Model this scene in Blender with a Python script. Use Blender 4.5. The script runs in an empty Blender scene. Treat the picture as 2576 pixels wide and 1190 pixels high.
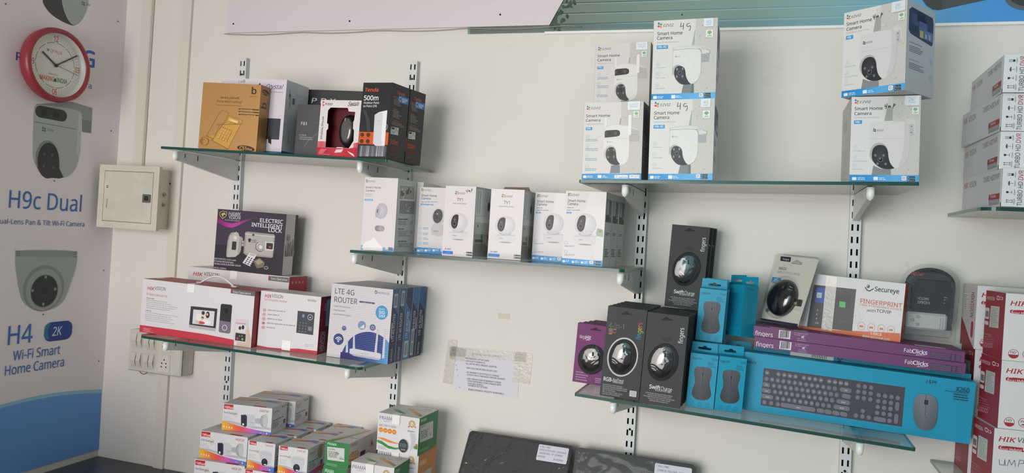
import bpy, math, random, os
import numpy as np
from mathutils import Matrix, Vector
from mathutils.geometry import tessellate_polygon

# ------------------------------------------------------------ camera, world, lights, exposure
scene = bpy.context.scene
COL = scene.collection
F_PX, IMG_W, IMG_H = 1947.0, 2576, 1190
CAM_POS = Vector((0.0, -2.1857, 1.55))
def _cam_axes(yaw, p, r):
    cy, sy = math.cos(yaw), math.sin(yaw)
    fwd = Vector((sy*math.cos(p), cy*math.cos(p), math.sin(p)))
    right = Vector((cy, -sy, 0.0)); up = right.cross(fwd)
    return (math.cos(r)*right + math.sin(r)*up, -math.sin(r)*right + math.cos(r)*up, fwd)
CR, CU, CF = _cam_axes(math.radians(-18.158), math.radians(-0.097), math.radians(3.69))
cd = bpy.data.cameras.new('camera'); cam = bpy.data.objects.new('camera', cd); COL.objects.link(cam)
cd.sensor_width = 36.0; cd.lens = F_PX*36.0/IMG_W; cd.clip_start = 0.05
cam.matrix_world = Matrix(((CR.x, CU.x, -CF.x, CAM_POS.x), (CR.y, CU.y, -CF.y, CAM_POS.y), (CR.z, CU.z, -CF.z, CAM_POS.z), (0, 0, 0, 1)))
scene.camera = cam

world = bpy.data.worlds.new('daylight'); scene.world = world; world.use_nodes = True
wn = world.node_tree.nodes; wn['Background'].inputs[0].default_value = (0.80, 0.88, 1.0, 1); wn['Background'].inputs[1].default_value = 0.58

def area(name, loc, target, sx, sy, power, color, spread=180):
    l = bpy.data.lights.new(name, 'AREA'); l.shape = 'RECTANGLE'; l.size = sx; l.size_y = sy; l.energy = power; l.color = color; l.spread = math.radians(spread)
    o = bpy.data.objects.new(name, l); COL.objects.link(o); o.location = loc
    o.rotation_euler = (Vector(target)-Vector(loc)).to_track_quat('-Z', 'Y').to_euler()
    return o
area('shop_front_daylight', (-1.45, -3.7, 1.45), (-0.85, 0, 1.15), 1.7, 1.6, 31, (1.0, 0.935, 0.89), 104)
area('side_window_daylight', (-0.35, -3.8, 2.0), (1.25, 0, 1.35), 1.6, 1.3, 5.6, (0.50, 1.0, 1.0), 105)
area('ceiling_tube_light', (0.35, -1.15, 2.80), (0.35, -0.75, 0.0), 1.4, 0.10, 3, (0.90, 1.0, 0.96))
scene.view_settings.view_transform = 'Standard'; scene.view_settings.look = 'None'
scene.view_settings.exposure = 0.0; scene.view_settings.gamma = 1.0; scene.view_settings.use_curve_mapping = False

# ------------------------------------------------------------ materials (all read a colour attribute that holds each piece's own colour)
def _lin(c): return c/12.92 if c <= 0.04045 else ((c+0.055)/1.055)**2.4
_hex = {}
def hx(c):
    if isinstance(c, tuple): return c
    if c not in _hex:
        s = c.lstrip('#')
        if len(s) == 3: s = ''.join(ch*2 for ch in s)
        _hex[c] = tuple(_lin(int(s[i:i+2], 16)/255) for i in (0, 2, 4))+(1.0,)
    return _hex[c]
def lerp(a, b, t): a, b = hx(a), hx(b); return tuple(a[i]+(b[i]-a[i])*t for i in range(4))

def mat_col(name, rough=0.5, metal=0.0, coat=0.0, noise=0.0, nscale=40.0, bump=0.0, bscale=120.0, spec=0.5, wave=None, scuff=0.0):
    m = bpy.data.materials.new(name); m.use_nodes = True; nt = m.node_tree; N = nt.nodes; L = nt.links
    b = N['Principled BSDF']; b.inputs['Roughness'].default_value = rough; b.inputs['Metallic'].default_value = metal
    b.inputs['Coat Weight'].default_value = coat; b.inputs['Coat Roughness'].default_value = 0.08; b.inputs['Specular IOR Level'].default_value = spec
    a = N.new('ShaderNodeAttribute'); a.attribute_name = 'Col'; src = a.outputs['Color']
    tc = N.new('ShaderNodeTexCoord')
    if noise:
        n = N.new('ShaderNodeTexNoise'); n.inputs['Scale'].default_value = nscale; n.inputs['Detail'].default_value = 5; L.new(tc.outputs['Object'], n.inputs['Vector'])
        r = N.new('ShaderNodeMapRange'); r.inputs[1].default_value = 0.3; r.inputs[2].default_value = 0.7; r.inputs[3].default_value = 1-noise; r.inputs[4].default_value = 1.0
        L.new(n.outputs['Fac'], r.inputs[0])
        x = N.new('ShaderNodeMix'); x.data_type = 'RGBA'; x.blend_type = 'MULTIPLY'; x.inputs['Factor'].default_value = 1.0
        L.new(src, x.inputs['A']); L.new(r.outputs[0], x.inputs['B']); src = x.outputs['Result']
    if scuff:                                  # small grey scuffs and rub marks
        n = N.new('ShaderNodeTexNoise'); n.inputs['Scale'].default_value = 13; n.inputs['Detail'].default_value = 6; n.inputs['Distortion'].default_value = 0.8; L.new(tc.outputs['Object'], n.inputs['Vector'])
        n2 = N.new('ShaderNodeTexNoise'); n2.inputs['Scale'].default_value = 1.7; L.new(tc.outputs['Object'], n2.inputs['Vector'])
        mu = N.new('ShaderNodeMath'); mu.operation = 'MULTIPLY'; L.new(n.outputs['Fac'], mu.inputs[0]); L.new(n2.outputs['Fac'], mu.inputs[1])
        r = N.new('ShaderNodeMapRange'); r.inputs[1].default_value = 0.40; r.inputs[2].default_value = 0.50; r.inputs[3].default_value = 1.0; r.inputs[4].default_value = 1-scuff; L.new(mu.outputs[0], r.inputs[0])
        x = N.new('ShaderNodeMix'); x.data_type = 'RGBA'; x.blend_type = 'MULTIPLY'; x.inputs['Factor'].default_value = 1.0
        L.new(src, x.inputs['A']); L.new(r.outputs[0], x.inputs['B']); src = x.outputs['Result']
    L.new(src, b.inputs['Base Color'])
    if bump:
        n = N.new('ShaderNodeTexNoise'); n.inputs['Scale'].default_value = bscale; n.inputs['Detail'].default_value = 3; L.new(tc.outputs['Object'], n.inputs['Vector'])
        h = n.outputs['Fac']
        if wave:
            w = N.new('ShaderNodeTexWave'); w.wave_type = 'BANDS'; w.bands_direction = wave[0]; w.inputs['Scale'].default_value = wave[1]; w.inputs['Distortion'].default_value = 0.6
            L.new(tc.outputs['Object'], w.inputs['Vector']); h = w.outputs['Fac']
        bp = N.new('ShaderNodeBump'); bp.inputs['Strength'].default_value = bump; bp.inputs['Distance'].default_value = 0.002
        L.new(h, bp.inputs['Height']); L.new(bp.outputs['Normal'], b.inputs['Normal'])
    return m
def mat_film(name, tint, gloss_rough, facing=0.06, bump=0.0, bscale=40, white=0.0):
    """clear sheet: transparent body with a Fresnel-weighted glossy skin"""
    m = bpy.data.materials.new(name); m.use_nodes = True; nt = m.node_tree; N = nt.nodes; L = nt.links
    N.remove(N['Principled BSDF']); out = N['Material Output']
    t = N.new('ShaderNodeBsdfTransparent'); t.inputs[0].default_value = tint
    g = N.new('ShaderNodeBsdfGlossy'); g.inputs['Roughness'].default_value = gloss_rough
    lw = N.new('ShaderNodeLayerWeight'); lw.inputs['Blend'].default_value = 0.5; fr = N.new('ShaderNodeMath'); fr.operation = 'POWER'; fr.inputs[1].default_value = 4.0; L.new(lw.outputs['Facing'], fr.inputs[0])
    mx = N.new('ShaderNodeMixShader'); add = N.new('ShaderNodeMath'); add.operation = 'ADD'; add.inputs[1].default_value = facing; add.use_clamp = True
    L.new(fr.outputs[0], add.inputs[0]); L.new(add.outputs[0], mx.inputs[0]); L.new(t.outputs[0], mx.inputs[1]); L.new(g.outputs[0], mx.inputs[2])
    last = mx.outputs[0]
    if white:
        d = N.new('ShaderNodeBsdfDiffuse'); d.inputs[0].default_value = (0.8, 0.8, 0.8, 1); m2 = N.new('ShaderNodeMixShader'); m2.inputs[0].default_value = white
        L.new(last, m2.inputs[1]); L.new(d.outputs[0], m2.inputs[2]); last = m2.outputs[0]
    if bump:
        tc = N.new('ShaderNodeTexCoord'); n = N.new('ShaderNodeTexNoise'); n.inputs['Scale'].default_value = bscale; n.inputs['Detail'].default_value = 2; n.inputs['Distortion'].default_value = 1.5
        L.new(tc.outputs['Object'], n.inputs['Vector']); bp = N.new('ShaderNodeBump'); bp.inputs['Strength'].default_value = bump; bp.inputs['Distance'].default_value = 0.006
        L.new(n.outputs['Fac'], bp.inputs['Height']); L.new(bp.outputs['Normal'], g.inputs['Normal']); L.new(bp.outputs['Normal'], lw.inputs['Normal'])
    L.new(last, out.inputs['Surface'])
    return m
M = {
 'card': mat_col('printed_card', 0.48, bump=0.05, bscale=60),
 'gloss': mat_col('laminated_card', 0.40, coat=0.0, spec=0.3, bump=0.10, bscale=14),
 'matte': mat_col('matte_black_card', 0.62, spec=0.3),
 'flute': mat_col('corrugated_laminate', 0.20, coat=0.25, bump=0.25, wave=('Z', 62)),
 'foil': mat_col('gold_foil_card', 0.36, metal=0.30, bump=0.06, bscale=20),
 'flex': mat_col('flex_banner', 0.55, bump=0.15, bscale=3),
 'paper': mat_col('paper', 0.8, bump=0.15, bscale=25),
 'plastic': mat_col('moulded_plastic', 0.35),
 'dirty': mat_col('aged_plastic', 0.5, noise=0.12, nscale=18),
 'paint': mat_col('powder_coated_steel', 0.42, noise=0.06, nscale=30),
 'chrome': mat_col('bare_steel', 0.25, metal=0.9),
 'shiny': mat_col('shiny_plastic', 0.12, coat=0.6),
 'satin': mat_col('satin_plastic', 0.42),
 'wall': mat_col('wall_paint', 0.7, noise=0.05, nscale=3.0, bump=0.10, bscale=9, scuff=0.13),
 'counter': mat_col('laminate_worktop', 0.38, noise=0.10, nscale=50),
 'edge': mat_col('polished_glass_edge', 0.22, spec=0.35),
 'glass': mat_film('float_glass', (0.92, 0.965, 0.95, 1), 0.03, 0.04),
 'clear': mat_film('clear_blister', (0.93, 0.94, 0.94, 1), 0.06, 0.05, bump=0.25, bscale=22),
 'wrap': mat_film('stretch_wrap', (0.82, 0.82, 0.83, 1), 0.16, 0.09, bump=1.0, bscale=16, white=0.02),
 'wrap_tight': mat_film('tight_stretch_wrap', (0.85, 0.85, 0.86, 1), 0.07, 0.008, bump=1.0, bscale=11),
 'tape': mat_film('clear_tape', (0.95, 0.94, 0.91, 1), 0.30, 0.05, bump=0.12, bscale=60, white=0.14),
}

# ------------------------------------------------------------ mesh builder
class MB:
    def __init__(s): s.v, s.f, s.c, s.sm = [], [], [], []
    def face(s, pts, col, cols=None, smooth=False):
        b = len(s.v); s.v.extend(tuple(p) for p in pts); s.f.append(tuple(range(b, b+len(pts))))
        s.c.append([hx(c) for c in cols] if cols else [hx(col)]*len(pts)); s.sm.append(smooth)
    def mesh_(s, verts, faces, col, smooth=False, xf=None):
        b = len(s.v); c = hx(col)
        s.v.extend(tuple(xf @ Vector(p)) if xf else tuple(p) for p in verts)
        for f in faces: s.f.append(tuple(i+b for i in f)); s.c.append([c]*len(f)); s.sm.append(smooth)
    def box(s, x0, x1, y0, y1, z0, z1, col, ch=0.0, xf=None, cols=None):
        """chamfered box; cols: dict face-> colour for front/back/left/right/top/bottom"""
        x0, x1 = min(x0, x1), max(x0, x1); y0, y1 = min(y0, y1), max(y0, y1); z0, z1 = min(z0, z1), max(z0, z1)
        cols = cols or {}
        ch = min(ch, (x1-x0)/2.01, (y1-y0)/2.01, (z1-z0)/2.01)
        if ch <= 0:
            P = [(x, y, z) for x in (x0, x1) for y in (y0, y1) for z in (z0, z1)]
            Q = {'left': (0, 1, 3, 2), 'right': (4, 6, 7, 5), 'front': (0, 4, 5, 1), 'back': (2, 3, 7, 6), 'bottom': (0, 2, 6, 4), 'top': (1, 5, 7, 3)}
            b = len(s.v); s.v.extend(tuple(xf @ Vector(p)) if xf else p for p in P)
            for k, q in Q.items(): s.f.append(tuple(i+b for i in q)); s.c.append([hx(cols.get(k, col))]*4); s.sm.append(False)
            return
        b = len(s.v); idx = {}; X = (x0, x1); Y = (y0, y1); Z = (z0, z1)
        for i in (0, 1):
            for j in (0, 1):
                for k in (0, 1):
                    sx, sy, sz = (1, -1)[i], (1, -1)[j], (1, -1)[k]
                    for a, p in (('x', (X[i], Y[j]+sy*ch, Z[k]+sz*ch)), ('y', (X[i]+sx*ch, Y[j], Z[k]+sz*ch)), ('z', (X[i]+sx*ch, Y[j]+sy*ch, Z[k]))):
                        idx[a, i, j, k] = len(s.v); s.v.append(tuple(xf @ Vector(p)) if xf else p)
        def add(q, c): s.f.append(tuple(q)); s.c.append([hx(c)]*len(q)); s.sm.append(False)
        add([idx['x', 0, 0, 0], idx['x', 0, 0, 1], idx['x', 0, 1, 1], idx['x', 0, 1, 0]], cols.get('left', col))
        add([idx['x', 1, 0, 0], idx['x', 1, 1, 0], idx['x', 1, 1, 1], idx['x', 1, 0, 1]], cols.get('right', col))
        add([idx['y', 0, 0, 0], idx['y', 1, 0, 0], idx['y', 1, 0, 1], idx['y', 0, 0, 1]], cols.get('front', col))
        add([idx['y', 0, 1, 0], idx['y', 0, 1, 1], idx['y', 1, 1, 1], idx['y', 1, 1, 0]], cols.get('back', col))
        add([idx['z', 0, 0, 0], idx['z', 0, 1, 0], idx['z', 1, 1, 0], idx['z', 1, 0, 0]], cols.get('bottom', col))
        add([idx['z', 0, 0, 1], idx['z', 1, 0, 1], idx['z', 1, 1, 1], idx['z', 0, 1, 1]], cols.get('top', col))
        for i in (0, 1):
            for j in (0, 1): add([idx['x', i, j, 0], idx['x', i, j, 1], idx['y', i, j, 1], idx['y', i, j, 0]], col)
            for k in (0, 1): add([idx['x', i, 0, k], idx['x', i, 1, k], idx['z', i, 1, k], idx['z', i, 0, k]], col)
        for j in (0, 1):
            for k in (0, 1): add([idx['y', 0, j, k], idx['y', 1, j, k], idx['z', 1, j, k], idx['z', 0, j, k]], col)
        for i in (0, 1):
            for j in (0, 1):
                for k in (0, 1): add([idx['x', i, j, k], idx['y', i, j, k], idx['z', i, j, k]], col)
    def prism(s, outer, holes, y0, y1, col, side=None, xf=None):
        """outline in x-z, extruded from y0 (front) to y1; holes are real holes"""
        side = side or col; loops = [outer]+list(holes); flat = [p for l in loops for p in l]
        tri = tessellate_polygon([[Vector((p[0], p[1], 0)) for p in l] for l in loops])
        T = (lambda p: tuple(xf @ Vector(p))) if xf else (lambda p: p)
        for y in (y0, y1):
            b = len(s.v); s.v.extend(T((p[0], y, p[1])) for p in flat)
            for t in tri: s.f.append(tuple(i+b for i in t)); s.c.append([hx(col)]*3); s.sm.append(False)
        for l in loops:
            n = len(l)
            for i in range(n):
                a, c = l[i], l[(i+1) % n]
                s.face([T((a[0], y0, a[1])), T((c[0], y0, c[1])), T((c[0], y1, c[1])), T((a[0], y1, a[1]))], side)
    def lathe(s, prof, n, col, axis='y', o=(0, 0, 0), smooth=True, cols=None, cap=True):
        b = len(s.v)
        for r, h in prof:
            for k in range(n):
                a = 2*math.pi*k/n; c, d = r*math.cos(a), r*math.sin(a)
                s.v.append({'y': (o[0]+c, o[1]+h, o[2]+d), 'z': (o[0]+c, o[1]+d, o[2]+h), 'x': (o[0]+h, o[1]+c, o[2]+d)}[axis])
        for i in range(len(prof)-1):
            for k in range(n):
                k2 = (k+1) % n; s.f.append((b+i*n+k, b+i*n+k2, b+(i+1)*n+k2, b+(i+1)*n+k)); s.c.append([hx(cols[i] if cols else col)]*4); s.sm.append(smooth)
        for i, e in ((0, 0), (len(prof)-1, 1)):
            if cap and prof[i][0] > 1e-6: s.f.append(tuple(b+i*n+k for k in range(n))); s.c.append([hx(cols[-e] if cols else col)]*n); s.sm.append(False)
    def tube(s, pts, r, col, n=8):
        pts = [Vector(p) for p in pts]; b = len(s.v)
        for i, p in enumerate(pts):
            d = (pts[min(i+1, len(pts)-1)]-pts[max(i-1, 0)]).normalized()
            u = d.orthogonal().normalized() if i == 0 else (u-d*u.dot(d)).normalized()
            w = d.cross(u)
            for k in range(n): a = 2*math.pi*k/n; s.v.append(tuple(p+r*(math.cos(a)*u+math.sin(a)*w)))
        for i in range(len(pts)-1):
            for k in range(n): k2 = (k+1) % n; s.f.append((b+i*n+k, b+i*n+k2, b+(i+1)*n+k2, b+(i+1)*n+k)); s.c.append([hx(col)]*4); s.sm.append(True)
        for i in (0, len(pts)-1): s.f.append(tuple(b+i*n+k for k in range(n))); s.c.append([hx(col)]*n); s.sm.append(False)
    def dome(s, cx, cz, y, rx, rz, h, col, nu=28, nv=9, outline=None, power=2.0, skew=0.0, rot=0.0):
        """a bulge that rises from the plane y towards -y over an outline given by radius factor outline(angle)"""
        b = len(s.v)
        for i in range(nv+1):
            t = i/nv; rr = math.cos(t*math.pi/2)**(2/power); hh = h*math.sin(t*math.pi/2)**(2/power) if t > 0 else 0
            for k in range(nu):
                a = 2*math.pi*k/nu; q = (outline(a) if outline else 1.0)
                px_, pz_ = rx*q*rr*math.cos(a), rz*q*rr*math.sin(a)+skew*hh; cr_, sr_ = math.cos(math.radians(rot)), math.sin(math.radians(rot))
                s.v.append((cx+px_*cr_-pz_*sr_, y-hh, cz+px_*sr_+pz_*cr_))
        for i in range(nv):
            for k in range(nu): k2 = (k+1) % nu; s.f.append((b+i*nu+k, b+i*nu+k2, b+(i+1)*nu+k2, b+(i+1)*nu+k)); s.c.append([hx(col)]*4); s.sm.append(True)
    def build(s, name, mat, parent=None, loc=None):
        me = bpy.data.meshes.new(name); me.from_pydata(s.v, [], s.f)
        at = me.color_attributes.new('Col', 'FLOAT_COLOR', 'CORNER')
        at.data.foreach_set('color', np.array([x for f in s.c for cc in f for x in cc], dtype=np.float32))
        me.polygons.foreach_set('use_smooth', np.array(s.sm, dtype=bool))
        me.materials.append(M[mat] if isinstance(mat, str) else mat); me.update()
        o = bpy.data.objects.new(name, me); COL.objects.link(o)
        if parent: o.parent = parent
        if loc: o.location = loc
        return o

# ------------------------------------------------------------ lettering
_font = None
try:
    _font = bpy.data.fonts.load(os.path.join(bpy.utils.system_resource('DATAFILES'), 'fonts', 'NotoSansHebrew-Regular.woff2'))
except Exception:
    _font = None
_tc = {}; _ok = {}
def glyphs(body, bold=0, shear=0.0, space=1.0):
    """outline of a line of text as (verts, faces), cap height 1, starting at x = 0"""
    key = (body, bold, shear, space)
    if key not in _tc:
        def get(t, off):
            c = bpy.data.curves.new('lettering', 'FONT'); c.body = t; c.resolution_u = 2
            if _font: c.font = _font
            c.offset = off; c.shear = shear; c.space_character = space
            o = bpy.data.objects.new('lettering', c); m = o.to_mesh(); ar = sum(q.area for q in m.polygons)
            r = [(v.co.x, v.co.y) for v in m.vertices], [tuple(q.vertices) for q in m.polygons], ar
            o.to_mesh_clear(); bpy.data.objects.remove(o); bpy.data.curves.remove(c); return r
        def rim(V, F):
            n = {}
            for f in F:
                for q in range(len(f)): e = tuple(sorted((f[q], f[(q+1) % len(f)]))); n[e] = n.get(e, 0)+1
            return sum(math.dist(V[a_], V[b_]) for (a_, b_), k_ in n.items() if k_ == 1)
        def sound(off):                       # every letter must grow by about its rim times the offset when its outline is thickened
            for ch in set(body.replace(' ', '')):
                if (ch, off) not in _ok:
                    if (ch, 'r') not in _ok: g = get(ch, 0.0); _ok[ch, 'r'] = (g[2], rim(g[0], g[1]))
                    a0, pr = _ok[ch, 'r']; a1 = get(ch, off)[2]; _ok[ch, off] = 0.7*pr*off < a1-a0 < 1.25*pr*off
                if not _ok[ch, off]: return False
            return True
        base = 0.0046*bold; off = base
        if base:
            for k in (1, 1.12, 0.88, 1.25, 0.75, 1.4, 0.6, 0.4, 0.2, 0):
                off = round(base*k, 5)
                if off == 0 or sound(off): break
        V, Fc, _a = get(body, off)
        if 'H' not in _ok: _ok['H'] = max(y for x, y in get('H', 0.0)[0])
        k = 1/_ok['H']; x0 = min((x for x, y in V), default=0)
        _tc[key] = [((x-x0)*k, y*k) for x, y in V], Fc
    return _tc[key]

def chaikin(pts, n=2):
    for _ in range(n):
        o = []
        for i in range(len(pts)):
            a, b = pts[i], pts[(i+1) % len(pts)]; o += [(a[0]*.75+b[0]*.25, a[1]*.75+b[1]*.25), (a[0]*.25+b[0]*.75, a[1]*.25+b[1]*.75)]
        pts = o
    return pts
def homog(src, dst):
    A = []
    for (x, y), (u, v) in zip(src, dst):
        A.append([x, y, 1, 0, 0, 0, -u*x, -u*y, -u]); A.append([0, 0, 0, x, y, 1, -v*x, -v*y, -v])
    return np.linalg.svd(np.array(A, float))[2][-1].reshape(3, 3)

class Art:
    """flat print on a rectangular panel W x H metres; drawing units are those of the quad (tl, tr, bl, br) given for the panel's corners"""
    def __init__(s, o, u, v, n, W, H, quad=None, base=0.0003, step=0.00002):
        s.o, s.u, s.v, s.n = Vector(o), Vector(u), Vector(v), Vector(n); s.W, s.H = W, H; s.mb = MB(); s.k = base; s.step = step
        q = quad or ((0, 0), (100, 0), (0, 100), (100, 100)); s.q = q
        s.Hm = homog(q, ((0, 0), (W, 0), (0, H), (W, H)))
        d = lambda a, b: math.hypot(a[0]-b[0], a[1]-b[1])
        s.sx = W/((d(q[0], q[1])+d(q[2], q[3]))/2); s.sy = H/((d(q[0], q[2])+d(q[1], q[3]))/2)
    def uv(s, p):
        r = s.Hm @ np.array((p[0], p[1], 1.0)); return r[0]/r[2], r[1]/r[2]
    def P(s, a, b):
        a = min(max(a, 0), s.W); b = min(max(b, 0), s.H); return s.o+s.u*a+s.v*b+s.n*s.k
    def up(s): s.k += s.step
    def raw(s, uvs, col, cols=None): s.mb.face([s.P(a, b) for a, b in uvs], col, cols); 
    def poly(s, pts, col, cols=None):
        if len(pts) >= 9: pts = chaikin(pts)
        s.raw([s.uv(p) for p in pts], col, cols); s.up(); return s
    def fill(s, col): s.raw([(0, 0), (0, s.H), (s.W, s.H), (s.W, 0)], col); s.up(); return s
    def rect(s, x0, y0, x1, y1, col, r=0, n=5):
        a0, b0 = s.uv((x0, y0)); a1, b1 = s.uv((x1, y1))
        a0, a1 = min(a0, a1), max(a0, a1); b0, b1 = min(b0, b1), max(b0, b1); r = min(r*s.sx, (a1-a0)/2, (b1-b0)/2)
        if r <= 0: s.raw([(a0, b0), (a0, b1), (a1, b1), (a1, b0)], col)
        else:
            pts = []
            for cx, cy, st in ((a1-r, b0+r, -90), (a1-r, b1-r, 0), (a0+r, b1-r, 90), (a0+r, b0+r, 180)):
                for i in range(n+1): t = math.radians(st+90*i/n); pts.append((cx+r*math.cos(t), cy+r*math.sin(t)))
            s.raw(pts, col)
        s.up(); return s
    def ell(s, cx, cy, rx, ry, col, c2=None, rot=0, n=28, a0=0, a1=360, off=(0, 0)):
        a, b = s.uv((cx, cy)); rx *= s.sx; ry *= s.sy; t0 = math.radians(rot); pts = []
        full = abs(a1-a0) >= 360
        for i in range(n if full else n+1):
            t = math.radians(a0+(a1-a0)*i/n); x, y = rx*math.cos(t), ry*math.sin(t); pts.append((a+x*math.cos(t0)-y*math.sin(t0), b+x*math.sin(t0)+y*math.cos(t0)))
        if c2:
            ctr = (a+off[0]*rx, b+off[1]*ry)
            for i in range(len(pts)): s.raw([ctr, pts[i], pts[(i+1) % len(pts)]], col, [col, c2, c2])
        else: s.raw(pts, col)
        s.up(); return s
    def ring(s, cx, cy, rx, ry, w, col, n=30, a0=0, a1=360):
        a, b = s.uv((cx, cy)); rx *= s.sx; ry *= s.sy; w *= s.sx
        for i in range(n):
            t, t2 = math.radians(a0+(a1-a0)*i/n), math.radians(a0+(a1-a0)*(i+1)/n)
            s.raw([(a+rx*math.cos(t), b+ry*math.sin(t)), (a+rx*math.cos(t2), b+ry*math.sin(t2)), (a+(rx-w)*math.cos(t2), b+(ry-w)*math.sin(t2)), (a+(rx-w)*math.cos(t), b+(ry-w)*math.sin(t))], col)
        s.up(); return s
    def strip(s, top, bot, cols):
        """band between two polylines of equal length with a colour at each station"""
        T = [s.uv(p) for p in top]; B = [s.uv(p) for p in bot]
        for i in range(len(T)-1): s.raw([T[i], B[i], B[i+1], T[i+1]], cols[i], [cols[i], cols[i], cols[i+1], cols[i+1]])
        s.up(); return s
    def stroke(s, pts, w, col):
        p = [s.uv(q) for q in pts]; w = w*s.sx/2
        for i in range(len(p)-1):
            dx, dy = p[i+1][0]-p[i][0], p[i+1][1]-p[i][1]; l = math.hypot(dx, dy) or 1e-9; nx, ny = -dy/l*w, dx/l*w; ex, ey = dx/l*w*.5, dy/l*w*.5
            s.raw([(p[i][0]+nx-ex, p[i][1]+ny-ey), (p[i][0]-nx-ex, p[i][1]-ny-ey), (p[i+1][0]-nx+ex, p[i+1][1]-ny+ey), (p[i+1][0]+nx+ex, p[i+1][1]+ny+ey)], col)
        s.up(); return s
    def text(s, body, x, y, h, col, w=None, bold=0, shear=0.0, rot=0, anchor='l', space=1.0, flip=False):
        V, Fc = glyphs(body, bold, shear, space)
        if not V: return s
        a, b = s.uv((x, y)); wid = max(v[0] for v in V)
        vert = rot in (90, -90)
        ky = h*(s.sx if vert else s.sy); kx = ky if w is None else (w*(s.sy if vert else s.sx))/wid
        ox = {'l': 0, 'c': -wid/2, 'r': -wid}[anchor]; c, d = math.cos(math.radians(rot)), math.sin(math.radians(rot))
        base = len(s.mb.v); pts = []
        for vx, vy in V:
            X, Y = (vx+ox)*kx, vy*ky; pts.append((a+X*c-Y*d, b-(X*d+Y*c)))
        s.mb.v.extend(tuple(s.P(p, q)) for p, q in pts)
        if isinstance(col, list):
            def cc(i):
                t = V[i][0]/wid*(len(col)-1); j = min(int(t), len(col)-2); return lerp(col[j], col[j+1], t-j)
        else:
            k0 = hx(col); cc = lambda i: k0
        for f in Fc: s.mb.f.append(tuple(i+base for i in f)); s.mb.c.append([cc(i) for i in f]); s.mb.sm.append(False)
        s.up(); return s
    def lines(s, x0, y0, x1, n, dy, h, col, seed=1, dx=0.0, ragged=0.35):
        """rows of print too small to read"""
        R = random.Random(seed)
        for i in range(n):
            x = x0; end = x1-(x1-x0)*ragged*R.random(); y = y0+i*dy
            while x < end-h:
                wl = min(h*(1.5+3.2*R.random()), end-x); sl = (lambda q: dx*(q-x0))
                p = [s.uv(q) for q in ((x, y+sl(x)), (x, y+h+sl(x)), (x+wl, y+h+sl(x+wl)), (x+wl, y+sl(x+wl)))]
                s.raw(p, col); x += wl+h*0.7
        s.up(); return s

# ------------------------------------------------------------ things
def tagp(o, label, cat, group=None):
    o['label'] = label; o['category'] = cat
    if group: o['group'] = group
    return o
def empty(name, loc=(0, 0, 0), rot=None):
    o = bpy.data.objects.new(name, None); COL.objects.link(o); o.empty_display_size = 0.05; o.location = loc
    if rot is not None: o.rotation_euler = rot
    return o
def struct(o): o['kind'] = 'structure'; return o
def pose_rot(yaw=0, roll=0, lean=0):
    r = math.radians
    return Matrix.Rotation(r(-roll), 3, 'Y') @ Matrix.Rotation(r(yaw), 3, 'Z') @ Matrix.Rotation(r(-lean), 3, 'X')
def place(o, x, y, z, w, d, yaw=0, roll=0, lean=0):
    """put a thing whose own origin is the middle of its base so that its front bottom corner on the -x side is at x, y, z"""
    R = pose_rot(yaw, roll, lean); o.location = Vector((x, y, z))+R @ Vector((w/2, d/2, 0)); o.rotation_euler = R.to_euler()
def dup(root, pose, label, group=None):
    r = root.copy(); COL.objects.link(r)
    if pose: place(r, *pose)
    r['label'] = label
    if group: r['group'] = group
    for ch in root.children:
        c = ch.copy(); COL.objects.link(c); c.parent = r
        for g in ch.children:
            e = g.copy(); COL.objects.link(e); e.parent = c
    return r

class Carton:
    """a printed carton: body, printed panels, and what is stuck on it, each a child of one thing"""
    def __init__(s, name, label, cat, x, y, z, w, h, d, yaw=0, roll=0, lean=0, col='#eee', cols=None, mat='card', group=None, ch=0.0012, body='carton'):
        s.w, s.h, s.d, s.mat = w, h, d, mat; s.root = empty(name); place(s.root, x, y, z, w, d, yaw, roll, lean); tagp(s.root, label, cat, group)
        b = MB(); b.box(-w/2, w/2, -d/2, d/2, 0, h, col, ch, cols=cols); s.body = b.build(body, mat, s.root); s.arts = []
        s.pose = dict(yaw=yaw, roll=roll, lean=lean)
    def _a(s, nm, o, u, v, n, W, H, quad, base): a = Art(o, u, v, n, W, H, quad, base); s.arts.append((nm, a)); return a
    def front(s, quad=None, nm='front_panel', base=0.0003): return s._a(nm, (-s.w/2, -s.d/2, s.h), (1, 0, 0), (0, 0, -1), (0, -1, 0), s.w, s.h, quad, base)
    def right(s, quad=None, nm='side_panel', base=0.0003): return s._a(nm, (s.w/2, -s.d/2, s.h), (0, 1, 0), (0, 0, -1), (1, 0, 0), s.d, s.h, quad, base)
    def left(s, quad=None, nm='side_panel', base=0.0003): return s._a(nm, (-s.w/2, s.d/2, s.h), (0, -1, 0), (0, 0, -1), (-1, 0, 0), s.d, s.h, quad, base)
    def top(s, quad=None, nm='top_panel', base=0.0003): return s._a(nm, (-s.w/2, s.d/2, s.h), (1, 0, 0), (0, -1, 0), (0, 0, 1), s.w, s.d, quad, base)
    def done(s, mats=None):
        for nm, a in s.arts: a.mb.build(nm, (mats or {}).get(nm, s.mat), s.root)
        s.arts = []; return s.root
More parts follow.
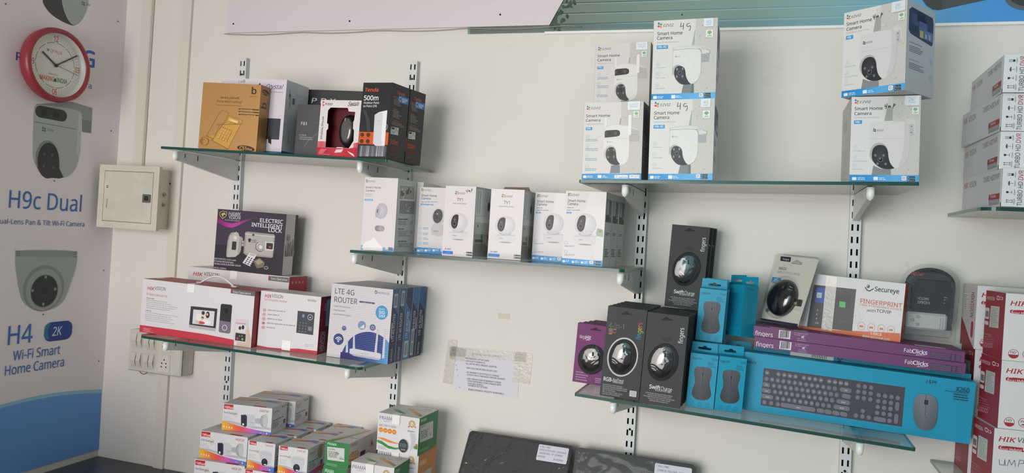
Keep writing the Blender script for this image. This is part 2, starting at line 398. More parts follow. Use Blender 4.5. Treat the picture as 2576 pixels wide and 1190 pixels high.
# ------------------------------------------------------------ the room
WX, WR, ZC, ZT = -2.22, 1.75, 0.667, 2.95
def wall_piece(name, x0, x1, y0, y1, z0, z1, col, mat='wall', kind=True):
    b = MB(); b.box(x0, x1, y0, y1, z0, z1, col); o = b.build(name, mat)
    return struct(o) if kind else o
wall_piece('wall_back', WX-0.1, WR+0.1, 0, 0.1, 0, ZT, '#e8e3dc')
wall_piece('wall_left', WX-0.1, WX, -4.6, 0, 0, ZT, '#dcd8d2')
wall_piece('wall_right', WR, WR+0.1, -4.6, 0, 0, ZT, '#dcdcd6')
wall_piece('floor', WX-0.1, WR+0.1, -4.6, 0.1, -0.1, 0, '#8d8780')
wall_piece('ceiling', WX-0.1, WR+0.1, -4.6, 0.1, ZT, ZT+0.1, '#e8e6e0')
wall_piece('trim_1', -1.967, -1.926, -0.011, 0, ZC, ZT, '#e4ddd2')                 # cover strip where the wall board begins
wall_piece('trim_2', -0.655, WR, -0.007, 0, 2.146, 2.153, '#f2f2f0', 'plastic')    # white bead under the printed sheet
# dark worktop along the wall and round the corner
b = MB(); b.box(WX+0.001, 1.7, -0.30, -0.001, ZC-0.04, ZC, '#3b3f49', 0.002); wt = b.build('worktop', 'counter')
tagp(wt, 'dark blue-grey worktop running along the wall below the shelves', 'worktop')
b = MB(); b.box(WX+0.001, 1.7, -0.28, -0.001, 0.0, ZC-0.041, '#c9c6c0'); tagp(b.build('base_cabinet', 'paint'), 'plain pale cabinet under the dark blue-grey worktop', 'cabinet')
b = MB(); b.box(-1.56, 0.45, -0.335, -0.003, 0.741, 0.754, '#9aa09c', 0.001); b.box(-1.55, -1.53, -0.28, -0.02, ZC+0.0005, 0.741, '#8d9490'); b.box(0.42, 0.44, -0.28, -0.02, ZC+0.0005, 0.741, '#8d9490')
b.box(-0.95, -0.93, -0.28, -0.02, ZC+0.0005, 0.741, '#8d9490')
tagp(b.build('low_riser', 'paint'), 'low grey riser on the worktop carrying the pile of camera cartons and laptops', 'riser')

b = MB(); b.box(WX+0.001, -1.66, -1.75, -1.15, 0.0, 1.00, '#8f8a84', 0.003); root = b.build('shade_cabinet', 'paint'); tagp(root, 'plain tall grey cabinet added out of view to shade the low corner by the poster', 'cabinet')  # unseen block with a handle, added to shade the low corner by the poster
b = MB(); b.box(-1.655, -1.64, -1.50, -1.49, 0.7, 0.9, '#55524e', 0.002); b.build('shade_cabinet_handle', 'chrome', root)

# ------------------------------------------------------------ slotted standards, brackets and glass shelves
def standard(label, x_top, z_top, x_bot, z_bot, group='slotted wall standards'):
    Wd, dp, pitch, sw, sh = 0.028, 0.019, 0.0319, 0.0048, 0.0165
    L = z_top-z_bot; root = empty('slotted_standard', (0, 0, 0)); tagp(root, label, 'standard', group)
    root.location = ((x_top+x_bot)/2+Wd/2+(x_bot-x_top)/2, 0, z_bot); root.rotation_euler = (0, math.atan2(x_top-x_bot, L), 0)
    c = '#dfe1e0'; b = MB(); x1, x2 = 0.0042, 0.0042+sw       # slot columns at |x| in x1..x2
    f, k = -dp, -dp+0.0016
    for a0, a1 in ((-Wd/2, -x2), (-x1, x1), (x2, Wd/2)): b.box(a0, a1, f, k, 0, L, c)
    z = L-0.010
    tops = []
    while z > pitch: tops.append(z); z -= pitch
    edge = L
    for zt in tops+[0]:
        for sgn in (-1, 1): b.box(sgn*x1, sgn*x2, f, k, zt if zt else 0, edge, c)
        edge = zt-sh if zt else 0
    for sgn in (-1, 1): b.box(sgn*(Wd/2), sgn*(Wd/2-0.0016), k, -0.0003, 0, L, '#c9cccb')
    b.build('channel', 'paint', root)
    b = MB(); b.box(-Wd/2+0.002, Wd/2-0.002, -0.003, -0.0004, 0, L, '#1c1e1f'); b.build('channel_back', 'matte', root)
    for zz in (L-0.055, 0.1):
        b = MB(); b.lathe([(0.0001, -dp-0.0022), (0.003, -dp-0.0018), (0.0036, -dp+0.0002)], 12, '#4a4a48', 'y', (0, 0, zz)); b.build('screw', 'chrome', root)
    return root
standard('slotted steel standard behind the gold phone box and the lock box', -1.7096, 2.083, -1.6906, 0.90)
standard('slotted steel standard rising behind the black point-to-point boxes', -1.0818, 2.067, -1.0778, 0.90)
standard('slotted steel standard behind the dark mouse packs and the two stacked 4G cartons', -0.3500, 1.90, -0.3415, 0.93)
standard('slotted steel standard behind the fingerprint device box', 0.1955, 1.90, 0.2165, 0.90)
STD = {1: (-1.7096, 2.083, -1.6906, 0.90), 2: (-1.0818, 2.067, -1.0778, 0.90), 3: (-0.3500, 1.90, -0.3415, 0.93), 4: (0.1955, 1.90, 0.2165, 0.90)}
def std_x(i, z): a = STD[i]; return a[0]+(a[2]-a[0])*(a[1]-z)/(a[1]-a[3])+0.014

SH = {'A': (-1.7337, 1.7483, -0.9783, 1.7318), 'B': (-1.074, 1.4823, -0.322, 1.4851), 'C': (-1.7772, 1.1788, -1.0188, 1.1669),
      'D': (-0.4471, 1.6981, 0.3072, 1.7217), 'E': (-0.424, 1.1729, 0.3336, 1.148), 'F': (0.428, 1.6749, 1.10, 1.6800), 'G': (0.425, 1.0570, 1.10, 1.0570)}
def roll_of(k): a = SH[k]; return math.degrees(math.atan2(a[3]-a[1], a[2]-a[0]))
def zs(k, x): a = SH[k]; return a[1]+(a[3]-a[1])*(x-a[0])/(a[2]-a[0])
GT = 0.008
def rounded_outline(x0, x1, y0, y1, rl, rr, n=7):
    pts = [(x0, y1), (x1, y1)]
    for cx, cy, r, st in ((x1-rr, y0+rr, rr, 0), (x0+rl, y0+rl, rl, -90)):
        for i in range(n+1):
            t = math.radians(st-90*i/n); pts.append((cx+r*math.cos(t), cy+r*math.sin(t)))
    return pts
def glass_shelf(k, label, rl=0.004, rr=0.004, yb=-0.021):
    a = SH[k]; L = math.hypot(a[2]-a[0], a[3]-a[1]); root = empty('glass_shelf', ((a[0]+a[2])/2, 0, (a[1]+a[3])/2-GT), (0, math.radians(-roll_of(k)), 0))
    tagp(root, label, 'shelf', 'glass shelves')
    o = rounded_outline(-L/2, L/2, -0.32, yb, rl, rr); b = MB()
    b.face([(x, y, GT-0.0004) for x, y in reversed(o)], '#fff'); b.face([(x, y, 0) for x, y in o], '#fff'); b.build('glass_pane', 'glass', root)
    b = MB(); n = len(o)
    for i in range(n):
        p, q = o[i], o[(i+1) % n]; col = '#1f4a44' if (p[1] < -0.3 and q[1] < -0.3) else '#6f8a80'
        b.face([(p[0], p[1], 0), (q[0], q[1], 0), (q[0], q[1], GT-0.0004), (p[0], p[1], GT-0.0004)], col)
    b.build('polished_edge', 'edge', root); return root
glass_shelf('A', 'green-edged glass shelf under the gold phone box and black boxes')
glass_shelf('B', 'chipped glass shelf under the row of seven white indoor camera cartons', rr=0.012)
glass_shelf('C', 'glass shelf under the intercom carton and router boxes', rl=0.03, rr=0.015)
glass_shelf('D', 'glass shelf carrying the stacked outdoor camera cartons on its two ends')
glass_shelf('E', 'glass shelf sloping under the mouse packs and the turquoise keyboard box')
glass_shelf('F', 'round-cornered glass shelf under the four stacked recorder cartons', rl=0.035, yb=-0.001)
glass_shelf('G', 'low glass shelf under the red and white stacked camera cartons', rl=0.01, yb=-0.001)

def bracket(k, i, label):
    a = SH[k]; x = std_x(i, zs(k, -0.3)); x = std_x(i, zs(k, x)); z = zs(k, x)-GT-0.0012
    root = empty('shelf_bracket', (x, -0.018, z)); tagp(root, label, 'bracket', 'shelf brackets')
    c = '#e3e4e3'; b = MB(); T = 0.006
    prof = [(0.0, 0.0), (-0.278, 0.0), (-0.287, -0.006), (-0.287, -0.020), (-0.279, -0.028), (-0.016, -0.066), (0.0, -0.066)]   # y, z
    xf = Matrix(((0, 1, 0, 0), (1, 0, 0, 0), (0, 0, 1, 0), (0, 0, 0, 1)))
    b.prism([(p, q) for p, q in prof], [], -T, T, c, xf=xf); b.build('arm', 'paint', root)
    b = MB(); b.lathe([(0.0001, -0.017), (0.006, -0.014), (0.0085, -0.006), (0.0085, 0.012)], 14, '#eeefee', 'z', (0, -0.287, -0.0145)); b.build('tip_cap', 'plastic', root)
    b = MB(); b.box(T, T+0.0006, -0.255, -0.252, -0.018, -0.006, '#55595a'); b.box(T, T+0.0006, -0.20, -0.196, -0.022, -0.006, '#55595a'); b.build('slot_mark', 'matte', root)
    b = MB()
    for zz in (-0.014, -0.046): b.box(-0.0035, 0.0035, 0.0, 0.006, zz-0.007, zz+0.007, '#b9bcbb')
    b.build('hook', 'paint', root)
bracket('A', 1, 'white bracket under the shelf end with the gold phone box')
bracket('A', 2, 'white bracket under the shelf end with the black point-to-point boxes')
bracket('B', 2, 'white bracket under the chipped end of the indoor camera shelf')
bracket('B', 3, 'white bracket under the three-deep end of the indoor camera shelf')
bracket('C', 1, 'white bracket under the intercom carton, in front of the switch board')
bracket('C', 2, 'white bracket under the router boxes')
bracket('D', 3, 'white bracket under the stacked 4G camera cartons')
bracket('D', 4, 'white bracket under the shelf end with the twisted two-carton stack')
bracket('E', 3, 'white bracket under the dark mouse packs')
bracket('E', 4, 'white bracket under the turquoise keyboard box')

# ------------------------------------------------------------ printed sheets on the walls
def sheet(name, label, cat, o, u, v, n, W, H, quad, col, th=0.0018, mat='flex', group=None):
    o, u, v, n = Vector(o), Vector(u), Vector(v), Vector(n)
    root = empty(name, o+v*H+u*(W/2)); tagp(root, label, cat, group); off = -(o+v*H+u*(W/2))
    b = MB(); P = [o, o+u*W, o+u*W+v*H, o+v*H]; Q = [p-n*th for p in P]
    b.face([p+off for p in reversed(P)], col); b.face([p+off for p in Q], col)
    for i in range(4): j = (i+1) % 4; b.face([P[i]+off, P[j]+off, Q[j]+off, Q[i]+off], col)
    b.build('backing_sheet', mat, root)
    return root, Art(o+off, u, v, n, W, H, quad)
def ezviz(a, x, y, s, col='#4a4a4d', shear=0.15, w=None, logo=True, bw=False):
    """four-petal mark and wordmark; x, y: lower left corner, s: cap height in drawing units"""
    cs = ('#2f7fd0', '#5aa845', '#d8366a', '#f0a020') if not bw else (col,)*4
    for (dx, dy, rx, ry), c in zip(((0.35, -1.45, 0.36, 0.5), (1.2, -1.1, 0.5, 0.36), (0.35, -0.35, 0.5, 0.36), (1.2, -0.15, 0.36, 0.5)), cs): a.ell(x+dx*s, y+dy*s, rx*s, ry*s, c, n=12)
    a.text('EZVIZ', x+2.1*s, y-0.2*s, s, col, w=w or 4.6*s, shear=shear)

# camera poster on the side wall
BQ = ((-106.5, -304.4), (326.1, -104.9), (-205.7, 1264.7), (247.5, 1130.3))
root, a = sheet('camera_poster', 'tall white and blue security camera poster on the side wall', 'poster', (WX+0.0022, -0.62, 2.45), (0, 1, 0), (0, 0, -1), (1, 0, 0), 0.62, 1.76, BQ, '#e6e0e3')
blue, navy, gr, dk = '#3f6fb5', '#2f5aa0', '#a3adab', '#3a3b3f'
# wave along the foot
top = [(-205, 1078), (-120, 1053), (0, 1018), (30, 1010), (60, 1002.5), (95, 995), (130, 989), (165, 984.5), (200, 981.5), (254, 979)]
a.strip(top, [(x, y+12) for x, y in top], ['#8fc4da']*10)
a.strip([(x, y+9) for x, y in top], [(-206, 1262), (-130, 1240), (0, 1203), (30, 1194.6), (60, 1186), (95, 1175.5), (130, 1165), (165, 1155), (195, 1146), (248, 1131)], ['#6a9fe2']*10)
# dome camera above the clock
a.poly([(104, 0), (120, -80), (215, -60), (222, -5), (219, 22), (205, 52), (186, 66), (172, 62), (150, 52), (125, 35), (110, 15)], '#454649')
a.poly([(153, -10), (160, -80), (215, -60), (222, -5), (219, 22), (206, 50), (186, 66), (174, 57), (163, 38), (155, 12)], '#a7b1ae')
ezviz(a, 204, 13, 5, '#4b5352', bw=True, w=14)
# words either side of the clock
a.text('Pro 4K+ 5G', 38, 151, 20, '#3d5f9d', w=192, bold=1)
a.text('G', 207, 163, 42, '#3b6dbb', bold=4)
a.text('Outdoor Camera', 75, 187, 15, '#4d6fa8', w=177)
# dual-lens camera
a.poly([(84, 272), (90, 262), (180, 256), (231, 272), (228, 335), (207, 333), (205, 290), (201, 281)], '#8f9997')
a.poly([(84, 268), (92, 261), (195, 276), (203, 285), (198, 390), (192, 420), (178, 438), (165, 446), (150, 448), (110, 440), (90, 420), (80, 395), (82, 330)], '#aab3b0')
a.poly([(205, 300), (228, 305), (226, 334), (205, 331)], '#7b8583'); a.stroke([(84, 306), (189, 325)], 1.6, '#6d7674')
a.rect(88, 263, 166, 308, dk, r=17); a.ell(108, 283, 8, 9, '#26272b'); a.ell(140, 288, 8, 9, '#26272b')
a.poly([(196, 288), (204, 288), (199, 392), (190, 390)], '#bac2bf'); ezviz(a, 104, 330, 6, '#5d6664', bw=True, w=19)
a.ell(117, 398, 32, 46, '#7d8684'); a.ell(120, 404, 30, 46, '#3a3b3f', '#2e2f33'); a.poly([(92, 420), (110, 446), (148, 449), (158, 446), (148, 425), (147, 395), (120, 404)], '#3a3b3f')
for p in ((110, 388), (130, 390), (108, 418), (132, 422)): a.ell(*p, 3.5, 4, '#56585c')
a.text('H9c Dual', 20, 522, 43, blue, w=203, bold=0.6)
a.text('Dual-Lens Pan & Tilt Wi-Fi Camera', -14, 562, 12.5, '#4d6ea3', w=247, bold=0.6)
# turret camera
a.poly([(36, 640), (42, 628), (186, 629), (193, 640), (190, 672), (168, 735), (160, 755), (140, 774), (105, 784), (75, 777), (55, 758), (48, 738), (38, 680)], '#9fa8a5')
a.poly([(37, 630), (192, 632), (191, 648), (38, 645)], '#8f9896')
for y in (632, 637, 642): a.rect(39, y, 49, y+1.6, '#6c7472'); a.rect(182, y+2, 192, y+3.6, '#6c7472')
a.ell(109, 725, 58, 60, '#858e8c'); a.ell(109, 728, 50, 54, '#9aa3a0'); a.ell(110, 732, 38, 42, '#3c3d41', '#313236'); a.ring(110, 732, 39, 43, 2, '#6d7674')
for p in ((113, 697), (80, 731), (137, 727), (107, 765)): a.ell(*p, 4, 4.5, '#a9acad', '#5a5c5f')
a.ell(111, 730, 9, 10, '#2b2c30')
a.text('H4', 17, 868, 47, blue, w=65, bold=1)
a.rect(111, 812, 178, 852, '#2a4a92', r=19); a.rect(111, 815, 130, 852, '#2e7d93', r=15); a.rect(120, 812, 178, 851, '#2c4590', r=19)
a.text('2K', 129, 845, 23, '#c9d3e6', w=29, bold=2, shear=0.15)
a.text('Wi-Fi Smart', 30, 907, 24, blue, w=131, bold=0.6); a.text('Home Camera', 10, 945, 24, blue, w=163, bold=0.6)
for p in ((12, 10), (295, 54), (278, 329), (135, 455), (107, 791), (259, 680), (247, 908)): a.ell(*p, 1.7, 1.9, '#46413f')
a.mb.build('printed_sheet', 'flex', root)

# blank flex sheet over the printed one, and the printed one with blue sky and ribbed shutter
root, a = sheet('printed_banner', 'wide printed banner of a ribbed green-grey shutter fading to blue, above the wall', 'banner', (-0.9, -0.0020, 2.5), (1, 0, 0), (0, 0, -1), (0, -1, 0), 2.2, 0.348,
    ((1194.6, -201.8), (3590.9, -370.9), (1176.1, 85.6), (3564.0, 34.7)), '#7f9b90')
xs = [1180, 1420, 1650, 1900, 2060, 2200, 2330, 2480, 2700, 3400]
cs = ['#66716b', '#6f7e76', '#7d948a', '#829f96', '#86abad', '#79b0c2', '#62a9d2', '#4a9be4', '#4795e4', '#4795e4']
a.strip([(x, -360) for x in xs], [(x, 120) for x in xs], cs)
def rib(y0, y1, x0, x1, ca, cb, w):
    n = 8; P = [(x0+(x1-x0)*i/n, y0+(y1-y0)*i/n) for i in range(n+1)]; a.strip([(p[0], p[1]) for p in P], [(p[0], p[1]+w) for p in P], [lerp(ca, cb, i/n) for i in range(n+1)])
for y in (-60, -30, 8, 34, 61): 
    rib(y, y-27, 1380, 2300, '#3c4a44', '#7fb3c2', 2.6); rib(y+3, y-24, 1380, 2300, '#9fb3a8', '#9fd0dc', 1.4)
rib(63, 45, 1380, 2300, '#5b6d65', '#7fb3c2', 12)
a.ell(1716, 37, 2.6, 2.6, '#2b332f')
R = random.Random(5)
for cx, cy, n, rr in ((1425, 8, 16, 22), (1408, 42, 18, 22), (1397, 70, 14, 15)):
    for i in range(n): a.ell(cx+R.uniform(-rr, rr), cy+R.uniform(-14, 14), R.uniform(4, 9), R.uniform(3, 5), R.choice(['#2e4a38', '#37553f', '#223a2c']), rot=R.uniform(0, 180), n=10)
a.poly([(2320, 0), (2310, -60), (2700, -90), (2690, -40), (2480, 0), (2360, 26), (2345, 24), (2330, 14)], '#3f4345'); a.poly([(2375, -60), (2700, -90), (2690, -40), (2480, 0), (2370, 22)], '#4b4f51')
a.ell(2585, -15, 55, 40, '#59646a'); a.ell(2585, -17, 45, 32, '#343a3e')
a.mb.build('printed_sheet', 'flex', root)
root, a = sheet('blank_banner', 'plain lilac-white flex sheet with a slanted end pinned above the standards', 'banner', (-1.7766, -0.0072, 2.5), (1, 0, 0), (0, 0, -1), (0, -1, 0), 1.14, 0.328, None, '#d6ccd2', th=0.0025)
bpy.data.objects.remove(root.children[0])
b = MB(); b.prism([(-0.57, 0), (0.565, 0), (0.735, 0.328), (-0.575, 0.328)], [], 0, 0.0026, '#e0d6dc', '#b9aeb4'); b.build('flex_sheet', 'flex', root)
for x, z in ((-0.545, 0.03), (-0.10, 0.028), (0.41, 0.035)):
    b = MB(); b.lathe([(0.0001, -0.0022), (0.0025, -0.0018), (0.0032, 0.0)], 10, '#4c4442', 'y', (x, 0, z)); b.build('screw', 'chrome', root)
b = MB(); b.tube([(-0.578+1.24*i/24, -0.003, -0.004-0.006*abs(math.sin(i*0.55))) for i in range(25)], 0.0012, '#a79a98', 6); b.build('edge_cord', 'plastic', root)

# taped notice
NQ = ((1160, 877), (1313, 899), (1131, 968), (1301, 997))
root, a = sheet('taped_notice', 'white typed sales-terms notice taped to the bare wall', 'notice', (-0.8735, -0.0012, 1.199), (1, 0, 0), (0, 0, -1), (0, -1, 0), 0.207, 0.128, NQ, '#dedbe4', th=0.0006, mat='paper')
k = '#3c3a44'
for i, (t, x, y, w) in enumerate((('REFURBISHED LAPTOP', 1196, 893, 47), ('REFURBISHED LAPTOP CARRY', 1179, 901, 60), ('ONE MONTH WARRANTY.', 1178, 906.5, 50), ('ALL LAPTOP WITH ORIGINAL ADAPTOR.', 1177, 912, 79), ('ONCE SOLD NO RETURN ON ANY COST.', 1177, 921.5, 78),
    ('NO WARRANTY ON PHYSICALLY DAMAGE.', 1176, 931, 82), ('PLEASE CHECK THROUGHLY BEFORE DELIVERY.', 1176, 936.5, 96), ('ONLY REPAIR DONE IN WARRANTY PERIOD.', 1174, 945.5, 86), ('IF NOT REPAIRABLE THAN CHANGED WITH', 1174, 951, 84), ('AVAILABLE MODELS.', 1173, 956.5, 40), ('(PAYMENT NOT RETURN)', 1173, 961.5, 49), ('BAJAJ FINANCE FACILITY AVAILABLE.', 1172, 971, 90))):
    a.text(t, x, y, 3.6, k, w=w, bold=1.2)
a.text('(only)', 1245, 899, 4.5, k, w=22, shear=0.3)
for i, y in enumerate((894, 904, 914, 924, 938, 964)): a.text(str(i+1)+'.', 1154-i*1.0, y, 3, k)
a.mb.build('typed_sheet', 'paper', root)
for x0, x1, z0, z1, r in ((-0.015, 0.23, 0.105, 0.133, -2), (-0.035, -0.003, 0.01, 0.145, 3), (0.185, 0.24, 0.05, 0.14, 2), (-0.03, 0.02, 0.075, 0.115, 8)):
    b = MB(); b.box(x0-0.1035, x1-0.1035, -0.0021, -0.0014, z0, z1, '#fff'); o = b.build('tape_strip', 'tape', root); o.rotation_euler = (0, math.radians(r), 0)
b = MB(); b.box(-0.744, -0.708, -0.0008, -0.0001, 1.300, 1.316, '#d9d2c2'); tagp(b.build('tape_scrap', 'paper'), 'small scrap of old tape on the wall above the notice', 'tape')

# ------------------------------------------------------------ wall clock
root = empty('wall_clock', (WX+0.0035, -0.2955, 1.9985), (0, 0, math.radians(90))); tagp(root, 'round red-rimmed wall clock with white dial hung on the camera poster', 'clock')
root.rotation_euler = (Matrix.Rotation(math.radians(90), 3, 'Z') @ Matrix.Rotation(math.radians(-2), 3, 'Y')).to_euler()
RO, RI = 0.118, 0.1005
b = MB(); b.lathe([(RO-0.012, 0.0), (RO-0.004, -0.010), (RO, -0.030), (RO-0.003, -0.044), (RO-0.010, -0.047), (RI+0.003, -0.046), (RI, -0.040)], 56, '#93303a', 'y', cap=False); b.build('rim', 'plastic', root)
b = MB(); b.lathe([(RI, -0.040), (RI-0.002, -0.026), (RI-0.006, -0.024)], 56, '#cfd3cd', 'y', cap=False); b.lathe([(RO-0.012, -0.001), (0.0001, -0.001)], 40, '#999', 'y'); b.build('inner_bezel', 'plastic', root)
a = Art((-0.12, -0.0235, 0.12), (1, 0, 0), (0, 0, -1), (0, -1, 0), 0.24, 0.24, ((-120, -120), (120, -120), (-120, 120), (120, 120)), base=0.0)
a.ell(0, 0, 99, 99, '#e2e1d8', n=56)
for i in range(60):
    t = math.radians(i*6); s_, c_ = math.sin(t), math.cos(t)
    if i % 15 not in (0, 1, 14): a.stroke([(78*s_, -78*c_), (92*s_, -92*c_)], 1.0, '#a9a9a4'); a.k -= a.step
for i in range(12):
    a.ring(0, 0, 72, 72, 1.6, '#7d5a50', n=6, a0=i*30+3, a1=i*30+27); a.k -= a.step
for t, x, y in (('12', 0, -75), ('03', 83, 9), ('06', 0, 93), ('09', -83, 9)): a.text(t, x, y, 18, '#c9423f', w=17, bold=2.5, anchor='c')
a.text('CP PLUS', 2, -38, 10, '#b8434a', w=42, bold=0.5, anchor='c'); a.stroke([(-32, -48), (-24, -40)], 1.3, '#333'); a.stroke([(-32, -40), (-24, -48)], 1.3, '#333'); a.stroke([(-33, -44), (-23, -44)], 1.0, '#333')
a.text('PROUDLY', -6, 32, 4.5, '#555', w=34, bold=1, anchor='c'); a.text('MAKING', -54, 52, 14, '#d5603f', w=52, bold=3); a.text('INDIA', 6, 52, 14, '#2f8a4a', w=40, bold=3); a.ell(1, 47, 4.5, 6, '#27623b', n=10)
a.mb.build('dial', 'paper', root)
def hand(nm, ang, l, tail, w, y, col):
    b = MB(); b.box(-w/2, w/2, y-0.0008, y, -tail, l, col, 0.0002); o = b.build(nm, 'satin', root); o.rotation_euler = (0, math.radians(ang), 0)
hand('hour_hand', 304.5, 0.060, 0.006, 0.005, -0.0260, '#3b3836'); hand('minute_hand', 58.8, 0.090, 0.006, 0.004, -0.0275, '#3b3836'); hand('second_hand', 102.6, 0.084, 0.012, 0.0012, -0.0290, '#3b3836')
b = MB(); b.lathe([(0.0055, -0.0255), (0.005, -0.0305), (0.0001, -0.0312)], 16, '#3b3836', 'y'); b.build('hub', 'satin', root)

# ------------------------------------------------------------ distribution board, trunking and switch board
b = MB(); b.box(-2.135, -2.093, -0.018, -0.0005, 1.7045, ZT-0.001, '#e0d9cd', 0.003); tagp(b.build('cable_trunking', 'plastic'), 'cream cable trunking running up from the distribution board', 'trunking')
root = empty('distribution_board', (-2.07, -0.05, 1.487)); tagp(root, 'cream steel distribution board with a hinged door on the wall by the poster', 'distribution board')
cr = '#ddd6c8'
b = MB(); b.box(-0.105, 0.103, -0.03, 0.0495, 0.006, 0.211, cr, 0.002); b.build('casing', 'dirty', root)
b = MB(); b.prism([(-0.128, 0), (0.128, 0), (0.128, 0.216), (-0.128, 0.216)], [[(-0.105, 0.022), (-0.105, 0.196), (0.105, 0.196), (0.105, 0.022)]], -0.042, -0.029, cr, '#cbc4b6'); b.build('front_frame', 'dirty', root)
b = MB(); b.box(-0.1035, 0.1035, -0.0435, -0.030, 0.0235, 0.1945, '#d9d3c6', 0.0015); dr = b.build('door', 'dirty', root)
b = MB(); b.box(0.066, 0.100, -0.0475, -0.0438, 0.093, 0.121, '#6a6864', 0.003); b.box(0.077, 0.092, -0.0505, -0.0474, 0.099, 0.115, '#2c2b2a', 0.001); b.build('latch', 'plastic', dr)
a = Art((-0.1035, -0.0435, 0.1945), (1, 0, 0), (0, 0, -1), (0, -1, 0), 0.207, 0.171, ((0, 0), (207, 0), (0, 171), (207, 171)))
a.text('STANDARD', 14, 95, 6, '#55524d', w=32, rot=-90, bold=1); a.rect(11, 50, 19, 53, '#55524d'); a.rect(11, 55, 19, 58, '#55524d'); a.mb.build('nameplate', 'plastic', dr)
for z in (0.125, 0.090):
    b = MB(); b.lathe([(0.0001, 0.006), (0.004, 0.0055), (0.0065, 0.002), (0.0075, 0.0)], 14, '#b5ada0', 'x', (0.103, 0.012, z)); b.build('knockout', 'chrome', root)
b = MB(); b.lathe([(0.0001, 0.0012), (0.003, 0.001), (0.003, 0)], 10, '#222', 'x', (0.1028, 0.036, 0.165)); b.build('screw_hole', 'matte', root)
root = empty('switch_board', (-1.9395, -0.03, 1.004)); tagp(root, 'cream switch board with rocker switches and sockets, half hidden by the intercom shelf', 'switch board')
sc = '#d8d4c8'; W2 = 0.1115
b = MB(); b.box(-W2+0.004, W2-0.003, -0.026, 0.0295, 0.001, 0.141, '#cfcabd', 0.003); b.build('back_box', 'dirty', root)
b = MB(); b.box(-W2, W2, -0.036, -0.0262, 0.0, 0.142, sc, 0.004); b.build('cover_plate', 'dirty', root)
for row, z0 in enumerate((0.012, 0.080)):
    for gx in (-0.094, -0.040):
        b = MB(); b.box(gx-0.002, gx+0.044, -0.0375, -0.0362, z0, z0+0.054, '#d3cfc2', 0.0006); fr = b.build('switch_module', 'dirty', root)
        for s in (0, 1):
            b = MB(); x0 = gx+0.001+s*0.021; b.face([(x0, -0.038, z0+0.004), (x0+0.018, -0.038, z0+0.004), (x0+0.018, -0.044, z0+0.026), (x0, -0.044, z0+0.026)], sc)
            b.face([(x0, -0.044, z0+0.026), (x0+0.018, -0.044, z0+0.026), (x0+0.018, -0.0385, z0+0.051), (x0, -0.0385, z0+0.051)], sc)
            for xx in (x0, x0+0.018): b.face([(xx, -0.037, z0+0.004), (xx, -0.044, z0+0.026), (xx, -0.0375, z0+0.051)], '#b5b0a4')
            b.face([(x0, -0.0365, z0+0.004), (x0+0.018, -0.0365, z0+0.004), (x0+0.018, -0.038, z0+0.004), (x0, -0.038, z0+0.004)], '#a8a398'); b.build('rocker_switch', 'dirty', fr)
    b = MB(); b.box(0.020, 0.068, -0.0378, -0.0362, z0-0.002, z0+0.056, '#dedacd', 0.0006); so = b.build('socket', 'dirty', root)
    for px_, pz in ((0.044, 0.040), (0.035, 0.028), (0.052, 0.028), (0.034, 0.016), (0.053, 0.016)):
        b = MB(); b.lathe([(0.0026, -0.0383), (0.0001, -0.0384)], 10, '#25231f', 'y', (px_, 0, z0+pz)); b.build('pin_hole', 'matte', so)
b = MB(); b.tube([(-0.085+0.04*i/8, -0.01, -0.003-0.010*math.sin(math.pi*i/8)) for i in range(9)], 0.0013, '#6b3f44'); b.build('loose_wire', 'plastic', root)
# ------------------------------------------------------------ cartons on the upper-left shelf
EPS = 0.0006
def car(name, label, cat, k, x, y, w, h, d, yaw=0, dz=0, lean=0, **kw):
    return Carton(name, label, cat, x, y, zs(k, x)+dz+EPS, w, h, d, yaw, roll_of(k), lean, **kw)
def pose(k, x, y, w, d, yaw=0, dz=0, lean=0): return (x, y, zs(k, x)+dz+EPS, w, d, yaw, roll_of(k), lean)

# gold caller-ID phone box
Q = ((95, 135), (880, 185), (62, 1040), (845, 1092)); gl = '#b88a52'; br = '#3a2a1c'; ln = '#8f642c'
c = car('phone_box', 'gold foil telephone box with a line-drawn handset, first on its shelf', 'box', 'A', -1.599, -0.317, 0.189, 0.194, 0.047, 5.5, col=gl, mat='foil')
a = c.front(Q).fill(gl)
a.text('b', 752, 305, 88, br, w=66, bold=4); a.text('BEETEL', 735, 345, 15, br, w=95, bold=1)
a.text('Secure yourself.', 335, 360, 32, br, w=262, bold=2); a.text("Know who's calling?", 292, 410, 32, br, w=342, bold=2); a.text('Presenting Affordable Caller-ID Phone', 282, 455, 17, '#6b4a22', w=355)
for y in (500, 537, 574): a.rect(592, y, 860, y+32, br); a.lines(610, y+10, 850, 1, 0, 10, '#b08c58', seed=y, dx=0.05)
# telephone
def outline(pts, w=5, col=ln): a.stroke(pts+[pts[0]], w, col)
a.poly([(455, 590), (650, 665), (470, 1055), (155, 885), (300, 860)], '#cd9a48')
outline([(370, 520), (460, 560), (440, 640), (260, 915), (170, 875), (330, 560)], 5); outline([(455, 592), (650, 668), (465, 1055), (255, 935)], 5); outline([(440, 640), (615, 690), (600, 720), (420, 690)], 4)
a.stroke([(265, 920), (345, 720), (440, 690)], 4, ln); a.poly([(465, 615), (605, 668), (590, 715), (445, 668)], '#d9b267'); outline([(465, 615), (605, 668), (590, 715), (445, 668)], 5)
a.stroke([(300, 720), (640, 715)], 7, '#8f642c'); a.poly([(490, 650), (580, 680), (575, 695), (485, 668)], '#efd28c')
for r in range(4):
    for q in range(4):
        x, y = 392+q*34-r*19+r*r*0.5, 790+q*15+r*36; a.ell(x, y, 16, 16, '#a67733'); a.ell(x-2, y-3, 13, 13, '#ddb467'); a.ell(x-1, y-2, 5, 5, '#b98c44')
for i in range(5): a.ell(395+i*28, 762+i*10, 6, 8, '#a67733'); a.ell(500-i*12, 830+i*24, 8, 8, '#b98c44')
